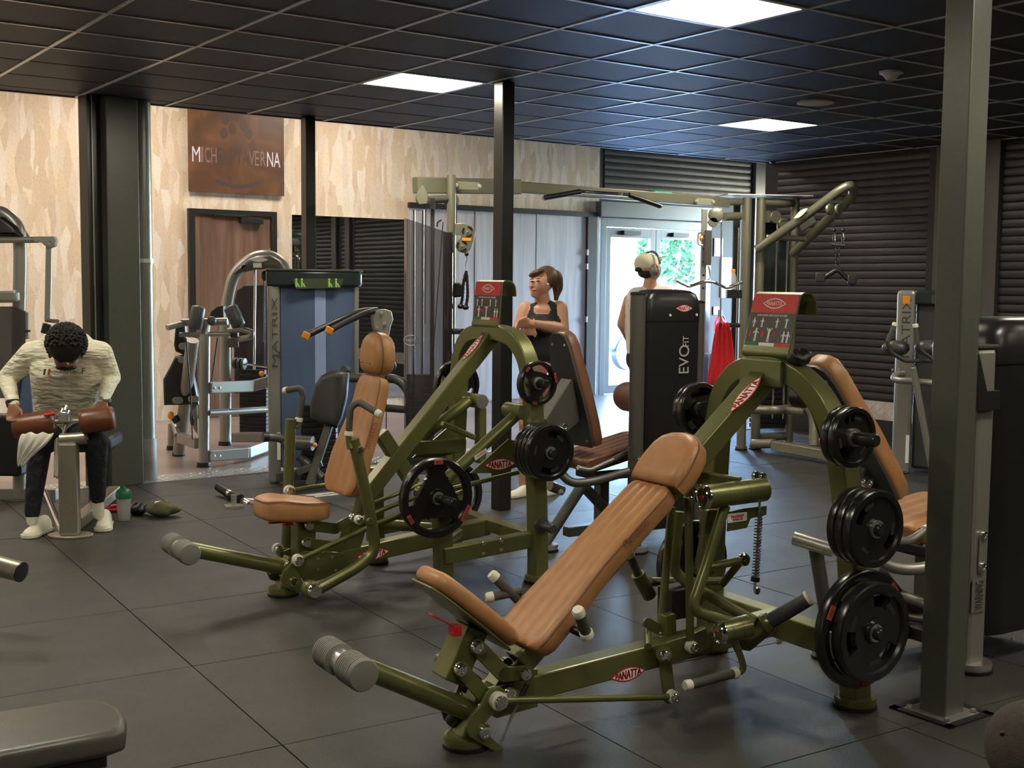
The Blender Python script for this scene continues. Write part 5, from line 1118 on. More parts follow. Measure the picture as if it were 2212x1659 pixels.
# lat arms above the right tower
T('lat_arm', [dp(1636, 538, 11.6), dp(1760, 452, 11.2), dp(1815, 410, 11.0), dp(1838, 398, 10.95), dp(1846, 418, 11.05), dp(1825, 440, 11.15), dp(1712, 548, 11.8)], .044, gr, xo, .16, 16)
T('arm_tie', [dp(1655, 512, 11.55), dp(1740, 516, 11.5)], .028, gr, xo); m = MB(); lens(m, dp(1730, 461, 11.22), dp(1760, 440, 11.1) - dp(1700, 482, 11.3), UP, .17, .055, 0, .004); m.put('arm_badge', 'white_cap', xo)
for u in (1793, 1812): pulley(dp(u, 452, 10.95), V((.8, -1, 0)), .05)
m = MB(); m.box(dp(1803, 437, 11.0), V((.05, 0, 0)), V((0, .05, 0)), UP * .012); m.put('pulley_yoke', 'black', xo); m = MB(); m.box(dp(1742, 480, 11.5), V((.07, 0, .05)), V((0, .04, 0)), V((-.02, 0, .05))); m.put('pulley_cover', 'dark_paint', xo, bev=.01)
T('cable', [dp(1690, 478, 11.6), dp(1740, 470, 11.4), dp(1790, 446, 11.0)], .004, 'black', xo, .02)
vh = thing('row_handle', 'black V-shaped row handle hanging on chrome links from the lat arm', 'handle', dp(1808, 600, 10.9))
for u in (1802, 1821):
    T('cable', [dp(u, 462, 10.9), dp(u, 495, 10.9)], .004, 'black', vh); m = MB(); m.ell(dp(u, 497, 10.9), V((.017, 0, 0)), V((0, .017, 0)), UP * .017); m.put('stop_ball', 'black', vh)
    m = MB(); m.tube([dp(u, 500, 10.9) + V((x, 0, z)) for x, z in ((-.004, 0), (-.014, -.06), (0, -.11), (.016, -.08), (.006, -.01))], .005, 6, close=True); m.put('carabiner', 'chrome', vh)
T('link_bar', [dp(1796, 528, 10.9), dp(1824, 531, 10.9)], .014, 'graphite', vh)
for v in (537, 550, 565): m = MB(); m.tube([dp(1809, v, 10.9) + V((.017 * math.cos(t), .0, .033 * math.sin(t))) for t in [2 * math.pi * k / 12 for k in range(12)]], .006, 6, close=True); m.put('chain_link', 'chrome', vh)
T('handle_body', [dp(1773, 604, 10.9), dp(1808, 582, 10.9), dp(1843, 615, 10.9)], .022, 'black', vh, .03)
for u, v in ((1772, 599), (1841, 604)): m = MB(); m.box(dp(u, v, 10.88), V((.045, .01, 0)), V((0, .012, 0)), UP * .04); m.put('grip_flange', 'graphite', vh, bev=.008)
# base frame of the right tower
T('base_tube', [dp(1628, 885, 11.5), dp(1680, 886, 11.3), dp(1700, 883, 11.5)], .042, gr, xo, .1); T('base_tube', [dp(1700, 886, 11.4), dp(1742, 889, 11.1)], .035, gr, xo)
T('base_strut', [dp(1735, 865, 11.1), dp(1758, 895, 11.05), dp(1758, 962, 11.0)], .045, gr, xo, .12); T('base_tube', [dp(1627, 959, 11.55), dp(1672, 958, 11.3)], .045, gr, xo); Bar('base_beam', dp(1672, 962, 11.3), dp(1800, 985, 10.7), .09, .09, UP, gr, xo); T('base_tube', [dp(1640, 945, 11.7), dp(1695, 942, 11.9)], .04, gr, xo)
# bottle in its holder on the tower
m = MB(); m.box(dp(1585, 635, 11.4), V((.07, 0, 0)), V((0, .05, 0)), UP * .04); m.put('bottle_holder', 'black', xo, bev=.005)
bt = thing('drink_bottle', 'pale drink bottle with yellow cap on the crossover holder', 'bottle', dp(1583, 625, 11.35)); p = dp(1583, 625, 11.35)
m = MB(); m.lathe(p, UP, [(.03, 0), (.033, .02), (.033, .11), (.02, .15), (.018, .16)], 16); m.put('bottle_body', 'bottle_clear', bt); m = MB(); m.lathe(p + UP * .16, UP, [(.02, 0), (.02, .025), (.015, .03)], 14); m.put('bottle_cap', 'orange', bt)
# fire equipment and notices on the wall beside the entrance
def onw(u, v): return on_plane(u, v, RP(0, BW - .012), E2)
def sheet(name, u0, v0, u1, v1, mt, label, cat, parent=None):
    p, q = onw(u0, v0), onw(u1, v1); c = (p + q) / 2; m = MB(); m.box(c, E1 * abs((q - p).dot(E1)) / 2, E2 * .004, UP * abs(p.z - q.z) / 2); o = m.put(name, mt, parent, smooth=0)
    if label: tag(o, label, cat)
    return o
s_ = sheet('fire_sign', 1543, 514, 1561, 554, 'red', 'red and white fire extinguisher sign beside the entrance', 'sign'); sheet('sign_print', 1545, 521, 1552, 550, 'white_print', None, None, s_).location = E2 * -.005
s_ = sheet('notice_sheet', 1558, 556, 1579, 643, 'white_print', 'tall white notice sheet on the wall right of the entrance', 'notice')
for k in range(5): sheet('notice_print', 1562, 568 + k * 14, 1575, 576 + k * 14, 'grey_print', None, None, s_).location = E2 * -.005
sheet('alarm_box', 1541, 662, 1553, 680, 'red', 'small red alarm box on the wall behind the lettered shroud', 'alarm box')
p = onw(1538, 800) - E2 * .15; fe = thing('fire_extinguisher', 'red fire extinguisher standing by the wall behind the lettered shroud', 'fire extinguisher', pz(p, 0))
p0 = pz(p, .55); m = MB(); m.lathe(p0, UP, [(.08, 0), (.085, .02), (.085, .48), (.05, .55), (.025, .58)], 20); m.put('cylinder', 'red', fe); m = MB(); m.lathe(p0 + UP * .2, UP, [(.086, 0), (.086, .14)], 20); m.put('label_band', 'white_print', fe); m = MB(); m.box(p0 + UP * .62, E1 * .03, E2 * .02, UP * .05); m.put('valve', 'black', fe); T('hose', [p0 + UP * .62, p0 + E1 * .1 + UP * .55, p0 + E1 * .1 + UP * .2], .012, 'black', fe, .05)
m = MB(); m.box(pz(p, .27), E1 * .1, E2 * .1, UP * .27); m.put('stand', 'graphite', fe)
# red towel on the tower peg
T('towel_peg', [dp(1595, 703, 11.6), dp(1555, 702, 10.9)], .022, 'black', xo)
def drape(name, rows, Y, th, mt, label, amp=.02):
    """cloth given by rows of pixel columns; soft folds"""
    m = MB(); n = 14; grid = []
    for r_, (u0, u1, v, dy) in enumerate(rows):
        grid.append([dp(u0 + (u1 - u0) * k / (n - 1), v + 3 * math.sin(k * 1.3 + r_), Y + dy) + V((0, amp * math.sin(k * 1.9 + r_ * .4), 0)) for k in range(n)])
    back = [[p + V((0, th, 0)) for p in r_] for r_ in grid]; R = len(grid); vs = [p for r_ in grid for p in r_] + [p for r_ in back for p in r_]; fs = []
    for i in range(R - 1):
        for k in range(n - 1): a = i * n + k; fs += [(a, a + 1, a + n + 1, a + n), (R * n + a, R * n + a + n, R * n + a + n + 1, R * n + a + 1)]
    for i in range(R - 1):
        for k in (0, n - 1): a = i * n + k; fs.append((a, a + n, R * n + a + n, R * n + a))
    for k in range(n - 1):
        for i in (0, R - 1): a = i * n + k; fs.append((a, a + 1, R * n + a + 1, R * n + a))
    m.add(vs, fs); o = m.put(name, mt, None, smooth=80, sub=1); return tag(o, label, 'towel')
drape('red_towel', [(1550, 1572, 696, 0), (1546, 1578, 706, .0), (1541, 1584, 735, .02), (1536, 1588, 775, .03), (1530, 1591, 815, .03), (1527, 1590, 832, .03)], 10.9, .03, 'red_cloth', 'red towel hanging from the peg of the right crossover tower')
# ---------------------------------------------------------------- blue-shielded lat machine
YB = 9.5
FD = Frame(floor_at(594, 1043), 26); f = FD; N, D = f.n, f.d
bl_ = thing('lat_machine', 'grey lat machine with blue translucent shield left of the upright green machine', 'gym machine', f.o)
Bar('post', f.P(0, 0, 0), f.P(0, 0, 1.66), .095, .07, D, 'grey_paint', bl_, .02); Bar('post', f.P(.67, 0, 0), f.P(.67, 0, 1.66), .04, .07, D, 'grey_paint', bl_, .01)
for i, (a, b_, mt_, zz) in enumerate(((.05, .31, 'shield_blue', 0), (.31, .40, 'shield_stripe', -.006), (.40, .65, 'shield_blue', 0))):
    n_ = 8; m = MB(); pts = []
    for k in range(n_ + 1): t = k / n_; l = a + (b_ - a) * t; bulge = .05 * math.sin(math.pi * (l - .05) / .6); pts.append((l, -.02 - bulge + zz))
    m.add([f.P(l, t, .12) for l, t in pts] + [f.P(l, t, 1.56) for l, t in pts], [(k, k + 1, n_ + 2 + k, n_ + 1 + k) for k in range(n_)]); m.put('shield_panel', mt_, bl_, smooth=60)
m = MB(); m.box(f.P(.34, .10, .84), D * .29, N * .10, UP * .72); m.put('rear_cover', 'shield_dark', bl_, bev=.01)
prof = [(-.06, .02), (-.06, -.03), (.02, -.07), (.2, -.12), (.35, -.135), (.5, -.12), (.66, -.07), (.72, -.03), (.72, .02), (.6, .2), (.1, .2)]
m = MB(); m.prism([f.P(l, t, 1.62) for l, t in prof], UP * .13); m.put('top_cap', 'shield_dark', bl_, bev=.02); m = MB(); m.prism([f.P(l * 1.02 - .005, t * 1.04, 1.685) for l, t in prof], UP * .02); m.put('cap_lid', 'pvc_dark', bl_, bev=.008)
scr = [f.at(u, v, -.145) for u, v in ((632, 602), (742, 602), (735, 622), (640, 624))]; m = MB(); m.prism(scr, N * .006); sc = m.put('display', 'lcd', bl_, smooth=0)
for u in (640, 652, 711, 726):
    c = f.at(u, 612, -.15); m = MB(); m.bar(c - UP * .03, c + UP * .02, .014, .002, D); m.bar(c + D * .01, c + D * .025 - UP * .03, .012, .002, UP); m.ell(c + UP * .03, D * .009, N * .002, UP * .009); m.put('figure_icon', 'figure_green', sc, smooth=0)
lettering('MATRIX', bl_, f.P(-.005, -.049, 1.2), UP, D * -1, .55, .045, 'graphite', .001); m = MB(); m.box(f.P(.02, -.049, .30), D * .014, N * .002, UP * .11); m.put('side_label', 'white_print', bl_)
for z in (1.04, 1.01): bolt(bl_, f.P(.035, -.049, z), N * -1, .012, 'graphite')
Yc = 8.9
pd = [(690, 812), (712, 801), (735, 802), (748, 806), (744, 860), (733, 905), (725, 921), (690, 915), (666, 903), (667, 870), (675, 835)]
m = MB(); m.pad([dp(u, v, Yc) for u, v in pd], V((.02, .12, 0)), .045, 5); bp = m.put('back_pad', 'pvc_dark', bl_, smooth=60)
m = MB(); m.prism([dp(u, v, Yc + .13) for u, v in ((733, 800), (752, 803), (741, 880), (728, 925), (716, 920))], V((0, .02, 0))); m.put('pad_plate', 'black', bl_)
T('pad_pin', [dp(742, 798, Yc + .05), dp(752, 800, Yc + .1)], .03, 'pvc_dark', bl_)
Bar('seat_mast', dp(712, 915, Yc + .14), dp(668, 1050, Yc + .05), .06, .08, V((1, 0, 0)), 'dark_paint', bl_, .01); T('mast_brace', [dp(645, 985, Yc + .1), dp(695, 1032, Yc + .1)], .035, 'dark_paint', bl_)
T('thigh_roller', [dp(615, 955, Yc), dp(676, 958, Yc - .05)], .055, 'dark_paint', bl_, seg=18); T('roller_arm', [dp(570, 944, Yc - .1), dp(600, 944, Yc - .05), dp(625, 955, Yc)], .032, 'dark_paint', bl_, .06); Cy('grip_end', dp(568, 944, Yc - .1), dp(580, 944, Yc - .08), .036, 'black', bl_); m = MB(); m.ell(dp(680, 961, Yc - .06), V((.018, 0, 0)), V((0, .018, 0)), UP * .018); m.put('pull_knob', 'orange', bl_)
for k in range(13): m = MB(); m.box(dp(690, 935, Yc + .35) + UP * (.2 - k * .045), V((.13, .03, 0)), V((0, .05, 0)), UP * .019); m.put('stack_plate', 'black', bl_, bev=.003)
Bar('seat_support', dp(695, 1000, Yc + .1), dp(640, 1020, Yc + .05), .05, .06, UP, 'dark_paint', bl_); Bar('floor_bar', f.P(.0, -.02, .05), f.P(.67, -.02, .05), .06, .07, N, 'dark_paint', bl_)
# foot bar
T('foot_bar', [dp(535, 1086, 8.6), dp(560, 1088, 8.55), dp(735, 1068, 8.95)], .035, 'steel', bl_, .05); T('foot_grip', [dp(472, 1052, 8.9), dp(494, 1066, 8.75)], .032, 'black', bl_); T('foot_grip', [dp(500, 1070, 8.7), dp(519, 1078, 8.6)], .036, 'black', bl_); Cy('axle', dp(492, 1064, 8.76), dp(540, 1090, 8.56), .028, 'steel', bl_)
q = floor_at(505, 1096); m = MB(); m.box(pz(q, .008), V((.06, .02, 0)), V((-.02, .05, 0)), UP * .008); m.put('foot_plate', 'steel', bl_); T('foot_stem', [pz(q, .01), pz(q, .09)], .02, 'steel', bl_)
# overhead arms with pulley cheek and rear loop
ck = [(806, 686), (812, 672), (830, 667), (845, 672), (849, 690), (843, 708), (838, 735), (820, 735), (808, 705)]
Plate('pulley_cheek', [dp(u, v, 9.2) for u, v in ck], V((0, .03, 0)), 'grey_paint', bl_, .004); Plate('pulley_cheek', [dp(u - 5, v, 9.3) for u, v in ck], V((0, .03, 0)), 'grey_paint', bl_, .004); 
for u, v in ((824, 677), (831, 699), (814, 709)): bolt(bl_, dp(u, v, 9.175), fwd, .014, 'steel')
T('pull_arm', [dp(815, 670, 9.25), dp(775, 672, 9.1), dp(735, 690, 8.95), dp(666, 723, 8.8)], .024, 'black', bl_, .2); T('pull_arm', [dp(815, 670, 9.25), dp(790, 676, 9.1), dp(760, 690, 8.95), dp(717, 712, 8.75)], .024, 'black', bl_, .2)
for u, v, Y in ((661, 725, 8.79), (711, 714, 8.74)): m = MB(); m.box(dp(u, v, Y), V((.022, .01, -.012)), V((-.008, .022, 0)), V((.01, 0, .024))); m.put('arm_end_cap', 'orange', bl_, bev=.006)
Bar('arm_mast', dp(828, 720, 9.3), dp(822, 830, 9.35), .05, .06, V((1, 0, 0)), 'grey_paint', bl_); T('rear_loop', [dp(748, 816, 9.5), dp(862, 818, 9.4), dp(886, 850, 9.35), dp(888, 1030, 9.35)], .036, 'dark_paint', bl_, .16, 16); T('rear_rail', [dp(760, 875, 9.5), dp(888, 885, 9.38)], .032, 'dark_paint', bl_); q = pz(dp(888, 1030, 9.35), 0); foot(bl_, q, .06, 'dark_paint'); T('rear_leg', [q + UP * .03, dp(888, 1000, 9.35)], .036, 'dark_paint', bl_)
T('cable', [dp(836, 738, 9.25), dp(834, 960, 9.25)], .004, 'black', bl_)
m = MB(); m.lathe(dp(842, 790, 9.25), fwd, [(.03, 0), (.05, .005), (.05, .03), (.03, .035)], 18); m.put('pulley', 'black', bl_)
# ---------------------------------------------------------------- grey multi station behind the pipe
mu = thing('multi_station', 'grey cable station with arched column and black roller pads behind the drain pipe', 'gym machine', floor_at(440, 1010))
gp_ = 'grey_paint'
q = floor_at(440, 1009); T('front_post', [q + UP * .02, pz(dp(443, 722, q.y), dp(443, 722, q.y).z)], .044, gp_, mu, seg=18); foot(mu, q, .06, 'black')
Y1 = q.y
T('cross_tube', [dp(388, 723, Y1), dp(500, 721, Y1)], .020, gp_, mu); T('head_tube', [dp(392, 697, Y1 + .05), dp(492, 694, Y1 + .05)], .032, gp_, mu); Bar('head_mast', dp(443, 724, Y1), dp(447, 690, Y1 + .03), .06, .06, V((1, 0, 0)), gp_, mu)
for (u0, v0, u1, v1) in ((429, 662, 421, 709), (497, 662, 516, 704)): m = MB(); a, b_ = dp(u1, v1, Y1 - .08), dp(u0, v0, Y1 - .08); m.lathe(a, b_ - a, [(.03, -.01), (.057, 0), (.06, .012), (.06, (b_ - a).length - .012), (.05, (b_ - a).length), (.01, (b_ - a).length + .01)], 20); m.put('roller_pad', 'graphite', mu)
m = MB(); m.ell(dp(457, 693, Y1 - .1), V((.04, 0, 0)), V((0, .04, 0)), UP * .04); m.put('ball_knob', 'graphite', mu); Plate('upper_pad', [dp(u, v, Y1 + .2) for u, v in ((454, 690), (458, 672), (470, 662), (485, 659), (486, 690))], V((0, .1, 0)), 'black', mu, .01)
T('press_handle', [dp(494, 714, Y1 - .05), dp(516, 709, Y1 - .1), dp(545, 718, Y1 - .1), dp(541, 728, Y1 - .1), dp(516, 733, Y1 - .05)], .025, gp_, mu, .06); T('press_handle', [dp(392, 700, Y1), dp(361, 708, Y1 - .1)], .025, gp_, mu); m = MB(); m.box(dp(507, 724, Y1 - .05), V((.03, 0, 0)), V((0, .03, 0)), UP * .02); m.put('handle_clamp', 'black', mu)
c2 = floor_at(487, 962); Y2 = c2.y
arch = [c2 + UP * .02, dp(487, 760, Y2), dp(488, 665, Y2), dp(505, 590, Y2), dp(545, 556, Y2), dp(580, 549, Y2), dp(615, 572, Y2), dp(626, 640, Y2), pz(dp(628, 960, Y2), .02)]
T('arch_column', arch, .055, gp_, mu, .45, 18); foot(mu, c2, .07, 'black')
hd = [(503, 592), (512, 576), (530, 560), (555, 551), (580, 550), (603, 562), (617, 588), (590, 583), (555, 581), (525, 585)]
m = MB(); m.pad([dp(u, v, Y2 - .17) for u, v in hd], V((0, .34, 0)), .05, 4); m.put('hood', 'dark_paint', mu, smooth=60)
oc = dp(559, 561, Y2 - .175); m = MB(); lens(m, oc, (1, 0, 0), UP, .18, .045, 0, .003); m.put('hood_badge', 'white_cap', mu); m = MB(); m.box(dp(556, 573, Y2 - .18), V((.04, 0, 0)), V((0, .003, 0)), UP * .022); m.put('hood_sticker', 'white_print', mu)
sp_ = [(507, 650), (512, 628), (528, 618), (590, 615), (590, 850), (507, 850)]; m = MB(); m.prism([dp(u, v, Y2 + .25) for u, v in sp_], V((0, .01, 0))); m.put('rear_screen', 'smoke', mu)
T('guide_rod', [dp(551, 583, Y2), dp(549, 800, Y2)], .012, 'chrome', mu); T('cable', [dp(570, 605, Y2), dp(569, 740, Y2)], .005, 'black', mu); m = MB(); m.ell(dp(571, 596, Y2), V((.03, 0, 0)), V((0, .03, 0)), UP * .05); m.put('pulley_block', 'black', mu)
for k in range(15): m = MB(); m.box(dp(549, 812 + k * 8.3, Y2), V((.13, 0, 0)), V((0, .06, 0)), UP * .017); m.put('stack_plate', 'black', mu, bev=.003)
m = MB(); m.box(dp(549, 803, Y2), V((.11, 0, 0)), V((0, .05, 0)), UP * .02); m.put('stack_head', 'black', mu)
for k in range(3): m = MB(); c = dp(505 + k * 9, 784 + k * .8, Y2 - .15); m.lathe(c, V((1, -.2, -.05)), [(.03, 0), (.055, .005), (.055, .03), (.03, .035)], 16); m.put('grip_weight', 'graphite', mu)
T('grip_bar', [dp(530, 786, Y2 - .15), dp(576, 793, Y2 - .15)], .012, 'chrome', mu); m = MB(); m.ell(dp(565, 807, Y2 - .2), V((.026, 0, 0)), V((0, .026, 0)), UP * .026); m.put('pull_knob', 'orange', mu)
T('wire', [dp(503, 750, Y2 - .1), dp(502, 835, Y2 - .1)], .003, 'steel', mu); m = MB(); m.box(dp(504, 740, Y2 - .08), V((.05, 0, 0)), V((0, .02, 0)), UP * .045); m.put('plate_box', 'dark_paint', mu, bev=.004)
Bar('side_beam', dp(452, 838, Y1), dp(545, 834, Y1 + .5), .05, .10, UP.cross(V((1, .4, 0))), gp_, mu, .01); Bar('side_beam', dp(545, 834, Y1 + .5), dp(582, 824, Y1 + .6), .05, .10, UP.cross(V((1, .4, 0))), gp_, mu, .01)
T('side_rail', [dp(450, 892, Y1), dp(582, 884, Y1 + .7)], .028, gp_, mu); Bar('base_beam', dp(450, 985, Y1), dp(535, 978, Y1 + .4), .05, .10, UP.cross(V((1, .4, 0))), gp_, mu, .01); Bar('base_beam', dp(535, 978, Y1 + .4), dp(580, 962, Y1 + .9), .05, .10, UP.cross(V((1, .4, 0))), gp_, mu, .01)
Bar('rear_beam', dp(500, 945, Y2 - .1), dp(580, 945, Y2 - .05), .06, .09, V((0, 1, 0)), gp_, mu, .01)
for v in (838, 985):
    for u in (462, 474): bolt(mu, dp(u, v, Y1 - .03), fwd, .014, 'steel')
T('slant_leg', [dp(416, 735, Y1 + .2), floor_at(386, 985) + UP * .02], .055, gp_, mu, seg=16); foot(mu, floor_at(386, 985), .06, 'black'); q = floor_at(370, 972); T('short_leg', [q + UP * .02, dp(371, 915, q.y)], .035, gp_, mu); foot(mu, q, .045, 'black')
Bar('foot_beam', dp(388, 945, Y1 + .35), dp(427, 958, Y1 + .05), .06, .09, V((0, 0, 1)).cross(V((1, -.3, 0))), gp_, mu); T('brace', [dp(373, 905, Y1 + .6), dp(384, 940, Y1 + .4)], .03, gp_, mu); m = MB(); m.ell(dp(369, 897, Y1 + .4), V((.03, 0, 0)), V((0, .03, 0)), UP * .035); m.put('brass_knob', 'orange', mu); Cy('collar', dp(376, 900, Y1 + .45), dp(384, 912, Y1 + .45), .035, 'black', mu)
m = MB(); m.pad([dp(u, v, Y1 + .35) for u, v in ((378, 702), (398, 700), (402, 755), (398, 768), (378, 760), (374, 745))], V((.01, .08, 0)), .02); m.put('head_pad', 'black', mu)
m = MB(); m.pad([dp(u, v, Y1 + .35) for u, v in ((376, 770), (400, 764), (412, 800), (428, 875), (352, 876), (350, 820), (366, 790))], V((.01, .1, 0)), .03); m.put('back_pad', 'black', mu)
for u, v in ((398, 748), (396, 777), (384, 865), (418, 862)): link(mu, dp(u - 5, v, Y1 + .33), dp(u + 5, v, Y1 + .33), .03, V((0, 1, 0)), .01, gp_, 'pad_bracket')
T('cable', [dp(402, 730, Y1), dp(411, 840, Y1), dp(416, 950, Y1)], .006, 'black', mu, .01); T('cable', [dp(470, 730, Y1 + .1), dp(453, 850, Y1 + .1)], .006, 'black', mu); m = MB(); m.ell(dp(415, 908, Y1 - .02), V((.018, 0, 0)), V((0, .018, 0)), UP * .05); m.put('cable_stop', 'black', mu)
Plate('gusset', [dp(u, v, Y1 + .06) for u, v in ((426, 875), (428, 940), (418, 925), (414, 890))], V((0, .01, 0)), gp_, mu)
# ---------------------------------------------------------------- roller-pad machine the seated man uses
q = floor_at(152, 1158)
mr = thing('abdominal_machine', 'grey machine with two brown thigh rollers in front of the seated man', 'gym machine', q)
Y1 = q.y; st_ = 'steel_warm'
mat('steel_warm', (.36, .33, .26), .36, metal=.7, noise=.06, nscale=60)
Bar('front_post', q + UP * .012, pz(q, dp(157, 955, Y1).z), .115, .10, V((1, .15, 0)), st_, mr, .015)
m = MB(); m.prism([q + V((.14 * math.cos(t), .10 * math.sin(t), .007)) for t in [2 * math.pi * k / 20 for k in range(20)]], UP * .014); m.put('foot_plate', st_, mr, bev=.003)
hz = dp(160, 950, Y1); Cy('pivot_tube', hz + V((-.085, .0, .0)), hz + V((.075, .02, .01)), .038, st_, mr); bolt(mr, hz + V((-.09, -.005, 0)), V((-1, 0, 0)), .012); bolt(mr, hz + V((.08, .02, .01)), V((1, 0, 0)), .012)
for dx in (-.075, .065): Bar('roller_link', hz + V((dx, 0, 0)), dp(146 if dx < 0 else 172, 905, Y1 + .05), .012, .04, V((1, 0, 0)), st_, mr, .003)
for (u0, v0, u1, v1, nm) in ((30, 923, 118, 911, 0), (174, 912, 247, 902, 1)):
    a, b_ = dp(u0, v0, Y1 + .02 - .05 * nm), dp(u1, v1, Y1 + .06 - .05 * nm); L_ = (b_ - a).length
    m = MB(); m.lathe(a, b_ - a, [(.03, -.005), (.066, 0), (.075, .012), (.077, .03), (.077, L_ - .03), (.072, L_ - .01), (.06, L_), (.02, L_ + .005)], 26); r_ = m.put('thigh_roller', 'roller_brown', mr)
    m = MB(); m.lathe(a, a - b_, [(.045, 0), (.045, .004), (.01, .006)], 18); m.put('roller_cap', 'graphite', r_)
Cy('roller_axle', dp(116, 911, Y1 + .05), dp(176, 909, Y1 + .03), .016, 'steel', mr)
for k, (u, v) in enumerate(((132, 893), (140, 886), (146, 897))): Cy('adjuster_pin', dp(u, v, Y1), dp(u + 4, v - 10, Y1 + .02), .008, 'steel', mr)
m = MB(); m.box(dp(138, 900, Y1), V((.03, 0, 0)), V((0, .02, 0)), UP * .03); m.put('adjuster_block', 'steel', mr, bev=.004); Cy('red_lever', dp(95, 897, Y1 - .03), dp(118, 893, Y1), .011, 'red', mr)
T('base_strut', [dp(134, 1150, Y1 + .05), dp(98, 1062, Y1 + .6)], .018, 'chrome', mr); Bar('base_rail', pz(q, .06) + V((0, .1, 0)), pz(q, .06) + V((-.15, 1.3, 0)), .08, .07, V((1, 0, 0)), st_, mr)
m = MB(); m.box(pz(q, .50) + V((-.06, .72, 0)), V((.12, .02, 0)), V((-.02, .20, 0)), UP * .05); m.put('seat', 'black', mr, bev=.03); Bar('seat_post', pz(q, .07) + V((-.1, .75, 0)), pz(q, .47) + V((-.06, .72, 0)), .08, .08, V((1, 0, 0)), st_, mr)
for u, v in ((20, 868), (228, 872)): T('hand_bar', [dp(u, v + 8, Y1 + .1), dp(u + (10 if u < 100 else -12), v + 22, Y1 + .35)], .018, 'black', mr)
# ---------------------------------------------------------------- machine at the left edge behind the man
Y2 = 8.6; le = thing('pulldown_machine', 'arched grey machine with dark screen at the left edge behind the seated man', 'gym machine', pz(dp(40, 900, Y2), 0))
T('arch_tube', [dp(-70, 520, Y2), dp(-40, 462, Y2), dp(5, 455, Y2), dp(42, 490, Y2), dp(44, 560, Y2), dp(40, 720, Y2), pz(dp(38, 900, Y2), .02)], .046, gp_, le, .2, 16)
m = MB(); m.pad([dp(u, v, Y2 - .1) for u, v in ((-40, 500), (-30, 472), (5, 468), (30, 488), (42, 508), (38, 512), (-40, 511))], V((0, .2, 0)), .03); m.put('hood', 'black', le)
T('top_arm', [dp(-60, 519, Y2 - .1), dp(84, 518, Y2 - .1)], .022, gp_, le); Plate('arm_bracket', [dp(u, v, Y2 - .12) for u, v in ((76, 511), (119, 511), (123, 520), (120, 532), (110, 536), (98, 530), (92, 524), (76, 523))], V((0, .05, 0)), gp_, le, .004); bolt(le, dp(108, 525, Y2 - .15), fwd, .014)
T('swing_bar', [dp(106, 530, Y2 - .1), dp(103, 690, Y2 - .1)], .022, gp_, le); Cy('grip_stub', dp(101, 692, Y2 - .05), dp(124, 694, Y2 - .2), .014, 'door_wood', le); T('swing_bar_end', [dp(102, 700, Y2 - .1), dp(97, 720, Y2 - .1)], .03, 'black', le)
Bar('side_box', dp(-40, 641, Y2 - .05), dp(42, 640, Y2 - .05), .10, .09, V((0, 1, 0)), gp_, le, .02)
m = MB(); m.prism([dp(u, v, Y2 - .1) for u, v in ((-40, 662), (30, 662), (54, 672), (54, 740), (40, 860), (-40, 860))], V((0, .02, 0))); m.put('screen', 'smoke', le); Bar('screen_edge', dp(58, 674, Y2 - .08), dp(58, 732, Y2 - .08), .03, .03, V((1, 0, 0)), gp_, le); T('latch_pin', [dp(54, 715, Y2 - .12), dp(64, 715, Y2 - .15)], .008, 'black', le)
m = MB(); m.box(dp(50, 855, Y2 - .05), V((.07, 0, 0)), V((0, .03, 0)), UP * .19); m.put('blue_panel', 'shield_blue', le, bev=.01); m = MB(); m.box(dp(5, 960, Y2 - .02), V((.16, 0, 0)), V((0, .08, 0)), UP * .22); m.put('stack_cover', 'black', le, bev=.02); Bar('base_tube', pz(dp(-30, 900, Y2), .05), pz(dp(120, 900, Y2), .05), .07, .08, V((0, 1, 0)), gp_, le)
m = MB(); m.box(dp(40, 880, Y2 + .2), V((.02, 0, 0)), V((0, .02, 0)), UP * .1); 
# ---------------------------------------------------------------- bench and tube end in the left foreground
FG = Frame(floor_at(240, 1560, .45) - UP * .45, 33); f = FG
bn_ = thing('flat_bench', 'dark grey padded bench end in the left foreground', 'bench', f.o)
pr = [(.02, -.06), (.045, .02), (.05, .10), (.035, .17), (.0, .215), (-.06, .235), (-.2, .24), (-1.1, .24), (-1.1, -.06), (-.1, -.075), (-.02, -.075)]
m = MB(); m.pad([f.P(l, t, .385) for l, t in pr], UP * .068, .022, 5); m.put('bench_pad', 'bench_leather', bn_, smooth=60) if 'bench_leather' in _mats else (mat('bench_leather', (.085, .078, .068), .38, noise=.1, nscale=10, bump=.1, bscale=300), m.put('bench_pad', 'bench_leather', bn_, smooth=60))
m = MB(); m.box(f.P(-.55, .085, .365), f.d * .53, f.n * .12, UP * .02); m.put('pad_board', 'graphite', bn_, bev=.004); Bar('bench_post', f.P(-.18, .085, .345), f.P(-.2, .085, .0), .10, .10, f.n, 'dark_paint', bn_); Bar('bench_post', f.P(-.95, .085, .345), f.P(-.95, .085, .0), .10, .10, f.n, 'dark_paint', bn_); Bar('bench_foot', f.P(-.2, -.15, .03), f.P(-.2, .32, .03), .08, .06, f.d, 'dark_paint', bn_)
tb = thing('machine_tube', 'grey steel tube end poking in at the left edge above the mats', 'tube', pz(dp(-60, 1225, 5.4), 0))
a, b_ = dp(-190, 1172, 5.5), dp(46, 1236, 5.35); Cy('tube', a, b_, .046, 'steel_warm', tb, 24); m = MB(); m.lathe(b_, b_ - a, [(.0465, -.004), (.0465, .003), (.03, .004)], 24); m.put('end_plug', 'black', tb); Bar('tube_stand', a, pz(a, 0), .08, .08, V((1, 0, 0)), 'dark_paint', tb)
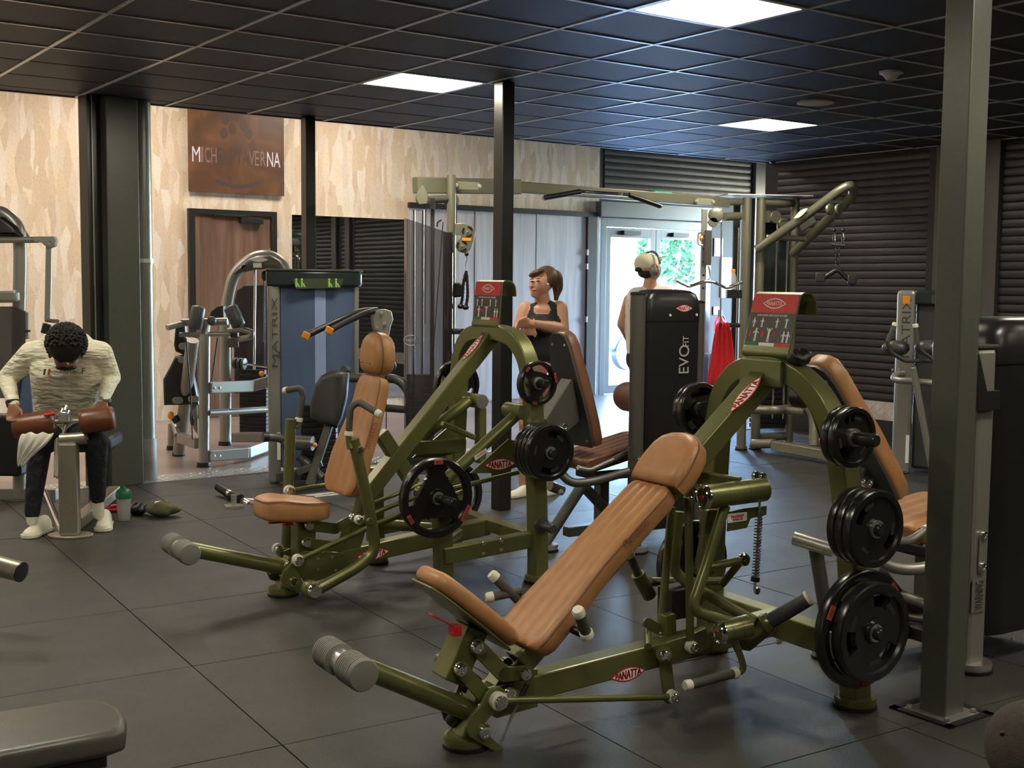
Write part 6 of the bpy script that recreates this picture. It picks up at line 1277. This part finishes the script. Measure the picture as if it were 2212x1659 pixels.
# ---------------------------------------------------------------- bits on the floor by the man
p = floor_at(268, 1124); sh = thing('shaker_bottle', 'clear shaker bottle with green lid on the mat', 'bottle', p)
m = MB(); m.lathe(p, UP, [(.036, 0), (.04, .005), (.048, .155), (.046, .157)], 24); m.put('cup', 'bottle_clear', sh); m = MB(); m.lathe(p + UP * .15, UP, [(.05, 0), (.052, .01), (.052, .03), (.045, .05), (.03, .062), (.012, .066)], 24); m.put('lid', 'bottle_green', sh); m = MB(); m.lathe(p + UP * .2, UP, [(.014, 0), (.016, .02), (.012, .03)], 14); m.put('spout', 'bottle_green', sh)
m = MB(); m.lathe(p + UP * .01, UP, [(.035, 0), (.041, .045)], 20); m.put('drink', 'grey_print', sh)
p = floor_at(240, 1105); m = MB(); m.tube([p + V(c) for c in ((-.04, 0, .012), (.0, .02, .03), (.06, .02, .04), (.10, .0, .025), (.07, -.03, .015), (.01, -.03, .012))], .014, 8, close=True); tag(m.put('lifting_strap', 'red'), 'red lifting strap on the mat beside the shaker bottle', 'strap')
def lump(name, u, v, Y, sx, sy, sz, mt, label, cat, seed=1):
    rnd = random.Random(seed); c = floor_at(u, v); m = MB(); R = []
    ph = [rnd.uniform(0, 6.28) for _ in range(4)]
    for i in range(9):
        t = math.pi * (.03 + .94 * i / 8); ring = []
        for k in range(18):
            a = 2 * math.pi * k / 18; w = 1 + .16 * math.sin(3 * a + ph[0] + i) + .12 * math.sin(5 * a + ph[1] + i * .7)
            ring.append(c + V((sx * math.sin(t) * math.cos(a) * w, sy * math.sin(t) * math.sin(a) * w, max(.002, sz * (1 - math.cos(t)) * (1 + .12 * math.sin(2 * a + ph[2]))))))
        R.append(ring)
    m.loft(R); return tag(m.put(name, mt, None, smooth=80, sub=1), label, cat)
lump('glove_bag', 298, 1112, 0, .075, .06, .04, 'black', 'small black pouch between shaker bottle and khaki cloth', 'pouch', 3)
kc = lump('khaki_cap', 350, 1115, 0, .115, .08, .05, 'khaki', 'crumpled khaki cap with pale label lying on the mat', 'cap', 5)
m = MB(); c = floor_at(348, 1113) + UP * .092; m.box(c, V((.04, .006, .003)), V((0, .012, .004)), UP * .003); m.put('cap_label', 'white_print', kc)
# ---------------------------------------------------------------- people: one continuous skin per body
import numpy as np
def capsule(m, a, b, ra, rb, seg=14):
    a, b = V(a), V(b); d = b - a; L = d.length
    if L < 1e-5: d = UP; L = 1e-5
    d = d.normalized(); x, y = perp(d); rings = []
    for k in range(5): t = math.pi / 2 * (1 - k / 5) ; rings.append((a - d * (ra * math.sin(t)), ra * math.cos(t) + 1e-4))
    rings.append((a, ra)); rings.append((b, rb))
    for k in range(1, 6): t = math.pi / 2 * k / 5; rings.append((b + d * (rb * math.sin(t)), rb * math.cos(t) + 1e-4))
    m.loft([[c + x * (r * math.cos(2 * math.pi * j / seg)) + y * (r * math.sin(2 * math.pi * j / seg)) for j in range(seg)] for c, r in rings])
def body(root, prims, voxel=.009, smooth_it=6):
    m = MB(); o = root_loc(root)
    for a, b, ra, rb, mt in prims: capsule(m, a, b, ra, rb)
    tmp = m.put('tmp', None, None, smooth=0)
    md = tmp.modifiers.new('r', 'REMESH'); md.mode = 'VOXEL'; md.voxel_size = voxel
    md = tmp.modifiers.new('s', 'SMOOTH'); md.factor = .5; md.iterations = smooth_it
    bpy.context.view_layer.update(); me = bpy.data.meshes.new_from_object(tmp.evaluated_get(bpy.context.evaluated_depsgraph_get())); bpy.data.objects.remove(tmp)
    names = []; 
    for p in prims:
        if p[4] not in names: names.append(p[4])
    me.materials.clear()
    for n_ in names: me.materials.append(M(n_))
    n = len(me.polygons); cen = np.zeros(n * 3); me.polygons.foreach_get('center', cen); cen = cen.reshape(-1, 3); best = np.full(n, 1e9); idx = np.zeros(n, dtype=np.int32)
    for a, b, ra, rb, mt in prims:
        a = np.array(a); b = np.array(b); d = b - a; L2 = max(d @ d, 1e-9); t = np.clip((cen - a) @ d / L2, 0, 1); dist = np.linalg.norm(cen - (a + t[:, None] * d), axis=1) - (ra + (rb - ra) * t)
        w = dist < best; best[w] = dist[w]; idx[w] = names.index(mt)
    me.polygons.foreach_set('material_index', idx); me.polygons.foreach_set('use_smooth', [True] * n)
    co = np.zeros(len(me.vertices) * 3); me.vertices.foreach_get('co', co); co = co.reshape(-1, 3) - np.array(o); me.vertices.foreach_set('co', co.ravel()); me.update()
    ob = bpy.data.objects.new('body', me); COL.objects.link(ob); ob.parent = root; me.name = 'body'; return ob
def hand(prims, w, dirv, side, nrm, sk, s=1.0, curl=.6):
    """palm and five fingers from wrist w along dirv; side = towards the thumb; nrm = palm normal the fingers curl to"""
    d, sd, nn = V(dirv).normalized(), V(side).normalized(), V(nrm).normalized(); pk = w + d * .075 * s
    for k in (-1, -.35, .35, 1): prims.append((w + d * .01 + sd * (.018 * k * s), pk + sd * (.030 * k * s), .014 * s, .013 * s, sk))
    for k, ln in ((1, .066), (.35, .076), (-.35, .072), (-1, .056)):
        a = pk + sd * (.030 * k * s); b = a + (d * math.cos(curl) + nn * math.sin(curl)) * (ln * .52 * s); c = b + (d * math.cos(curl * 2.4) + nn * math.sin(curl * 2.4)) * (ln * .5 * s)
        prims.append((a, b, .0095 * s, .009 * s, sk)); prims.append((b, c, .009 * s, .0075 * s, sk))
    a = w + d * .02 * s + sd * .024 * s; b = a + (d * .6 + sd * .7 + nn * .3).normalized() * .042 * s; prims.append((a, b, .012 * s, .0105 * s, sk)); prims.append((b, b + (d * .8 + sd * .1 + nn * .6).normalized() * .034 * s, .0105 * s, .0085 * s, sk))
def shoe(root, heel, toe, mt='shoe', w=.05, h=.10):
    heel, toe = V(heel), V(toe); d = (toe - heel); L = d.length; d = d.normalized(); s = UP.cross(d); m = MB(); rings = []
    for t, ww, hh in ((-.04, .55, .5), (0, .8, .9), (.12, .9, 1.0), (.3, .85, .95), (.5, .9, .62), (.7, 1.05, .5), (.88, .95, .42), (.98, .6, .32), (1.02, .25, .2)):
        c = heel + d * (L * t); rings.append([c + s * (w * ww * x) + UP * (h * hh * z + .012) for x, z in ((-1, .05), (-.98, .35), (-.8, .75), (-.4, 1), (.4, 1), (.8, .75), (.98, .35), (1, .05), (.5, 0), (-.5, 0))])
    m.loft(rings); o = m.put('shoe', mt, root, smooth=70, sub=1)
    m = MB(); rings = []
    for t, ww in ((-.06, .5), (0, .95), (.3, .95), (.55, .98), (.75, 1.15), (.92, 1.0), (1.04, .4)): c = heel + d * (L * t); rings.append([c + s * (w * ww * x) + UP * z for x, z in ((-1, .004), (-1.02, .022), (1.02, .022), (1, .004))])
    m.loft(rings); m.put('sole', mt, o, smooth=50)
    m = MB()
    for t in (.3, .4, .5, .6): c = heel + d * (L * t) + UP * (h * (1.0 - t * .85) + .012); m.tube([c - s * w * .5 - UP * .008, c + UP * .004, c + s * w * .5 - UP * .008], .004, 5)
    m.put('laces', mt, o); return o
# --- seated man in cream shirt
base = pz(dp(143, 930, 7.9), 0)
sm = thing('person', 'seated person in cream long-sleeved shirt and dark trousers bending head down', 'person', base)
sh_, tr, sk = 'shirt_cream', 'trousers', 'skin_dark'
def q3(u, v, Y): return dp(u, v, Y)
pr_ = [(q3(118, 915, 7.92), q3(108, 800, 7.68), .125, .125, sh_), (q3(166, 915, 7.92), q3(180, 800, 7.68), .125, .125, sh_), (q3(142, 905, 7.9), q3(143, 790, 7.66), .13, .14, sh_),
       (q3(85, 762, 7.66), q3(203, 762, 7.66), .085, .085, sh_), (q3(115, 745, 7.66), q3(172, 745, 7.66), .085, .085, sh_), (q3(143, 775, 7.6), q3(143, 752, 7.5), .06, .058, sk),
       (q3(143, 738, 7.42), q3(143, 776, 7.42), .098, .072, sk), (q3(143, 789, 7.36), q3(143, 786, 7.34), .014, .012, sk),
       (q3(70, 764, 7.66), q3(14, 818, 7.75), .082, .062, sh_), (q3(14, 818, 7.75), q3(30, 872, 7.47), .058, .036, sh_), (q3(216, 764, 7.66), q3(240, 815, 7.75), .082, .062, sh_), (q3(240, 815, 7.75), q3(222, 866, 7.48), .058, .036, sh_),
       (q3(112, 938, 7.9), q3(86, 962, 7.46), .105, .078, tr), (q3(86, 962, 7.46), q3(70, 1105, 7.42), .075, .048, tr), (q3(172, 938, 7.9), q3(208, 950, 7.5), .105, .078, tr), (q3(208, 950, 7.5), q3(211, 1072, 7.58), .075, .05, tr), (q3(118, 935, 7.95), q3(168, 935, 7.95), .125, .125, tr),
       (q3(211, 1068, 7.58), q3(213, 1112, 7.60), .038, .036, 'shoe'), (q3(70, 1100, 7.42), q3(69, 1125, 7.42), .04, .036, 'shoe')]
hand(pr_, q3(30, 872, 7.45), V((.0, -.25, -1)), V((1, 0, 0)), V((.3, -1, 0)), sk, 1.05, .75); hand(pr_, q3(222, 866, 7.46), V((.0, -.25, -1)), V((-1, 0, 0)), V((-.3, -1, 0)), sk, 1.05, .75)
body(sm, pr_, .009)
rnd = random.Random(4); m = MB(); hc = q3(143, 741, 7.38)
m.ell(hc, V((.118, 0, 0)), V((0, .11, .0)), V((0, -.0, .122)), 22, 14)
hr = m.put('hair', 'hair_black', sm, smooth=80, sub=1); m = MB()
for i in range(700):
    a = rnd.uniform(0, 6.28); z = rnd.uniform(-.55, 1); s_ = math.sqrt(1 - z * z); n_ = V((s_ * math.cos(a), s_ * math.sin(a), z)); c = hc + V((n_.x * .117, n_.y * .11, n_.z * .12)); x, y = perp(n_)
    if n_.z < -.1 and n_.y < -.3: continue
    m.ell(c, x * .011, y * .011, n_ * .013, 5, 3)
o = m.put('curls', 'hair_black', hr, smooth=80); o['kind'] = 'stuff'
m = MB(); m.ell(q3(143, 793, 7.42), V((.065, 0, 0)), V((0, .06, 0)), UP * .022, 14, 8); m.put('beard', 'hair_black', sm)
for sx in (-1, 1): m = MB(); m.ell(q3(143, 765, 7.42) + V((sx * .10, 0, 0)), V((.012, 0, 0)), V((0, .02, 0)), UP * .028, 8, 6); m.put('ear', sk, sm)
for dx in (-.035, .035): m = MB(); m.ell(q3(143, 782, 7.335) + V((dx, 0, .0)), V((.014, 0, 0)), V((0, .006, 0)), UP * .004, 8, 6); m.put('eyebrow', 'hair_black', sm)
for k, (u, c_) in enumerate(((95, 'dark_print'), (99.5, 'white_print'), (104, 'plate_red'))): m = MB(); a = dp(u, 810, 7.535); m.bar(a, dp(u + 3, 797, 7.535), .012, .004, V((1, 0, 0))); m.put('chest_stripe', c_, sm)
lettering('F', sm, dp(181, 801, 7.535), (1, 0, 0), UP, .02, .035, 'dark_print', .004); lettering('. LAFUE', sm, dp(145, 803, 7.50), (1, 0, 0), UP, .12, .02, 'khaki', .002)
for u, v in ((27, 868), (226, 862)): m = MB(); c = q3(u, v, 7.48); m.lathe(c, q3(222 if u > 100 else 30, 866 if u > 100 else 872, 7.48) - c + V((0, -.01, -.03)), [(.04, -.01), (.043, 0), (.04, .012)], 18); m.put('wrist_band', 'black' if u < 100 else 'steel', sm)
fl_, fr_ = floor_at(65, 1162), floor_at(217, 1148); shoe(sm, fl_ + V((.02, .22, 0)), fl_ + V((-.01, -.03, 0))); shoe(sm, fr_ + V((-.04, .22, 0)), fr_ + V((.02, -.02, 0)))
drape('white_towel', [(45, 118, 935, -.02), (38, 112, 950, -.04), (36, 92, 968, -.04), (35, 62, 988, -.02), (36, 50, 1008, -.02)], 7.30, .012, 'towel_white', 'white towel draped under the left brown roller', .008)
drape('cream_towel', [(116, 140, 945, 0), (116, 140, 990, 0), (114, 138, 1035, 0)], 7.46, .012, 'towel_white', 'cream towel hanging behind the grey roller post', .006)
# --- standing woman
YW = 9.0; wm = thing('person', 'standing person in black tank top and pink shorts looking down beside the column', 'person', pz(dp(1172, 900, YW), 0))
bk, sk, pk = 'top_black', 'skin', 'shorts_pink'
pr_ = [(q3(1155, 790, YW), q3(1192, 790, YW + .03), .115, .12, pk), (q3(1158, 765, YW), q3(1190, 765, YW), .105, .11, bk), (q3(1170, 760, YW), q3(1170, 700, YW), .12, .115, bk), (q3(1155, 702, YW - .02), q3(1190, 702, YW), .095, .10, bk), (q3(1151, 706, YW - .09), q3(1154, 704, YW - .08), .068, .068, bk), (q3(1178, 708, YW - .10), q3(1176, 706, YW - .08), .07, .07, bk),
       (q3(1148, 672, YW), q3(1200, 672, YW + .02), .062, .066, sk), (q3(1164, 672, YW - .04), q3(1178, 672, YW - .04), .056, .056, sk), (q3(1149, 700, YW - .06), q3(1155, 664, YW - .035), .045, .036, bk), (q3(1188, 700, YW - .06), q3(1190, 662, YW - .03), .05, .042, bk), (q3(1160, 692, YW - .07), q3(1180, 692, YW - .07), .05, .05, bk), (q3(1176, 662, YW), q3(1172, 640, YW - .02), .055, .052, sk),
       (q3(1173, 606, YW), q3(1165, 617, YW - .03), .088, .080, sk), (q3(1160, 628, YW - .05), q3(1156, 634, YW - .06), .052, .036, sk), (q3(1149, 614, YW - .085), q3(1146.5, 619, YW - .10), .010, .013, sk), (q3(1152, 630, YW - .075), q3(1156, 629, YW - .085), .014, .014, sk),
       (q3(1136, 668, YW), q3(1121, 708, YW - .04), .060, .045, sk), (q3(1121, 708, YW - .04), q3(1128, 716, YW - .26), .042, .028, sk), (q3(1208, 668, YW + .02), q3(1214, 712, YW - .02), .066, .055, sk), (q3(1214, 712, YW - .02), q3(1150, 699, YW - .30), .052, .030, sk),
       (q3(1153, 815, YW), q3(1138, 915, YW - .05), .105, .065, sk), (q3(1138, 915, YW - .05), q3(1130, 1045, YW + .02), .06, .036, sk), (q3(1190, 815, YW + .03), q3(1190, 920, YW + .0), .108, .066, sk), (q3(1190, 920, YW), q3(1186, 1040, YW + .08), .06, .036, sk), (q3(1153, 805, YW), q3(1150, 835, YW - .02), .11, .10, pk), (q3(1190, 805, YW + .03), q3(1190, 835, YW + .02), .112, .102, pk)]
hand(pr_, q3(1150, 699, YW - .30), V((-1, -.1, .1)), V((0, -.3, 1)), V((0, .4, -1)), sk, .95, .5); hand(pr_, q3(1128, 716, YW - .26), V((.8, -.4, .1)), V((0, 0, 1)), V((0, .5, -1)), sk, .9, .4)
body(wm, pr_, .009)
m = MB(); m.ell(q3(1176, 602, YW + .015), V((.098, .01, 0)), V((0, .10, .0)), V((.02, .03, .098)), 20, 14); hv = m.put('hair', 'hair_brown', wm, smooth=80)
m = MB(); m.ell(q3(1159, 590, YW - .04), V((.055, -.03, .02)), V((.02, .05, 0)), V((0, .0, .028)), 14, 8); m.put('hair_front', 'hair_brown', hv, smooth=80)
m = MB(); m.tube(fillet([q3(1190, 594, YW + .06), q3(1201, 592, YW + .10), q3(1206, 612, YW + .11), q3(1203, 632, YW + .10), q3(1201, 648, YW + .08)], .04, 5), [.028 + .016 * math.sin(min(1, k / 9) * 2.2) if k < 14 else max(.008, .040 - (k - 13) * .004) for k in range(len(fillet([V((0, 0, 0))] * 0 + [q3(1190, 594, 9), q3(1201, 592, 9), q3(1206, 612, 9), q3(1203, 632, 9), q3(1201, 648, 9)], .04, 5)))], 12); m.put('ponytail', 'hair_brown', wm, smooth=80)
m = MB(); m.ell(q3(1184, 613, YW - .055), V((.010, 0, 0)), V((0, .018, 0)), UP * .028, 10, 8); m.put('ear', sk, wm); m = MB(); m.ell(q3(1182.5, 614, YW - .078), V((.011, 0, 0)), V((0, .008, 0)), UP * .011, 10, 8); m.ell(q3(1181, 619, YW - .078), V((.005, 0, 0)), V((0, .006, 0)), UP * .016, 8, 6); m.put('earbud', 'white_print', wm)
for u, v, y in ((1149, 608, -.098), (1162, 607, -.112)): 
    m = MB(); m.ell(q3(u, v, YW + y), V((.014, 0, 0)), V((0, .008, 0)), UP * .006, 10, 6); m.put('eye', 'hair_brown', wm); m = MB(); m.ell(q3(u, v - 5, YW + y), V((.020, 0, .002)), V((0, .007, 0)), UP * .004, 10, 6); m.put('eyebrow', 'hair_brown', wm)
m = MB(); m.ell(q3(1153.5, 625.5, YW - .098), V((.018, 0, 0)), V((0, .010, 0)), UP * .007, 10, 6); m.put('lips', 'shorts_pink', wm)
m = MB(); m.tube([q3(1153, 699, YW - .30) + V((0, .034 * math.cos(t), .034 * math.sin(t))) for t in [2 * math.pi * k / 14 for k in range(14)]], .004, 5, close=True); m.put('bracelet', 'orange', wm)
fl_ = pz(dp(1130, 1045, YW + .02), 0); shoe(wm, fl_ + V((.06, .03, 0)), fl_ + V((-.12, -.16, 0)), 'shoe', .042, .08); fl_ = pz(dp(1186, 1040, YW + .08), 0); shoe(wm, fl_ + V((.06, .03, 0)), fl_ + V((-.12, -.16, 0)), 'shoe', .042, .08)
# --- man with headphones seen from behind
YM = 10.6; mn = thing('person', 'standing person in pale vest and cream cap with grey headphones before the entrance', 'person', pz(dp(1402, 900, YM), 0))
ws, sk = 'shirt_white', 'skin'
pr_ = [(q3(1384, 750, YM), q3(1382, 655, YM), .13, .14, ws), (q3(1422, 750, YM), q3(1428, 655, YM), .13, .14, ws), (q3(1375, 640, YM), q3(1436, 636, YM), .085, .085, ws), (q3(1402, 640, YM), q3(1404, 610, YM - .01), .068, .06, sk), (q3(1398, 576, YM - .01), q3(1408, 584, YM - .02), .098, .085, sk), (q3(1420, 588, YM + .02), q3(1422, 586, YM + .03), .03, .02, sk),
       (q3(1363, 650, YM), q3(1345, 700, YM + .03), .07, .052, sk), (q3(1345, 700, YM + .03), q3(1366, 748, YM + .25), .048, .033, sk), (q3(1446, 645, YM), q3(1468, 700, YM + .03), .07, .052, sk), (q3(1468, 700, YM + .03), q3(1455, 745, YM + .25), .048, .033, sk),
       (q3(1386, 775, YM), q3(1422, 775, YM), .14, .14, tr), (q3(1386, 790, YM), q3(1382, 890, YM - .03), .11, .07, tr), (q3(1382, 890, YM - .03), q3(1380, 985, YM + .03), .065, .04, tr), (q3(1424, 790, YM), q3(1428, 890, YM), .11, .07, tr), (q3(1428, 890, YM), q3(1430, 985, YM + .05), .065, .04, tr)]
hand(pr_, q3(1366, 748, YM + .25), V((.5, .4, -1)), V((0, 1, .2)), V((1, 0, 0)), sk, 1, .5); hand(pr_, q3(1455, 745, YM + .25), V((-.5, .4, -1)), V((0, 1, .2)), V((-1, 0, 0)), sk, 1, .5)
body(mn, pr_, .010)
m = MB(); c = q3(1397, 571, YM); m.ell(c, V((.112, 0, -.02)), V((0, .11, 0)), V((.02, 0, .095)), 20, 12); cp_ = m.put('cap', 'cap_cream', mn, smooth=80)
m = MB(); bc = q3(1412, 560, YM + .05); m.prism(fillet([bc + V(v_) for v_ in ((0, -.07, 0), (.10, -.06, .025), (.13, .02, .035), (.10, .10, .03), (0, .10, 0))], .05, 4), V((0, 0, .012))); m.put('cap_brim', 'cap_cream', cp_, bev=.003); m = MB(); m.ell(q3(1379, 583, YM - .08), V((.035, 0, 0)), V((0, .015, 0)), UP * .022, 12, 8); m.put('cap_opening', 'hair_black', cp_); m = MB(); m.ell(q3(1398, 590, YM - .02), V((.085, 0, 0)), V((0, .085, 0)), UP * .05, 14, 8); m.put('hair', 'hair_black', mn)
m = MB(); m.tube([q3(1397, 571, YM) + V((.12 * math.cos(t) * .55 + .035, -.118 * math.cos(t), .112 * math.sin(t))) for t in [math.pi * k / 14 for k in range(15)]], .011, 8); hp_ = m.put('headband', 'dark_paint', mn); 
for s_ in (-1, 1): m = MB(); m.ell(q3(1407, 580, YM) + V((.015, s_ * .115 if s_ > 0 else -.10, -.02)), V((.042, .01, 0)), V((-.01, .032, 0)), UP * .055, 16, 10); m.put('ear_cup', 'grey_paint', mn)
for u, s_ in ((1380, -1), (1430, 1)): fl_ = pz(dp(u, 985, YM + .04), 0); shoe(mn, fl_ + V((0, -.06, 0)), fl_ + V((.04, .19, 0)), 'shoe', .045, .09)
# --- person in brown cap, low in the right corner
YC = 2.6; cc_ = dp(2236, 1628, YC); cpn = thing('person', 'person in brown knitted cap cut off by the lower right corner', 'person', pz(cc_, 0))
sk = 'skin_dark'; b0 = cc_ + V((.12, -.1, -.12))
pr_ = [(cc_ - UP * .01, cc_ + V((.02, -.02, -.07)), .095, .08, sk), (cc_ + V((.03, -.02, -.10)), b0 + V((.02, -.02, -.06)), .06, .065, sk), (b0 + V((-.12, .05, -.12)), b0 + V((.22, .05, -.12)), .08, .08, 'trousers'), (b0 + V((.04, 0, -.12)), pz(b0, .16) + V((.1, 0, 0)), .14, .16, 'trousers'), (pz(b0, .14) + V((.02, 0, 0)), pz(b0, .34) + V((.3, .5, 0)), .1, .075, 'trousers'), (pz(b0, .34) + V((.3, .5, 0)), pz(b0, .07) + V((.5, .75, 0)), .07, .05, 'trousers'), (pz(b0, .14) + V((.22, 0, 0)), pz(b0, .34) + V((.5, .45, 0)), .1, .075, 'trousers'), (pz(b0, .34) + V((.5, .45, 0)), pz(b0, .07) + V((.7, .7, 0)), .07, .05, 'trousers'), (b0 + V((.24, .05, -.12)), b0 + V((.38, .28, -.26)), .06, .05, 'trousers'), (b0 + V((-.14, .05, -.12)), b0 + V((.16, .36, -.24)), .06, .05, 'trousers')]
hand(pr_, b0 + V((.38, .28, -.26)), V((0, 1, .2)), V((-1, 0, 0)), V((0, 0, -1)), sk); hand(pr_, b0 + V((.16, .36, -.24)), V((.3, 1, .2)), V((1, 0, 0)), V((0, 0, -1)), sk)
body(cpn, pr_, .010)
m = MB(); m.ell(cc_ + UP * .01, V((.106, 0, 0)), V((0, .118, 0)), V((0, 0, .106)), 26, 16); cq = m.put('cap', 'cap_brown', cpn, smooth=80); m = MB(); m.ell(dp(2165, 1585, YC - .08), V((.006, 0, 0)), V((0, .004, 0)), UP * .006, 8, 6); m.put('eyelet', 'black', cq)
m = MB(); m.prism(fillet([cc_ + V(v_) for v_ in ((.02, .09, -.01), (.10, .14, -.02), (.17, .06, -.03), (.12, -.03, -.02))], .04, 4), V((0, 0, .008))); m.put('cap_brim', 'cap_brown', cq)
for o_ in list(bpy.data.objects):
    if 'used' in o_: del o_['used']
# ---------------------------------------------------------------- odds and ends
def lump_at(name, c, sx, sy, sz, mt, label, cat, seed=1):
    o = lump(name, 1000, 1400, 0, sx, sy, sz, mt, label, cat, seed); d = V(c) - floor_at(1000, 1400)
    for v_ in o.data.vertices: v_.co += d
    return o
lump_at('dark_glove', F1.P(1.385, -.165, 1.275) + UP * .014, .05, .045, .032, 'black', 'small black glove lying on the arch behind the instruction board', 'glove', 9)
for u, v, lab in ((1773, 955, 'small orange block on the floor beside the tower base'),):
    q = floor_at(u, v + 6); m = MB(); m.box(pz(q, .03), V((.06, .02, 0)), V((-.02, .05, 0)), UP * .03); tag(m.put('foam_block', 'orange_pale', bev=.006), lab, 'block') if 'orange_pale' in _mats else (mat('orange_pale', (.70, .28, .16), .7), tag(m.put('foam_block', 'orange_pale', bev=.006), lab, 'block'))
